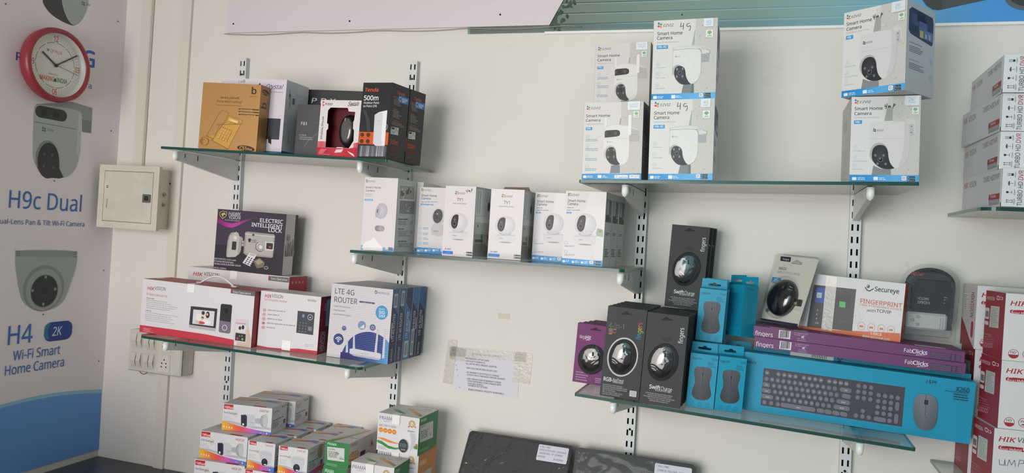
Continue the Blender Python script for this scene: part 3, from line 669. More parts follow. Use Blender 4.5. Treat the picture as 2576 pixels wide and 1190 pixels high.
a.stroke([(165, 870), (250, 905), (245, 930), (465, 1050)], 5, ln); a.ring(145, 945, 60, 62, 10, '#a67733'); a.ring(130, 945, 25, 32, 8, '#a67733', a0=90, a1=300)
a.ell(710, 1045, 115, 38, br, rot=4); a.text('C51', 630, 1060, 46, '#d2a155', w=85, bold=3); a.text('Plus', 725, 1068, 28, '#d2a155', w=70, bold=3)
a = c.right(((880, 185), (1025, 205), (845, 1092), (1000, 1105))).fill('#a87a42')
a.ell(952, 275, 64, 40, br); a.text('C51', 895, 290, 36, '#c89443', w=62, bold=3, shear=0.2); a.text('Plus', 960, 298, 22, '#c89443', w=44, bold=2)
a.text('b', 975, 490, 80, br, w=85, rot=90, bold=5); a.text('BEETEL', 1005, 530, 14, br, w=165, rot=90, bold=1)
for i in range(4): a.lines(920+i*22, 560, 932+i*22, 22, 14, 7, '#7d5a2a', seed=i)
c.done()

# white tall phone box with blue script
Q = ((335, 65), (1195, 105), (300, 1085), (1150, 1112))
c = car('telephone_carton', 'tall white telephone carton with blue script, standing behind the gold box', 'carton', 'A', -1.591, -0.250, 0.227, 0.221, 0.118, 1.3, col='#d9d2dc')
a = c.front(Q).fill('#ddd5df'); a.text('Crystal', 925, 222, 62, '#26408f', w=230, bold=1, shear=0.45); a.poly([(820, 175), (850, 140), (865, 175)], '#26408f')
a.text('Security Software', 900, 272, 22, '#6d7484', w=250); a.rect(900, 620, 1120, 910, '#3a3e47', r=4); a.poly([(980, 860), (1020, 870), (1025, 975), (985, 950)], '#23252b')
a.rect(290, 1042, 1160, 1120, '#2a57a0'); a.text('beeta.com', 1000, 1096, 22, '#cfd8ea', w=95)
for p, q in (((570, 100), (575, 140)), ((590, 120), (600, 140)), ((600, 140), (618, 120)), ((618, 120), (596, 112)), ((640, 95), (625, 108)), ((625, 108), (655, 122)), ((655, 122), (640, 138)), ((640, 138), (622, 124)), ((622, 124), (652, 108)), ((652, 108), (640, 95))): a.stroke([p, q], 4, '#8b7d98')
a = c.right(((1205, 110), (1530, 215), (1150, 1112), (1480, 1100))).fill('#c3c9ce'); a.poly([(1360, 165), (1530, 215), (1520, 330), (1358, 300)], '#cdd2d6')
a.rect(1150, 1055, 1500, 1125, '#2a4f90'); a.stroke([(1362, 165), (1352, 700)], 3, '#a2a8ad')
for x, y0, y1 in ((1245, 240, 520), (1262, 290, 480)): a.lines(x, y0, x+12, int((y1-y0)/14), 14, 8, '#3b4149', seed=x)
a.rect(1298, 350, 1332, 440, '#6a7178'); a.text('B', 1243, 335, 36, '#23282e', w=20, bold=4); a.lines(1250, 790, 1262, 12, 14, 7, '#5a6168', seed=8)
c.done()

# three black exchange boxes
dkb = '#2b2c30'
c = car('exchange_box', 'large black exchange carton, rearmost of the three black ones', 'box', 'A', -1.392, -0.112, 0.205, 0.219, 0.085, 2, col=dkb, mat='card')
Q = ((1455, 240), (2270, 300), (1440, 1130), (2230, 1160)); a = c.front(Q).fill('#2e3034'); a.text('P B X', 1565, 420, 62, '#d5d6d8', w=330, bold=0.6, shear=0.1); a.poly([(1440, 900), (2200, 620), (2200, 640), (1440, 930)], '#3a3c41'); c.done()
Q = ((1408, 442), (2180, 460), (1325, 1130), (2110, 1160))
c = car('exchange_box', 'grey-black exchange carton directly behind the white and red mouse box', 'box', 'A', -1.316, -0.250, 0.137, 0.150, 0.045, 0, col='#303136')
a = c.front(Q).fill('#4b4a4e'); a.strip([(1405, 445), (1800, 452), (2180, 460)], [(1325, 1135), (1750, 1150), (2110, 1165)], ['#48474b', '#4f4d51', '#454448'])
a.text('P B X', 1462, 716, 42, '#dcdcde', w=112, bold=1.5)
a.poly([(1500, 1005), (1600, 905), (1760, 820), (2180, 640), (2180, 655), (1760, 840), (1620, 925), (1525, 1015)], '#5f5e62'); a.poly([(1480, 800), (1700, 700), (2180, 560), (2180, 570), (1700, 715)], '#565559')
for i, t in enumerate(('60+ UNIFIED PBX', 'Flexible Numbering & Extensions', 'Fully Programmable Call Landing')): a.text(t, 1440+i*0, 858+i*26, 15, '#c9c9cc', w=(120, 225, 235)[i]); a.ell(1430, 852+i*26, 3, 3, '#c9c9cc')
c.done()
c = car('exchange_box', 'narrow black exchange carton squeezed between the white telephone carton and the grey one', 'box', 'A', -1.352, -0.185, 0.137, 0.149, 0.05, 0, col='#2a2b2f')
a = c.front(((0, 0), (100, 0), (0, 100), (100, 100))).fill('#3a3a3e'); a.text('P B X', 30, 45, 6, '#dcdcde', bold=1); c.done()

# boxed wireless mouse with a cut-out window
Q = ((80, 308), (585, 310), (45, 1010), (545, 1030)); w, h, d = 0.1345, 0.157, 0.038
c = car('mouse_box', 'white and red boxed wireless mouse seen through a cut-out window', 'box', 'A', -1.2115, -0.2955, w, h, d, -4.7, col='#dcd4d6', body='backing_carton')
bpy.data.objects.remove(c.root.children[0])
b = MB(); red = '#5a0f1a'
b.box(-w/2, w/2, d/2-0.002, d/2, 0, h, '#d8d0d2', cols={'front': red}); b.box(-w/2, -w/2+0.0015, -d/2+0.0012, d/2-0.002, 0, h, '#d8d0d2', cols={'right': red}); b.box(w/2-0.0015, w/2, -d/2+0.0012, d/2-0.002, 0, h, '#d8d0d2', cols={'left': '#8a1526'})
b.box(-w/2, w/2, -d/2+0.0012, d/2-0.002, 0, 0.0015, '#d8d0d2', cols={'top': red}); b.box(-w/2, w/2, -d/2+0.0012, d/2-0.002, h-0.0015, h, '#d8d0d2', cols={'bottom': red}); b.build('backing_carton', 'card', c.root)
a = c.front(Q, 'window_panel'); hole = [(168, 440), (200, 403), (415, 405), (428, 450), (510, 455), (498, 560), (488, 580), (486, 665), (500, 690), (497, 820), (440, 915), (372, 912), (365, 903), (295, 900), (285, 910), (150, 905), (158, 690), (175, 672), (177, 612), (160, 600)]
hp = [((lambda u, v: (-w/2+u, h-v))(*a.uv(p))) for p in hole]
b = MB(); b.prism([(-w/2, 0), (w/2, 0), (w/2, h), (-w/2, h)], [hp], -d/2, -d/2+0.0011, '#e4dcdd'); b.build('window_panel', 'gloss', c.root)
def band(top, bot, cols): a.strip(top, bot, cols)
a.strip([(48, 905), (150, 907), (285, 912), (440, 917), (497, 905), (552, 905)], [(44, 1012), (150, 1016), (285, 1020), (440, 1026), (497, 1028), (546, 1032)], ['#c02a3c', '#b82c40', '#c8404f', '#c42c3c', '#c33444', '#b72436'])
a.strip([(54, 830), (100, 828), (152, 832)], [(48, 906), (100, 906), (152, 908)], ['#d8727a', '#cf5a66', '#d8727a']); a.strip([(497, 850), (556, 840)], [(497, 906), (552, 906)], ['#d97a80', '#c8404f'])
a.poly([(285, 930), (375, 925), (350, 965), (265, 970)], '#ecd3d5'); a.poly([(100, 920), (170, 925), (120, 985), (60, 975)], '#d86a74'); a.poly([(420, 945), (500, 985), (515, 1020), (455, 980)], '#f0e2e2')
a.text('nter', 150, 375, 36, '#4a4a4e', w=78, bold=0.5); a.poly([(100, 320), (148, 355), (102, 390)], '#c9393f'); a.ell(119, 356, 14, 15, '#f2e8e8'); a.text('e', 112, 366, 16, '#8a2a30', bold=2)
a.text('Swish', 412, 378, 52, '#3a3337', w=138, bold=0.5, shear=0.5); a.stroke([(430, 388), (480, 372), (545, 368)], 3, '#3a3337'); a.text('Wireless Mouse', 108, 805, 27, '#2f2f33', w=290, rot=90, bold=1, shear=0.1)
a.text('enter-world.com', 65, 992, 9, '#f2dada', w=150)
b = MB(); ol = lambda t: 1+0.05*math.cos(2*t)+0.03*math.sin(t)
b.dome(0.014, 0.074, d/2-0.004, 0.0275, 0.049, 0.026, '#242327', outline=ol, power=2.6); ms = b.build('computer_mouse', 'shiny', c.root)
b = MB(); b.dome(0.017, 0.076, d/2-0.0225, 0.019, 0.035, 0.008, '#5a5957', power=3); b.build('mouse_top_panel', 'shiny', ms)
b = MB(); b.lathe([(0.0055, -0.002), (0.006, 0), (0.0055, 0.002)], 16, '#8d8d90', 'x', (0.014, d/2-0.0265, 0.105)); b.build('scroll_wheel', 'satin', ms)
c.done({'window_panel': 'gloss'})

# two black point-to-point antenna boxes
def tenda_side(a):
    a.fill('#303135'); a.text('Tenda', 1022, 236, 38, '#d2532f', w=98, bold=3, shear=0.05)
    a.poly([(1040, 252), (1165, 285), (1160, 368), (1038, 335)], '#2f7fc8'); a.ell(1062, 297, 16, 26, '#1d5fa8'); a.ring(1062, 297, 16, 26, 4, '#cfe2f2'); a.lines(1085, 285, 1150, 4, 14, 8, '#dbe8f4', seed=4, dx=0.27)
    for y, n, s in ((262, 1, 60), (410, 1, 55), (552, 1, 80)): a.lines(978, y, 978+s, n, 10, 11, '#b04a2c', seed=y, dx=0.25, ragged=0.05)
    a.lines(985, 285, 1085, 6, 15, 5, '#9b9c9f', seed=3, dx=0.28); a.lines(975, 430, 1080, 7, 14, 5, '#9b9c9f', seed=5, dx=0.28); a.lines(968, 575, 1130, 3, 15, 5, '#9b9c9f', seed=6, dx=0.28)
    a.poly([(958, 640), (1050, 652), (1045, 745), (952, 730)], '#cfd5cf'); a.poly([(962, 645), (1000, 650), (1000, 675), (962, 670)], '#2a2b2e'); a.stroke([(1008, 700), (1020, 655), (1038, 704)], 4, '#555'); a.lines(962, 690, 1005, 3, 13, 5, '#555', seed=9)
    a.text('500m', 948, 848, 55, '#c8552f', w=102, bold=3); a.text('Outdoor Point to', 945, 898, 26, '#8f3f27', w=140, bold=1); a.text('Point CPE', 943, 942, 26, '#8f3f27', w=82, bold=1); a.lines(942, 968, 1000, 1, 10, 12, '#7f3a26', seed=2, ragged=0.1)
c = car('antenna_box', 'black point-to-point antenna box showing a white panel over an orange band', 'box', 'A', -1.076, -0.3065, 0.096, 0.206, 0.084, -6.9, col='#25262a', cols={'top': '#1b1c1f'}, group=None)
Q = ((597, 88), (968, 100), (550, 1025), (915, 1042)); a = c.front(Q).fill('#2e2f33')
a.rect(556, 703, 950, 872, '#d9602b'); a.text('Tenda', 618, 200, 42, '#dd5a32', w=172, bold=4, shear=0.1); a.text('500m', 607, 310, 58, '#f0efef', w=184, bold=3); a.text('Outdoor Point', 606, 354, 26, '#e5e4e4', w=197, bold=2); a.text('to Point CPE', 604, 396, 26, '#e5e4e4', w=170, bold=2)
a.poly([(600, 420), (640, 520), (665, 700), (700, 700), (690, 560), (640, 440)], '#45464a'); a.poly([(752, 498), (800, 465), (908, 443), (886, 908), (785, 890), (742, 850)], '#e2e0e6'); a.poly([(800, 465), (908, 443), (886, 908), (855, 860)], '#f0eef2'); a.poly([(752, 498), (800, 465), (855, 470), (840, 860), (785, 890), (742, 850)], '#d8d6de')
a.text('Tenda', 783, 572, 9, '#8a8a90', w=40, bold=1); a.ring(903, 650, 12, 36, 5, '#dcdae0', a0=-90, a1=90)
for x, y in ((603, 741), (680, 744), (599, 820), (676, 822)): a.ell(x, y, 24, 25, '#3a2a26'); a.ring(x, y, 13, 13, 3, '#a05a3a'); a.lines(x-20, y+32, x+22, 1, 8, 6, '#8f4526', seed=x, ragged=0.1)
R = random.Random(3); x = 590
a.poly([(575, 876), (915, 884), (905, 1015), (560, 1005)], '#55555b')
while x < 905:
    wv = R.uniform(3, 12); g = R.choice(['#a9a5b2', '#8f8c99', '#c8c4d0', '#6b6a72']); a.poly([(x, 876+(x-590)*0.02), (x+wv, 876+(x-590)*0.02), (x+wv-8, 1010), (x-12, 1008)], g); a.k -= a.step; x += wv+R.uniform(3, 9)
tenda_side(c.right(((968, 100), (1175, 165), (915, 1042), (1125, 1085)))); c.done({'front_panel': 'gloss', 'side_panel': 'gloss'})
c = car('antenna_box', 'black point-to-point antenna box tucked behind the other, only its side showing', 'box', 'A', -1.0585, -0.2185, 0.090, 0.206, 0.077, -8.5, col='#25262a', cols={'top': '#1b1c1f'})
a = c.front(((0, 0), (100, 0), (0, 100), (100, 100))).fill('#2e2f33'); a.rect(0, 66, 100, 84, '#d9602b'); tenda_side(c.right(((968, 100), (1175, 165), (915, 1042), (1125, 1085)))); c.done({'side_panel': 'gloss'})

# ------------------------------------------------------------ indoor camera cartons on the chipped shelf
def roundcam(a, cx, cy, r, foot=True):
    """print of a white ball camera: cx, cy middle of the ball, r its radius"""
    if foot:
        a.poly([(cx-1.02*r, cy+1.02*r), (cx-0.55*r, cy+0.85*r), (cx+0.6*r, cy+0.85*r), (cx+1.0*r, cy+1.05*r), (cx+0.98*r, cy+1.65*r), (cx+0.6*r, cy+1.9*r), (cx-0.55*r, cy+1.85*r), (cx-0.98*r, cy+1.65*r)], '#dcd8dc')
        a.poly([(cx-1.02*r, cy+1.05*r), (cx+1.0*r, cy+1.08*r), (cx+0.98*r, cy+1.15*r), (cx-1.02*r, cy+1.12*r)], '#c6c2c8'); a.ell(cx, cy+0.92*r, 0.62*r, 0.14*r, '#b9b5bb'); a.ell(cx, cy+1.85*r, 0.6*r, 0.06*r, '#9d9aa0')
        a.rect(cx-0.62*r, cy+1.36*r, cx-0.25*r, cy+1.45*r, '#a9a5ab')
    a.ell(cx, cy, r, r*1.02, '#ece9ec', '#cfcbd0', off=(-0.2, -0.3), n=36); 
    a.poly([(cx-0.72*r, cy-0.35*r), (cx-0.5*r, cy-0.78*r), (cx-0.1*r, cy-0.88*r), (cx+0.06*r, cy-0.72*r), (cx+0.0*r, cy-0.1*r), (cx-0.12*r, cy+0.5*r), (cx-0.42*r, cy+0.72*r), (cx-0.7*r, cy+0.5*r), (cx-0.8*r, cy+0.1*r)], '#3a363d')
    a.ell(cx-0.38*r, cy-0.02*r, 0.33*r, 0.70*r, '#57505a', '#3a363d', off=(0, -0.3)); a.ell(cx-0.42*r, cy+0.15*r, 0.19*r, 0.2*r, '#26232a'); a.ring(cx-0.42*r, cy+0.15*r, 0.19*r, 0.2*r, 0.04*r, '#7b747e'); a.ell(cx-0.38*r, cy-0.3*r, 0.07*r, 0.08*r, '#837c86')
def store_marks(a, x, y, s, n=2):
    for i in range(n): a.rect(x, y+i*s*1.25, x+3.1*s, y+s+i*s*1.25, '#23252a', r=s*0.2); a.text(('App Store', 'Google Play')[i], x+0.9*s, y+0.75*s+i*s*1.25, 0.4*s, '#d9dadc', w=1.9*s); a.ell(x+0.45*s, y+0.5*s+i*s*1.25, 0.22*s, 0.25*s, '#d9dadc')
def petals(a, x, y, s):
    a.rect(x, y, x+s, y+s, '#f4f2f4', r=s*0.2)
    for dx, dy, c_ in ((0.32, 0.3, '#2f7fd0'), (0.66, 0.36, '#5aa845'), (0.32, 0.66, '#d8366a'), (0.68, 0.7, '#f0a020')): a.ell(x+dx*s, y+dy*s, 0.13*s, 0.13*s, c_, n=10)

c = car('camera_carton', 'white dual-lens camera carton in glaring shrink film, at the chipped shelf end', 'carton', 'B', -1.066, -0.273, 0.102, 0.202, 0.119, 0, col='#ddd6d8')
Q = ((470, 100), (800, 115), (425, 820), (752, 848)); a = c.front(Q).fill('#e0d8da')
ezviz(a, 478, 152, 15, w=62); a.text('Smart Home', 476, 210, 20, '#55555a', w=150, bold=1.5); a.text('Camera', 474, 243, 20, '#55555a', w=92, bold=1.5); a.lines(470, 268, 545, 2, 18, 6, '#a9a5ab', seed=1); a.rect(466, 317, 547, 340, '#6fa8da', r=4); a.text('H7c Dual', 474, 334, 11, '#e8eff7', w=62, bold=1.5)
a.ell(632, 440, 58, 80, '#cdc8d2', '#b8b4c0', rot=12); a.ell(594, 450, 20, 55, '#b3b0bc', rot=12); a.ell(592, 440, 7, 20, '#77747f', rot=12); a.rect(566, 582, 658, 645, '#8e8a96', r=30); a.rect(600, 586, 655, 642, '#aaa7b2', r=28)
a.poly([(426, 775), (640, 800), (752, 812), (752, 850), (424, 822)], '#7fb1dd'); a.poly([(440, 830), (500, 740), (560, 700), (600, 760), (640, 800), (640, 838)], '#f3eef0'); a.poly([(430, 810), (470, 740), (520, 730), (470, 800)], '#efe9eb'); petals(a, 668, 800, 26); store_marks(a, 695, 802, 14)
a = c.right(((800, 115), (988, 150), (752, 848), (945, 848))).fill('#c2c9c6')
a.poly([(808, 175), (972, 190), (955, 472), (798, 462)], '#e4e6e4')
for y0, y1, cs in ((180, 318, ('#a9aca8', '#8d908c', '#6b6e6c')), (328, 462, ('#8f9290', '#b1b2ae', '#777a78'))):
    a.poly([(814, y0+2), (966, y0+12), (958, y1+8), (806, y1)], cs[0]); R = random.Random(y0)
    for i in range(14): x, y = R.uniform(820, 925), R.uniform(y0+20, y1-35); a.rect(x, y, x+R.uniform(8, 34), y+R.uniform(10, 50), R.choice(cs+('#d3d4d0', '#55585a')))
for y, n in ((515, 3), (612, 4), (735, 3)): a.lines(796, y, 905, 1, 10, 10, '#5c6362', seed=y, ragged=0.6); a.lines(796, y+25, 915, n, 15, 6, '#8a918f', seed=y+1); a.ring(932, y+35, 9, 15, 2, '#8a918f')
c.done({'front_panel': 'gloss', 'side_panel': 'gloss'})
b1 = c.root
dup(b1, pose('B', -1.046, -0.150, 0.102, 0.119), 'white camera carton hidden behind the film-wrapped one, only its edge showing')
c = car('camera_carton', 'shaded smart home camera carton standing back between the dual-lens one and the pale 4MP one', 'carton', 'B', -0.943, -0.175, 0.1, 0.187, 0.1, 0, col='#d6d2d4')
Q = ((1018, 200), (1325, 216), (980, 845), (1285, 872)); a = c.front(Q).fill('#d8d2d4')
ezviz(a, 1030, 242, 15, w=62); a.text('Smart Home', 1030, 293, 21, '#2f2f35', w=146, bold=2); a.text('Camera', 1030, 322, 21, '#2f2f35', w=88, bold=2); a.lines(1028, 345, 1185, 1, 10, 8, '#9a969c', seed=3, ragged=0.05); a.rect(1026, 365, 1140, 387, '#3a8fd2', r=3); a.text('H6c Pro 1080P', 1033, 381, 11, '#e8eff7', w=100, bold=1.5)
a.poly([(1120, 600), (1150, 560), (1215, 565), (1250, 600), (1245, 680), (1180, 690), (1125, 672)], '#c2bec4'); a.ell(1192, 495, 62, 78, '#dedadf', '#b9b5bb'); a.ell(1185, 490, 45, 70, '#46424a', '#343138', rot=8); a.ell(1180, 468, 9, 9, '#8a848e'); a.ell(1172, 500, 16, 18, '#26232a'); a.rect(1142, 630, 1190, 648, '#a5a1a8')
for y in (605, 660, 705, 752): a.ring(1022, y, 12, 13, 2, '#7fa6cc'); a.lines(1045, y-6, 1105, 2, 13, 7, '#8ba7c4', seed=y)
a.rect(980, 792, 1300, 875, '#3a8fd2')
for x in (990, 1060, 1135): a.rect(x, 816, x+22, 838, '#e8eff7', r=3); a.lines(x+28, 815, x+62, 2, 12, 6, '#cfe0f0', seed=x)
petals(a, 1212, 815, 26); c.done()
b2 = c.root

def kitchen_side(a, q):
    """print of two kitchen photos on the side of the ball-camera cartons; drawing units of quad 0..100"""
    a.fill('#a9b0ae'); a.poly([(3, 3), (97, 3), (97, 46), (3, 46)], '#b9c2c0'); a.poly([(3, 3), (30, 3), (30, 40), (3, 40)], '#c9d3d2'); a.rect(8, 5, 12, 36, '#98a4a6'); a.rect(18, 5, 22, 36, '#98a4a6'); a.rect(3, 42, 97, 50, '#d2d4d2')
    a.ell(62, 26, 12, 7, '#d9dbd9', '#b4b8b8'); a.ell(61, 26, 6, 6.5, '#4a4a50'); a.rect(54, 34, 72, 42, '#c9cbca', r=4)
    a.rect(3, 50, 97, 98, '#9c9f9a'); a.rect(3, 50, 97, 66, '#b4b8b4'); a.rect(3, 80, 97, 98, '#7f807a'); a.rect(14, 53, 18, 57, '#45474a'); a.ell(36, 70, 5, 4, '#4e7a4a'); a.rect(6, 74, 42, 78, '#54504a'); a.ell(62, 76, 10, 8, '#a58f78', '#c8b8a2'); a.ell(64, 70, 4, 3, '#8a7460'); a.rect(56, 80, 60, 94, '#8b7a66'); a.rect(68, 80, 72, 94, '#8b7a66')
    for i in range(6): a.rect(10+i*6, 78, 11.5+i*6, 92, '#5c5850')
def ty1(name_label, k, x, y, w, h, d, yaw, hand=False):
    c = car('camera_carton', name_label, 'carton', 'B', x, y, w, h, d, yaw, col='#e3dcde', cols={'top': '#e8e2e3'})
    Q = ((1275, 192), (1580, 198), (1235, 880), (1540, 900)); a = c.front(Q).fill('#e4dcde')
    a.ell(1376, 250, 6, 8, '#5aa845'); a.ell(1390, 252, 6, 7, '#3aa6a0'); a.ell(1374, 268, 7, 7, '#c23a7a'); a.ell(1388, 270, 6, 7, '#f0901e'); a.text('EZVIZ', 1398, 273, 17, '#3a3a3f', w=72, shear=0.15, bold=0.5)
    a.text('TY1', 1386, 343, 33, '#4a4648', w=56, bold=0.3); a.text('Smart Home Camera', 1343, 370, 14, '#5a5658', w=138)
    roundcam(a, 1400, 552, 92)
    a.text('2K 4MP', 1264, 822, 17, '#3a5fae', w=64, bold=1.5); a.rect(1245, 832, 1346, 868, '#3a7fd8'); a.text('H.265', 1278, 856, 13, '#7fb0ee', w=38, bold=1); petals(a, 1448, 843, 26); store_marks(a, 1480, 842, 19)
    if hand:
        for p in ([(1480, 228), (1478, 245), (1495, 240)], [(1497, 225), (1486, 262)], [(1502, 248), (1508, 232), (1510, 250), (1516, 234), (1520, 250)], [(1528, 256), (1534, 218), (1542, 226), (1532, 238)]): a.stroke(p, 2.6, '#2d2a30')
    kitchen_side(c.right(None), None); return c.done({'front_panel': 'gloss'})
ty1('pale 4MP ball-camera carton with ink scrawl at its top edge', 'B', -0.822, -0.272, 0.093, 0.187, 0.124, -7.7, True)
ty1('ball-camera carton beside the 4MP one, its brown top flap standing open', 'B', -0.7065, -0.232, 0.093, 0.187, 0.116, 1.0)
r = [o for o in COL.objects if o.get('label', '').endswith('standing open')][0]
b = MB(); b.prism([(-0.04, 0), (0.044, 0), (0.038, 0.012), (-0.03, 0.010)], [], 0.03, 0.0308, '#6a4a36'); b.build('open_flap', 'card', r).location = (0, -0.02, 0.187)
b = MB(); b.box(-0.042, 0.042, -0.05, 0.05, 0.1872, 0.188, '#5a4032'); b.build('inner_flap', 'card', r)

def ty2(label, x, y, w, h, d, yaw):
    c = car('camera_carton', label, 'carton', 'B', x, y, w, h, d, yaw, col='#dcd8da', cols={'top': '#4a4644'})
    Q = ((885, 238), (1290, 252), (848, 968), (1250, 995)); a = c.front(Q).fill('#e2dcde')
    a.poly([(1118, 246), (1290, 252), (1262, 760), (1040, 560), (1080, 420)], '#e9e4e6'); a.poly([(1185, 660), (1200, 610), (1230, 620), (1260, 640), (1258, 700), (1190, 690)], '#b3b7a8'); a.ell(1228, 640, 26, 22, '#7d9170', '#b3b7a8'); a.rect(1180, 700, 1262, 920, '#e4e0e1')
    a.ell(912, 271, 8, 10, '#2f7fd0'); a.ell(927, 268, 8, 7, '#5aa845'); a.ell(910, 287, 8, 6, '#d8366a'); a.ell(926, 288, 7, 9, '#f0a020'); a.text('EZVIZ', 936, 290, 20, '#3f3f44', w=82, shear=0.15, bold=0.5)
    a.text('Smart Home', 902, 348, 26, '#4b474b', w=177, bold=2); a.text('Camera', 900, 381, 26, '#4b474b', w=107, bold=2); a.lines(896, 403, 960, 1, 10, 9, '#a29ea4', seed=1, ragged=0.05); a.lines(896, 428, 1030, 1, 10, 9, '#a29ea4', seed=2, ragged=0.05)
    a.rect(892, 448, 940, 468, '#3a8fd2', r=3); a.text('TY2', 902, 464, 13, '#eef3f8', w=28, bold=2)
    roundcam(a, 1080, 575, 108)
    for y in (758, 845): a.ring(889, y, 16, 17, 2, '#8fb2d2'); a.lines(874, y+27, 980, 1, 10, 10, '#a7b4c4', seed=y, ragged=0.2)
    a.strip([(850, 908), (950, 915), (1100, 926), (1250, 935)], [(846, 968), (946, 975), (1100, 985), (1250, 996)], ['#3a92d6', '#3f97da', '#5fabe4', '#4f9fde'])
    for x in (858, 948, 1040): a.rect(x, 930+(x-858)*0.07, x+24, 952+(x-858)*0.07, '#eef3f8', r=4); a.lines(x+32, 930+(x-858)*0.07, x+72, 2, 13, 7, '#d3e5f4', seed=x)
    petals(a, 1125, 933, 36); store_marks(a, 1172, 938, 20)
    a = c.right(None).fill('#cfd3d2')
    a.rect(8, 9, 92, 40, '#8d8f90'); a.poly([(8, 30), (92, 34), (92, 40), (8, 40)], '#4f5052'); a.rect(20, 10, 45, 36, '#b9bcbc'); a.rect(55, 11, 75, 30, '#6b6d6f'); a.rect(12, 30, 60, 37, '#3f4042'); a.lines(18, 54, 80, 2, 2.2, 1.2, '#5c6062', seed=4); a.lines(18, 76, 80, 5, 2.4, 1.3, '#6b7072', seed=5)
    return c.done()
b6 = ty2('crisp 1080P ball-camera carton at the front of its row of three', -0.490, -0.272, 0.106, 0.187, 0.068, -3.1)
dup(b6, pose('B', -0.4858, -0.2020, 0.106, 0.066, -3.1), '1080P camera carton in the middle of the row of three')
dup(b6, pose('B', -0.4816, -0.132, 0.106, 0.066, -3.1), '1080P camera carton at the wall end of the row of three')
dup(b6, pose('B', -0.6035, -0.161, 0.106, 0.066, 0), 'ball-camera carton standing set back between the flapped carton and the 1080P row')
# ------------------------------------------------------------ lower-left shelf: intercom, lock, terminal, routers
def hik(a, x, y, h, w, dark='#4a4a4e', red='#b3202c'):
    a.text('HIK', x, y, h, red, w=w*0.41, bold=3, shear=0.2); a.text('VISION', x+w*0.41, y+h*0.03, h, dark, w=w*0.6, bold=1, shear=0.2)
rd = '#b5283a'
# carton behind
c = car('intercom_carton', 'white and red carton behind the intercom kit, carrying the lock box', 'carton', 'C', -1.760, -0.140, 0.374, 0.204, 0.100, 0.9, col='#d9d4d8', cols={'right': '#a3242f', 'top': '#cfc9cc'})
Q = ((358, 452), (1030, 520), (322, 865), (985, 990)); a = c.front(Q).fill('#d8d4d6')
hik(a, 382, 510, 24, 172); a.poly([(884, 512), (1028, 524), (1024, 561), (882, 544)], '#6d6b6d'); a.poly([(880, 512), (887, 513), (885, 545), (878, 544)], rd); a.text('Easy Operation', 898, 536, 14, '#d9d6d8', w=104, bold=1, )
a.rect(880, 560, 1030, 575, '#d3ced1')
a = c.right(((1030, 520), (1132, 520), (985, 990), (1090, 960))).fill('#a8232f'); a.rect(1030, 519, 1060, 531, '#7d1822')
for x in (1045, 1066, 1085, 1104): a.ell(x, 560, 5, 9, '#c98a90')
c.done({'front_panel': 'gloss'})
b = MB(); b.box(-0.028, -0.002, -0.0516, -0.0505, 0.178, 0.2035, '#f4f2f2', 0.0002); b.box(-0.028, -0.002, -0.0516, -0.030, 0.2042, 0.2049, '#eee', 0.0002); b.build('seal_tape', 'gloss', c.root)
zt = zs('C', -1.66)+0.204
# intercom kit
c = car('intercom_carton', 'long white intercom kit carton with red foot band and a plastic carry handle', 'carton', 'C', -1.810, -0.275, 0.4065, 0.164, 0.118, 0, col='#dcd6da', cols={'right': '#8f1d2a', 'top': '#a5332f'})
Q = ((65, 530), (812, 628), (30, 885), (785, 993)); a = c.front(Q).fill('#dedadf')
hik(a, 90, 603, 22, 128, '#5b5a60'); a.text('IP Video Intercom Kit', 84, 638, 15, '#b8505c', w=146, bold=0.5)
a.lines(84, 655, 140, 1, 10, 6, '#9b9aa2', seed=1, dx=0.14); a.lines(82, 668, 300, 5, 13, 4.5, '#b0afb6', seed=2, dx=0.14); a.lines(76, 738, 130, 1, 10, 6, '#9b9aa2', seed=3, dx=0.14); a.lines(74, 752, 320, 5, 13, 4.5, '#b0afb6', seed=4, dx=0.14)
a.strip([(32, 838), (250, 868), (480, 902), (675, 940)], [(29, 888), (250, 918), (480, 950), (672, 984)], ['#c93f50']*4); a.lines(58, 858, 130, 4, 7, 3, '#e3a3ab', seed=5, dx=0.14)
a.poly([(655, 605), (812, 628), (809, 657), (653, 635)], '#6a686c'); a.poly([(655, 605), (661, 606), (659, 636), (653, 635)], rd); a.text('Easy Operation', 670, 632, 13, '#dcdadd', w=114, bold=1)
# monitor picture
a.poly([(387, 716), (565, 735), (551, 884), (372, 858)], '#3c3c42'); a.poly([(374, 838), (554, 864), (551, 884), (372, 858)], '#b9b5bd'); a.poly([(404, 738), (547, 752), (538, 850), (396, 832)], '#d9dbe2')
R = random.Random(11)
for x, y, rx, ry, k_ in ((440, 790, 20, 26, '#efe6e4'), (478, 785, 24, 32, '#e7d6d0'), (470, 762, 11, 13, '#4a3836'), (500, 775, 13, 22, '#3d2f30'), (497, 772, 7, 9, '#d9b09c'), (465, 795, 8, 9, '#3a2c2c'), (464, 800, 6, 7, '#d9b09c'), (490, 822, 30, 16, '#f0ebeb'), (455, 826, 26, 10, '#c9545c'), (430, 822, 14, 10, '#d8c3bb')): a.ell(x, y, rx, ry, k_, n=14)
# door station
a.poly([(596, 703), (655, 710), (663, 718), (648, 893), (640, 899), (580, 890), (573, 882), (588, 710)], '#35353a'); a.poly([(579, 812), (656, 824), (650, 893), (642, 899), (580, 890), (573, 882)], '#7d7484'); a.ell(625, 750, 11, 18, '#202024'); a.ring(613, 860, 17, 19, 3.5, '#d9d6de')
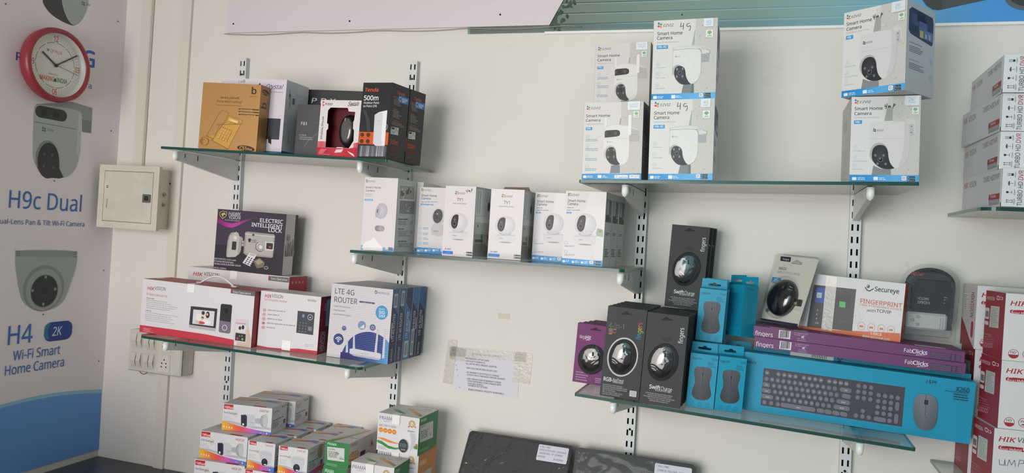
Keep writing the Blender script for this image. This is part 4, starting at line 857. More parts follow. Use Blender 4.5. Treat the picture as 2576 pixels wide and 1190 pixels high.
# phone in a hand
a.poly([(735, 895), (765, 850), (778, 905), (785, 940), (776, 990), (690, 985), (700, 930)], '#d8b9ac'); a.poly([(668, 915), (690, 905), (700, 945), (690, 955)], '#d8b9ac'); a.rect(684, 800, 758, 962, '#d5cfd6', r=8); a.rect(688, 826, 754, 838, '#c03a48'); a.rect(688, 838, 752, 895, '#e0dade'); a.rect(686, 893, 750, 952, '#3a3a40')
for x, y, rx, ry, k_ in ((715, 862, 9, 12, '#4a3836'), (735, 858, 9, 14, '#3d2f30'), (712, 882, 14, 9, '#e7d6d0'), (698, 930, 7, 8, '#d05048'), (731, 936, 7, 8, '#6fb36f'), (712, 915, 3, 3, '#ddd'), (728, 915, 3, 3, '#ddd')): a.ell(x, y, rx, ry, k_, n=14)
a.poly([(755, 868), (772, 900), (770, 935), (752, 930)], '#dcbfb3'); a.ring(690, 795, 12, 12, 1.5, '#c9c2c9', a0=180, a1=280)
a = c.top(((130, 515), (835, 612), (65, 530), (812, 628))).fill('#9f3029'); a.strip([(130, 515), (330, 540)], [(65, 530), (310, 562)], ['#a23a30', '#b12a36']); a.rect(66, 514, 140, 531, '#c8b9b6')
a = c.right(None).fill('#8f1d2a'); a.rect(5, 0, 95, 6, '#5f1620'); c.done({'front_panel': 'gloss'})
b = MB(); b.box(-0.036, -0.009, -0.0608, -0.0596, 0.140, 0.1642, '#f2f0f1', 0.0002); b.box(-0.036, -0.009, -0.0608, -0.035, 0.1646, 0.1652, '#eceaea', 0.0002); b.build('seal_tape', 'gloss', c.root)
b = MB(); b.tube([(-0.030+0.125*i/14, -0.014, 0.1655+0.026*math.sin(math.pi*i/14)) for i in range(15)], 0.0028, '#e3e1e2', 8)
for x in (-0.032, 0.096): b.box(x-0.009, x+0.009, -0.019, -0.009, 0.1646, 0.169, '#dddbdc', 0.001)
b.build('carry_handle', 'plastic', c.root)
# lock box on the rear carton
w, h, d = 0.2475, 0.191, 0.069
c = Carton('lock_box', 'dark purple-grey electric lock box standing on the rear white and red carton', 'box', -1.667, -0.133, zt+0.0017, w, h, d, 2.7, roll_of('C'), 0, col='#2a272f', cols={'right': '#cfcac8'})
Q = ((565, 60), (1018, 95), (545, 458), (998, 500)); a = c.front(Q).fill('#34313a')
a.strip([(566, 62), (700, 72), (850, 84), (1017, 96)], [(553, 300), (690, 300), (850, 310), (1005, 380)], ['#463a4e', '#4a3c52', '#41384a', '#37333e'])
top = [(562, 120), (620, 150), (660, 158), (700, 150), (760, 130), (800, 122), (840, 128)]; a.strip(top, [(560, 150), (620, 180), (660, 186), (700, 172), (760, 140), (800, 126), (840, 129)], ['#7d2a70', '#a8358f', '#c04aa4', '#b8459c', '#8f3a80', '#5d3360', '#463a4e'])
a.poly([(575, 82), (600, 72), (628, 80), (622, 110), (598, 130), (578, 108)], '#b09a6a'); a.poly([(580, 86), (600, 77), (622, 84), (617, 107), (598, 122), (583, 106)], '#3b352c'); a.poly([(588, 92), (608, 84), (620, 98), (604, 100), (598, 116), (592, 104)], '#cbb98a')
a.text('HAWK', 638, 103, 24, '#d8d6da', w=80, bold=1); a.text('VISION', 637, 125, 24, '#d8d6da', w=78, bold=1); a.text('SECURITY WITH COMFORT', 613, 137, 7, '#d0ced4', w=100, bold=1)
a.text('ELECTRIC', 845, 147, 25, '#e6e4e8', w=150, bold=3); a.text('INTELLIGENT', 790, 176, 25, '#e6e4e8', w=204, bold=3); a.text('LOCK', 902, 211, 25, '#e6e4e8', w=88, bold=3)
for i, t in enumerate(('MOTORISED LOCK with', '5 Computerised keys,', 'Access cards & Remote Unlock')): a.text(t, 551, 396+i*16, 11, '#dedce0', w=(145, 130, 178)[i], bold=(2, 1, 1)[i])
a.stroke([(551, 431), (650, 440)], 2, '#9a3a84'); a.text('HV-DL-202M-B', 549, 456, 10, '#dedce0', w=82, bold=1.5)
a.poly([(640, 222), (690, 212), (706, 240), (735, 248), (738, 280), (726, 300), (724, 352), (690, 380), (634, 382), (626, 370)], '#a9a7a2'); a.poly([(690, 212), (706, 222), (712, 245), (705, 360), (690, 380), (634, 382), (650, 240)], '#c2c0bb'); a.rect(666, 276, 692, 334, '#3a393a', r=4); a.ell(685, 252, 12, 12, '#e2e0de'); a.rect(726, 270, 745, 310, '#8b8780'); a.rect(730, 275, 742, 282, '#d8d2c0'); a.rect(730, 295, 742, 303, '#d8d2c0')
a.poly([(750, 215), (765, 210), (940, 228), (947, 240), (938, 376), (928, 384), (760, 368), (742, 355)], '#a29f9a'); a.poly([(758, 232), (938, 248), (930, 374), (752, 352)], '#b9b6b0'); a.stroke([(752, 226), (944, 244)], 6, '#d5d3ce'); a.poly([(798, 226), (812, 228), (811, 240), (797, 238)], '#4a4845')
a.poly([(770, 262), (780, 254), (792, 262), (786, 280), (776, 282)], '#34322f'); a.text('HAWK', 793, 272, 9, '#34322f', w=34, bold=1); a.text('VISION', 793, 284, 9, '#34322f', w=34, bold=1)
a.ell(850, 312, 32, 33, '#6a6863', n=8, rot=20); a.ell(852, 310, 28, 29, '#cdcac4', n=8, rot=20); a.ring(854, 312, 20, 21, 4, '#8b8882'); a.ell(855, 313, 9, 10, '#e8e6e2')
a.rect(884, 276, 940, 338, '#d8d6d2', r=3); a.rect(893, 284, 934, 328, '#3a3434', r=3); a.ell(915, 312, 9, 10, '#7d2a2a'); a.ell(915, 312, 3, 3, '#d9b0a0')
a.poly([(782, 350), (830, 365), (790, 442), (738, 418)], '#e0dee0'); a.poly([(787, 356), (820, 366), (815, 375), (782, 364)], '#b9b6ba')
for r_ in range(4):
    for q in range(3): a.rect(762+q*18-r_*7+12, 378+q*7+r_*12, 772+q*18-r_*7+12, 386+q*7+r_*12, '#2d2c30', r=2)
a.poly([(808, 405), (850, 385), (886, 415), (878, 445), (835, 455)], '#7d7468'); a.poly([(820, 408), (850, 392), (876, 414), (840, 432)], '#a89c8c'); a.ring(895, 450, 14, 10, 3, '#c9c5c0')
a = c.right(((1018, 95), (1095, 103), (998, 500), (1072, 500))).fill('#c9c5c4')
a.poly([(1078, 100), (1096, 103), (1074, 502), (1058, 500)], '#2a2830')
R = random.Random(9)
for i in range(16): x = 1012+i*3.6; a.rect(x, 380-R.uniform(20, 150), x+2.4, 380, '#9c9897'); a.k -= a.step
a.lines(1020, 235, 1050, 5, 8, 4, '#7a7674', seed=3); c.done({'front_panel': 'gloss'})
# face terminal
c = car('terminal_carton', 'white face recognition terminal carton with red side and a tape square at its foot', 'carton', 'C', -1.4005, -0.251, 0.197, 0.167, 0.10, 3.1, col='#d8d3d7', cols={'right': '#9c2531', 'top': '#cfc9cb'})
Q = ((835, 610), (1240, 652), (805, 988), (1200, 1040)); a = c.front(Q).fill('#ded9de')
hik(a, 859, 656, 22, 122, '#55545a'); a.text('Face Recognition Terminal', 856, 676, 14, '#b04a58', w=150, bold=0.5); a.text('MinMoe', 1146, 681, 16, '#55545a', w=57, bold=1, shear=0.15)
a.poly([(1079, 746), (1193, 758), (1178, 909), (1066, 893)], '#45474e'); a.ell(1116, 780, 8, 12, '#7d90c0'); a.ring(1161, 790, 17, 19, 3, '#c9ccd4'); a.ell(1161, 791, 4, 5, '#c9ccd4')
for i in range(4):
    for j in range(3): a.ell(1094+j*20-i*2.5, 826+j*2.5+i*19, 5, 5, '#6d707a')
a.rect(1145, 850, 1172, 884, '#6d707a', r=3); a.ring(1158, 866, 8, 9, 2, '#b0b3bb')
for i in range(5): y = 742+i*29; a.ring(857-i*2.4, y, 10, 11, 1.6, '#c0505c'); a.rect(852-i*2.4, y-5, 862-i*2.4, y+5, '#d9949c' if i != 3 else '#b53642'); a.lines(880-i*2.4, y-4, (1000, 955, 980, 1062, 930)[i], 1, 8, 7, '#a8a5ad', seed=i, dx=0.1, ragged=0.05)
a.strip([(808, 975), (880, 990), (980, 998), (1080, 998), (1150, 1008), (1203, 1014)], [(804, 990), (880, 998), (980, 1012), (1080, 1024), (1150, 1033), (1200, 1041)], ['#c4414e']*6); a.lines(1120, 970, 1185, 2, 10, 4, '#c4bfc5', seed=8)
a = c.right(((1240, 652), (1308, 648), (1200, 1040), (1275, 1020))).fill('#a12633'); a.text('HIKVISION', 1232, 1012, 19, '#e3c8cb', w=130, rot=90, bold=3, shear=0.15); a.lines(1238, 850, 1243, 12, 13, 5, '#c07a80', seed=2); a.rect(1262, 672, 1300, 835, '#aeb6b8'); a.text('MinMoe', 1256, 740, 12, '#d8b0b4', w=50, rot=90)
a.rect(1240, 648, 1310, 660, '#7b1c28'); c.done({'front_panel': 'gloss'})
b = MB(); b.box(-0.016, 0.012, -0.0512, -0.0503, 0.002, 0.030, '#f6f5f4', 0.0002); b.build('seal_tape', 'gloss', c.root)
# five router boxes
def router(label, y, col_side, group=None):
    d = 0.0425; x = -1.175+0.0005*(y+0.236)/0.0435
    c = car('router_box', label, 'box', 'C', x, y, 0.193, 0.210, d, 1.0, col='#2b4f86', cols={'top': '#8f979c', 'left': '#3a78b4', 'right': col_side}, mat='card')
    return c
def router_side(a, col, hi, lab):
    a.fill(col); a.poly([(0, 0), (100, 0), (100, 35), (0, 20)], hi) if hi else None
    a.text('LTE 4G ROUTER', 62, 70, 34, '#cfd6e4', w=37, rot=90, bold=1.5); a.text('HI-FOCUS', 58, 97, 20, '#cfd6e4', w=17, rot=90, bold=2)
    if lab == 1: a.rect(22, 6, 78, 25, '#b9c6ca', r=3); a.rect(30, 9, 70, 22, '#7f9096'); a.rect(14, 45, 24, 65, '#cfd6e4')
    if lab == 2: a.rect(25, 3, 75, 24, '#b9c6ca', r=3); a.rect(34, 6, 66, 21, '#7f9096')
    if lab == 3: a.rect(18, 74, 84, 97, '#c2ccce', r=2); a.rect(28, 77, 74, 94, '#8a999d'); a.rect(74, 46, 84, 62, '#cfd6e4')
    if lab == 4: a.rect(16, 59, 66, 96, '#b4bfc2', r=2); a.rect(24, 62, 58, 76, '#7f8b90'); a.rect(24, 79, 58, 93, '#7f8b90'); a.rect(76, 43, 86, 60, '#cfd6e4')
    if lab == 5: a.rect(76, 42, 86, 60, '#cfd6e4')
c = router('white glaring router box fronting its row of five', -0.2355, '#2a3a6a')
Q = ((125, 108), (650, 165), (75, 735), (592, 808)); a = c.front(Q).fill('#d8d2d8')
a.poly([(195, 748), (205, 700), (250, 620), (300, 565), (380, 530), (470, 528), (560, 570), (612, 640), (596, 790)], '#3a4a86'); a.poly([(560, 570), (612, 625), (594, 800), (540, 790)], '#5a93c8'); a.strip([(195, 700), (330, 720), (470, 745), (600, 760)], [(190, 752), (330, 772), (470, 790), (592, 808)], ['#3b3070', '#35427f', '#3f6fae', '#5aa0d4'])
a.text('LTE 4G', 148, 197, 46, '#4b4a58', w=168, bold=0.5); a.text('ROUTER', 142, 270, 46, '#4b4a58', w=200, bold=0.5)
a.poly([(490, 178), (500, 170), (513, 178), (510, 196), (501, 204), (493, 196)], '#4a5a90'); a.ell(501, 187, 6, 8, '#d8d2d8'); a.text('HI-FOCUS', 516, 200, 18, '#5a6a98', w=96, bold=1.5)
a.rect(358, 262, 490, 292, '#5a5672', r=14); a.text('VOIP & VOLTE', 385, 284, 12, '#d8d4e0', w=82, bold=1)
for i, t in enumerate(('Stable WiFi Experience', 'High Speed WiFi', 'All GSM Network Support')): a.text('> '+t, 134-i*3, 310+i*34, 12, '#7a7684', w=(150, 108, 160)[i], bold=0.5)
a.ell(549, 364, 52, 60, '#6cb0d4', '#4a94c4'); a.text('Support', 525, 335, 11, '#e3eef5', w=48); a.text('5G', 524, 372, 25, '#eef4f8', w=48, bold=1); a.text('SIM', 522, 402, 22, '#eef4f8', w=50, bold=1)
for x, y, r_ in ((226, 498, 19), (378, 474, 34), (470, 492, 25)): a.ell(x, y, r_, r_*1.1, '#5d6d98' if r_ < 30 else '#8796b0')
for i in range(4): a.rect(360+i*10, 490-i*8, 367+i*10, 500, '#dfe3ea')
a.ring(470, 492, 12, 13, 3, '#cfd4e0'); a.ring(226, 498, 9, 9, 3, '#cfd4e0', a0=180, a1=360)
a.ell(178, 592, 44, 50, '#3f4d86')
for r_, w_ in ((32, 7), (19, 7)): a.ring(178, 605, r_, r_*1.1, w_, '#e6e4ec', a0=205, a1=335)
a.ell(176, 608, 7, 8, '#e6e4ec')
for x0, y0, x1, y1 in ((252, 600, 248, 705), (310, 560, 308, 700), (514, 508, 492, 712), (578, 505, 556, 755)): a.poly([(x0-7, y0), (x0+7, y0), (x1+11, y1), (x1-10, y1)], '#cfccd8')
a.poly([(272, 675), (300, 670), (530, 712), (540, 722), (538, 755), (520, 772), (310, 735), (272, 712)], '#d6d3de'); a.poly([(280, 712), (530, 758), (520, 772), (310, 735)], '#b9b5c6'); a.text('HI-FOCUS', 370, 715, 9, '#8f8ba0', w=60)
for i in range(7): a.ell(330+i*25, 712+i*5, 3, 3, '#8f8ba0')
router_side(c.right(None), '#28345e', '#3f6f9e', 1); c.done({'front_panel': 'flute', 'side_panel': 'gloss'})
for i, (lab, col, hi, lb) in enumerate((('router box second from the front of its row, label high on its spine', '#28345e', '#3a6a98', 2), ('middle router box of five, white label low on its spine', '#3a78b0', '#2a355e', 3), ('fourth router box from the front, two labels low on its spine', '#28345e', '#3a78b0', 4), ('rearmost router box of the row of five, at the wall', '#262d4e', '#34699c', 5))):
    c = router(lab, -0.192+i*0.0432, col); router_side(c.right(None), col, hi, lb)
    a = c.front(((0, 0), (100, 0), (0, 100), (100, 100))).fill('#d8d2d8'); a.text('LTE 4G', 5, 13, 7, '#4b4a58'); a.text('ROUTER', 4, 25, 7, '#4b4a58'); c.done({'side_panel': 'gloss'})

# ------------------------------------------------------------ upper-right shelf: outdoor camera cartons
def h8_front(a, kind):
    lt = '#e2dfde' if kind != 'h9' else '#ddd8d6'
    if kind == '4g':      # quad (1060,143) (1835,100) (1045,1095) (1805,1085)
        a.fill(lt); a.poly([(1565, 120), (1835, 100), (1805, 1010), (1545, 1015)], '#cfccc6'); sp = (1565, 1820, 130, 1000)
    elif kind == '2k': a.fill(lt); a.poly([(600, 40), (862, 30), (835, 755), (575, 755)], '#cdcac6'); sp = (605, 850, 50, 740)
    else: a.fill(lt); a.poly([(650, 75), (912, 65), (888, 900), (632, 900)], '#cbc6c0'); sp = (655, 900, 80, 880)
    R = random.Random(len(kind)+7)
    for i in range(130):
        x, y = R.uniform(sp[0], sp[1]), R.uniform(sp[2], sp[3]); s_ = (sp[3]-sp[2])/900; a.ell(x, y, R.uniform(2, 9)*s_, R.uniform(2, 7)*s_, R.choice(['#b9b5ae', '#dedbd6', '#aaa69f', '#d6d3cd']), n=7); a.k -= a.step
    a.up()
    if kind == '4g':
        a.poly([(1555, 250), (1562, 260), (1550, 440), (1518, 440)], '#a9b5af'); a.poly([(1562, 260), (1575, 300), (1555, 440), (1550, 440)], '#d8d8d4')
        ezviz(a, 1108, 222, 32, w=124); a.text('Smart Home', 1103, 320, 39, '#3b3a3e', w=306, bold=1.6); a.text('Camera', 1101, 374, 39, '#3b3a3e', w=186, bold=1.6); a.text('Creating easy smart homes', 1099, 415, 16, '#a9a7a8', w=265)
        a.rect(1100, 443, 1232, 482, '#3a94d2', r=6); a.text('H8c 4G', 1113, 474, 26, '#eef4f8', w=104, bold=3)
        for y, t, w_ in ((668, '2K+ Resolution', 115), (792, 'Smart Tracking', 120), (916, 'Active Defense', 118)): x = 1118-(y-668)*0.02; a.ring(x, y, 23, 25, 2.5, '#9dbdd8'); a.text(t, x-27, y+48, 13, '#9db3cc', w=w_); a.ell(x, y, 9, 8, '#bcd2e4')
        # camera
        a.ell(1470, 470, 168, 30, '#d8d8d6'); a.poly([(1292, 480), (1470, 462), (1620, 480), (1638, 560), (1630, 770), (1615, 830), (1575, 880), (1510, 912), (1420, 915), (1350, 880), (1300, 790), (1288, 600)], '#e4e3e2'); a.stroke([(1296, 500), (1470, 482), (1610, 486), (1634, 520)], 4, '#7d8080'); a.stroke([(1296, 470), (1290, 800)], 3, '#b9b7b6'); a.stroke([(1632, 520), (1628, 780), (1590, 870), (1520, 910)], 3, '#b5b6b6')
        a.poly([(1634, 545), (1728, 545), (1728, 640), (1632, 640)], '#aab0b2'); a.poly([(1640, 500), (1690, 488), (1740, 500), (1738, 540), (1640, 545)], '#dcdcda'); a.stroke([(1690, 490), (1738, 505), (1736, 540), (1690, 535)], 3.5, '#606466'); ezviz(a, 1322, 585, 10, '#8d8d8e', bw=True, w=44)
        a.ell(1350, 745, 60, 72, '#b9b8b6'); a.poly([(1310, 780), (1315, 725), (1345, 692), (1385, 688), (1425, 705), (1445, 745), (1448, 800), (1465, 850), (1490, 890), (1518, 908), (1460, 920), (1390, 910), (1345, 870), (1318, 825)], '#3c3c42'); a.ell(1378, 770, 58, 74, '#4a4a50', '#3c3c42')
        for p in ((1345, 730), (1411, 724), (1343, 818), (1411, 815)): a.ell(*p, 11, 17, '#8d8d90')
        a.ring(1378, 773, 24, 26, 6, '#77777c'); a.ell(1378, 773, 15, 17, '#2a2a2e'); a.ell(1374, 766, 4, 4, '#a5a5aa')
        a.poly([(1420, 920), (1545, 905), (1545, 1015), (1400, 1015)], '#84898c'); a.poly([(1520, 908), (1545, 905), (1545, 1015), (1512, 1015)], '#6f7578')
        for p in ((1452, 618), (1580, 630), (1505, 690), (1570, 862), (1483, 742), (1545, 760)): a.ell(*p, 6, 9, '#f6f6f6', n=9)
        a.strip([(1047, 1025), (1250, 1022), (1480, 1016), (1808, 1005)], [(1044, 1096), (1250, 1094), (1480, 1090), (1805, 1086)], ['#2f92d2', '#3a9adb', '#62b4ea', '#6fb8ea'])
        a.rect(1068, 1048, 1110, 1082, '#eef4f8', r=8); a.rect(1282, 1038, 1328, 1078, '#eef4f8', r=6); a.lines(1120, 1052, 1190, 2, 16, 8, '#cfe4f4', seed=1); a.lines(1335, 1045, 1410, 2, 16, 8, '#cfe4f4', seed=2); petals(a, 1612, 1018, 44); store_marks(a, 1670, 1017, 25)
        a.rect(1665, 112, 1780, 208, '#e9edf0', r=5); a.rect(1690, 255, 1774, 343, '#f0f0ee', r=4)
        a.text('4G', 1693, 170, 34, '#86b8dc', w=58, bold=1); a.rect(1690, 182, 1752, 185, '#a9c8e0'); a.rect(1696, 191, 1746, 194, '#c4d8e6')
        a.ell(1733, 283, 26, 20, '#86b586'); a.rect(1729, 280, 1737, 312, '#86b586'); a.text('LEAF', 1706, 334, 18, '#4f8f5a', w=52, bold=3)
    elif kind == '2k':     # quad (230,52) (862,30) (200,815) (828,818)
        a.poly([(548, 150), (602, 145), (596, 265), (522, 268)], '#a8a9a4'); a.poly([(560, 60), (606, 50), (600, 145), (545, 150)], '#d6d4d0')
        ezviz(a, 258, 112, 21, '#2f2f33', w=104); a.text('Smart Home', 254, 172, 28, '#36363a', w=258, bold=1.6); a.text('Camera', 252, 217, 28, '#36363a', w=156, bold=1.6); a.text('Creating easy smart homes', 250, 245, 13, '#b0aeb0', w=234)
        a.rect(248, 264, 320, 296, '#3f9ad8', r=5); a.text('H8c', 259, 289, 20, '#eef4f8', w=46, bold=2)
        for y, t, w_ in ((508, '360° Panorama View', 112), (600, 'Auto-Zoom Tracking', 136), (672, 'Active Defense', 100)): x = 260-(y-508)*0.05; a.ring(x, y, 18, 20, 2, '#b0cce2'); a.ell(x, y, 8, 7, '#c6d9e8'); a.text(t, x-24, y+38, 11, '#a3bbd4', w=w_)
        a.poly([(395, 300), (420, 278), (560, 270), (700, 268), (748, 290), (755, 330), (745, 560), (725, 620), (690, 670), (640, 695), (560, 700), (470, 690), (410, 620), (388, 540), (388, 400)], '#dcd7da'); a.poly([(388, 430), (752, 418), (752, 425), (388, 436)], '#cfcacd'); a.poly([(700, 268), (748, 290), (755, 330), (745, 560), (725, 620), (690, 670), (640, 695), (690, 560), (705, 400)], '#d0cbcf')
        a.poly([(715, 255), (760, 242), (805, 260), (806, 370), (790, 395), (752, 398), (750, 300), (720, 275)], '#d5d2d2'); a.poly([(748, 300), (790, 290), (790, 392), (752, 396)], '#bfbcbd'); a.ell(768, 316, 6, 6, '#77777a'); a.ell(766, 370, 6, 6, '#77777a'); ezviz(a, 421, 364, 15, '#4f4f54', bw=True, w=64)
        a.ell(470, 560, 85, 96, '#b9b5b6'); a.poly([(404, 590), (410, 530), (440, 492), (490, 482), (530, 496), (552, 540), (556, 600), (570, 650), (592, 680), (614, 695), (560, 707), (490, 698), (440, 665), (412, 630)], '#343238'); a.ell(482, 580, 66, 84, '#454349', '#343238')
        for p in ((438, 580), (512, 580), (456, 656), (530, 657)): a.ell(*p, 13, 14, '#8d8a8c', '#5a585c')
        a.ring(485, 618, 22, 24, 5, '#6f6d72'); a.ell(485, 618, 14, 16, '#222026'); a.ell(480, 610, 5, 5, '#b5b3b8'); a.poly([(418, 672), (480, 700), (575, 706), (575, 755), (402, 756)], '#8b8e8f')
        for i in range(18): a.ell(R.uniform(400, 730), R.uniform(290, 460), 4, 5, '#e8e4e6', n=7)
        a.strip([(203, 756), (400, 757), (590, 757), (830, 757)], [(200, 818), (400, 819), (590, 819), (828, 820)], ['#2f8fd2', '#3a98da', '#62b0e8', '#58a8e2'])
        a.rect(226, 778, 264, 804, '#eef4f8', r=6); a.rect(418, 774, 458, 804, '#eef4f8', r=6); a.lines(276, 780, 348, 2, 14, 7, '#cfe4f4', seed=1); a.lines(468, 780, 540, 2, 14, 7, '#cfe4f4', seed=2); petals(a, 673, 766, 40); store_marks(a, 728, 769, 21)
        a.rect(712, 35, 842, 122, '#e4e6ea', r=3); a.rect(776, 140, 836, 203, '#ecefe9', r=3); a.text('2K', 745, 84, 28, '#8fb6d8', w=48, bold=1); a.text('+', 795, 70, 12, '#8fb6d8', bold=1); a.rect(744, 92, 812, 95, '#b4cde0'); a.rect(752, 101, 800, 103, '#c9dae8'); a.ell(805, 158, 20, 14, '#8aba8a'); a.rect(802, 155, 808, 178, '#8aba8a'); a.text('LEAF', 787, 196, 14, '#57965f', w=38, bold=3)
        for p in ([(530, 118), (527, 140), (545, 132)], [(548, 112), (536, 158)], [(556, 148), (562, 128), (568, 146), (574, 127), (582, 146)], [(600, 150), (610, 110), (622, 120), (606, 132)]): a.stroke(p, 4.5, '#2b2a2e')
    else:                  # quad (220,85) (912,65) (203,960) (880,965)
        a.poly([(640, 260), (652, 270), (640, 340), (628, 335)], '#9aa5a0')
        ezviz(a, 250, 165, 24, w=112); a.text('Smart Home', 242, 253, 31, '#3b393b', w=280, bold=1.6); a.text('Camera', 240, 304, 31, '#3b393b', w=170, bold=1.6); a.text('Creating easy smart homes', 242, 338, 13, '#b0acab', w=212)
        a.rect(242, 369, 315, 402, '#3a92cc', r=5); a.text('H9c', 254, 394, 21, '#eef4f8', w=48, bold=2)
        for y in (475, 582, 695, 810): x = 264-(y-475)*0.012; a.ring(x, y, 20, 22, 2, '#9db9cf'); a.ell(x, y, 9, 9, '#c0d2e0'); a.lines(x-22, y+28, x+(150, 130, 118, 128)[(475, 582, 695, 810).index(y)], 2, 18, 9, '#98a9c0', seed=y, ragged=0.2)
        a.rect(459, 258, 484, 380, '#e6e4e2', r=10); a.poly([(455, 362), (600, 342), (735, 352), (748, 370), (745, 680), (730, 750), (690, 790), (640, 800), (540, 800), (470, 740), (448, 640)], '#e6e2df'); a.poly([(735, 352), (855, 395), (855, 530), (745, 530)], '#b9b8b4'); a.poly([(735, 352), (855, 395), (850, 405), (740, 372)], '#d6d5d2'); a.stroke([(750, 455), (830, 450)], 3, '#96958f')
        a.poly([(460, 420), (480, 405), (600, 398), (632, 410), (640, 440), (630, 466), (600, 476), (460, 490)], '#3a373a'); a.ell(515, 440, 18, 20, '#252327'); a.ell(585, 437, 18, 20, '#56525a'); a.ell(472, 445, 8, 15, '#56525a')
        a.rect(736, 224, 764, 460, '#efedec', r=13); a.stroke([(452, 500), (742, 496)], 2.5, '#bdb9b5'); ezviz(a, 486, 545, 10, '#a5a19f', bw=True, w=44)
        a.ell(525, 665, 72, 88, '#c9c5c2'); a.poly([(472, 690), (480, 630), (510, 600), (550, 594), (580, 612), (592, 660), (595, 710), (608, 755), (645, 796), (590, 806), (530, 790), (490, 745)], '#3a3a3e')
        for p in ((505, 630), (568, 628), (502, 710), (568, 708)): a.ell(*p, 10, 14, '#7d7b7d')
        a.ell(536, 670, 22, 26, '#2c2b2f'); a.poly([(538, 805), (635, 805), (634, 892), (524, 892)], '#7f8386')
        a.strip([(204, 900), (430, 895), (650, 898), (888, 893)], [(203, 961), (430, 963), (650, 964), (880, 966)], ['#2f8dcc', '#3a98d8', '#5aaade', '#3f96d4'])
        a.rect(220, 918, 258, 946, '#eef4f8', r=7); a.rect(386, 914, 428, 946, '#eef4f8', r=6); a.lines(266, 920, 335, 2, 14, 7, '#cfe4f4', seed=1); a.lines(440, 920, 500, 2, 14, 7, '#cfe4f4', seed=2); a.rect(576, 914, 728, 950, '#eef1f2', r=5); a.ring(600, 932, 12, 11, 3, '#555'); a.text('Google Home', 622, 943, 14, '#4a4a4e', w=98, bold=1.5); a.rect(746, 912, 862, 950, '#e6eaec', r=5); a.text('alexa', 758, 932, 12, '#4a4a4e', w=36, bold=1.5); a.rect(810, 914, 812, 948, '#aaa'); a.text('IFTTT', 818, 938, 14, '#6a6a6e', w=38)
        a.rect(728, 68, 868, 165, '#eaecee', r=4); a.rect(796, 186, 858, 258, '#eeefec', r=4); a.text('Dual 3K', 746, 113, 24, '#a9c0d8', w=102, bold=1); a.rect(748, 124, 844, 128, '#a9c8e0'); a.rect(762, 138, 832, 141, '#c4d8e6'); a.ell(827, 208, 22, 16, '#8aba8a'); a.rect(824, 205, 830, 230, '#8aba8a'); a.text('LEAF', 806, 250, 16, '#57965f', w=44, bold=3)
def mark_4g(a):
    for p in ([(1388, 165), (1380, 215), (1415, 205)], [(1418, 170), (1413, 248)], [(1490, 172), (1462, 178), (1452, 200), (1470, 215), (1492, 200), (1498, 205), (1500, 240), (1484, 262)]): a.stroke(p, 5, '#3a3a3e')
def h8_side(a):
    a.fill('#c3cad0'); a.poly([(6, 10), (16, 6), (90, 8), (94, 14), (93, 38), (88, 41), (12, 36), (6, 32)], '#39435a')
    for x0, y0, x1, y1, k_ in ((15, 12, 40, 24, '#4a5878'), (35, 8, 65, 20, '#2a3040'), (42, 16, 72, 30, '#5a6a92'), (60, 26, 92, 36, '#6d80ac'), (12, 26, 34, 33, '#2f3848'), (45, 28, 58, 36, '#c8b878'), (64, 30, 70, 35, '#a8b8d8'), (78, 29, 84, 35, '#a8b8d8')): a.rect(x0, y0, x1, y1, k_)
    a.poly([(36, 18), (52, 9), (74, 18)], '#1e2432'); a.text('AI-Powered Human Detection', 10, 46, 1.3, '#5a6470', w=44); a.lines(10, 49, 66, 4, 1.9, 0.9, '#77828c', seed=2); a.text('Auto-Zoom Tracking', 10, 65, 1.3, '#5a6470', w=34); a.lines(10, 68, 66, 4, 1.9, 0.9, '#77828c', seed=4)
    a.rect(85, 56, 93, 62, '#9fc0d8'); a.ring(88, 78, 5, 3, 0.8, '#9fb4c8')
Q4 = ((1060, 143), (1835, 100), (1045, 1095), (1805, 1085)); QK = ((230, 52), (862, 30), (200, 815), (828, 818)); Q9 = ((220, 85), (912, 65), (203, 960), (880, 965)); U = ((0, 0), (100, 0), (0, 100), (100, 100))
wt = '#d9d6d3'
def outdoor(label, x, y, w, h, d, yaw, kind, dz=0, mark=False):
    c = car('camera_carton', label, 'carton', 'D', x, y, w, h, d, yaw, dz, col=wt, cols={'right': '#77777a' if kind == 'h9' else '#c3cad0', 'left': '#c2c2bd', 'bottom': '#b0b2b5'})
    a = c.front({'4g': Q4, '2k': QK, 'h9': Q9}[kind]); h8_front(a, kind)
    if mark: mark_4g(a)
    if kind == 'h9':
        s_ = c.right(U).fill('#5d5d60'); s_.rect(8, 8, 92, 40, '#38393c'); s_.lines(12, 50, 80, 6, 5, 2, '#8a8a8d', seed=3)
    else: h8_side(c.right(U))
    l = c.left(U).fill('#c6c6c1'); l.lines(20, 55, 80, 8, 4.5, 1.2, '#a9aaa6', seed=2); l.rect(20, 20, 60, 34, '#b5b6b2')
    return c.done({'front_panel': 'gloss', 'side_panel': 'card'})
outdoor('crumple-footed dual-lens carton at the front corner of its shelf', -0.441, -0.3185, 0.147, 0.189, 0.094, -1.4, 'h9')
r9 = [o for o in COL.objects if o.get('label', '').startswith('crumple-footed')][0]
dup(r9, pose('D', -0.461, -0.145, 0.147, 0.094, 0.4), 'dual-lens carton at the wall, hidden under another of its kind')
dup(r9, pose('D', -0.461, -0.145, 0.147, 0.094, 0.4, 0.1905), 'dual-lens carton peeping over the front one from the stack at the wall')
outdoor('4G outdoor camera carton, lower of the two marked in ink', -0.278, -0.3185, 0.150, 0.192, 0.125, -0.5, '4g', 0, True)
r4 = [o for o in COL.objects if o.get('label', '').startswith('4G outdoor camera carton, lower')][0]
dup(r4, pose('D', -0.284, -0.310, 0.150, 0.125, 0.9, 0.1935), '4G outdoor camera carton, upper of the two marked in ink')
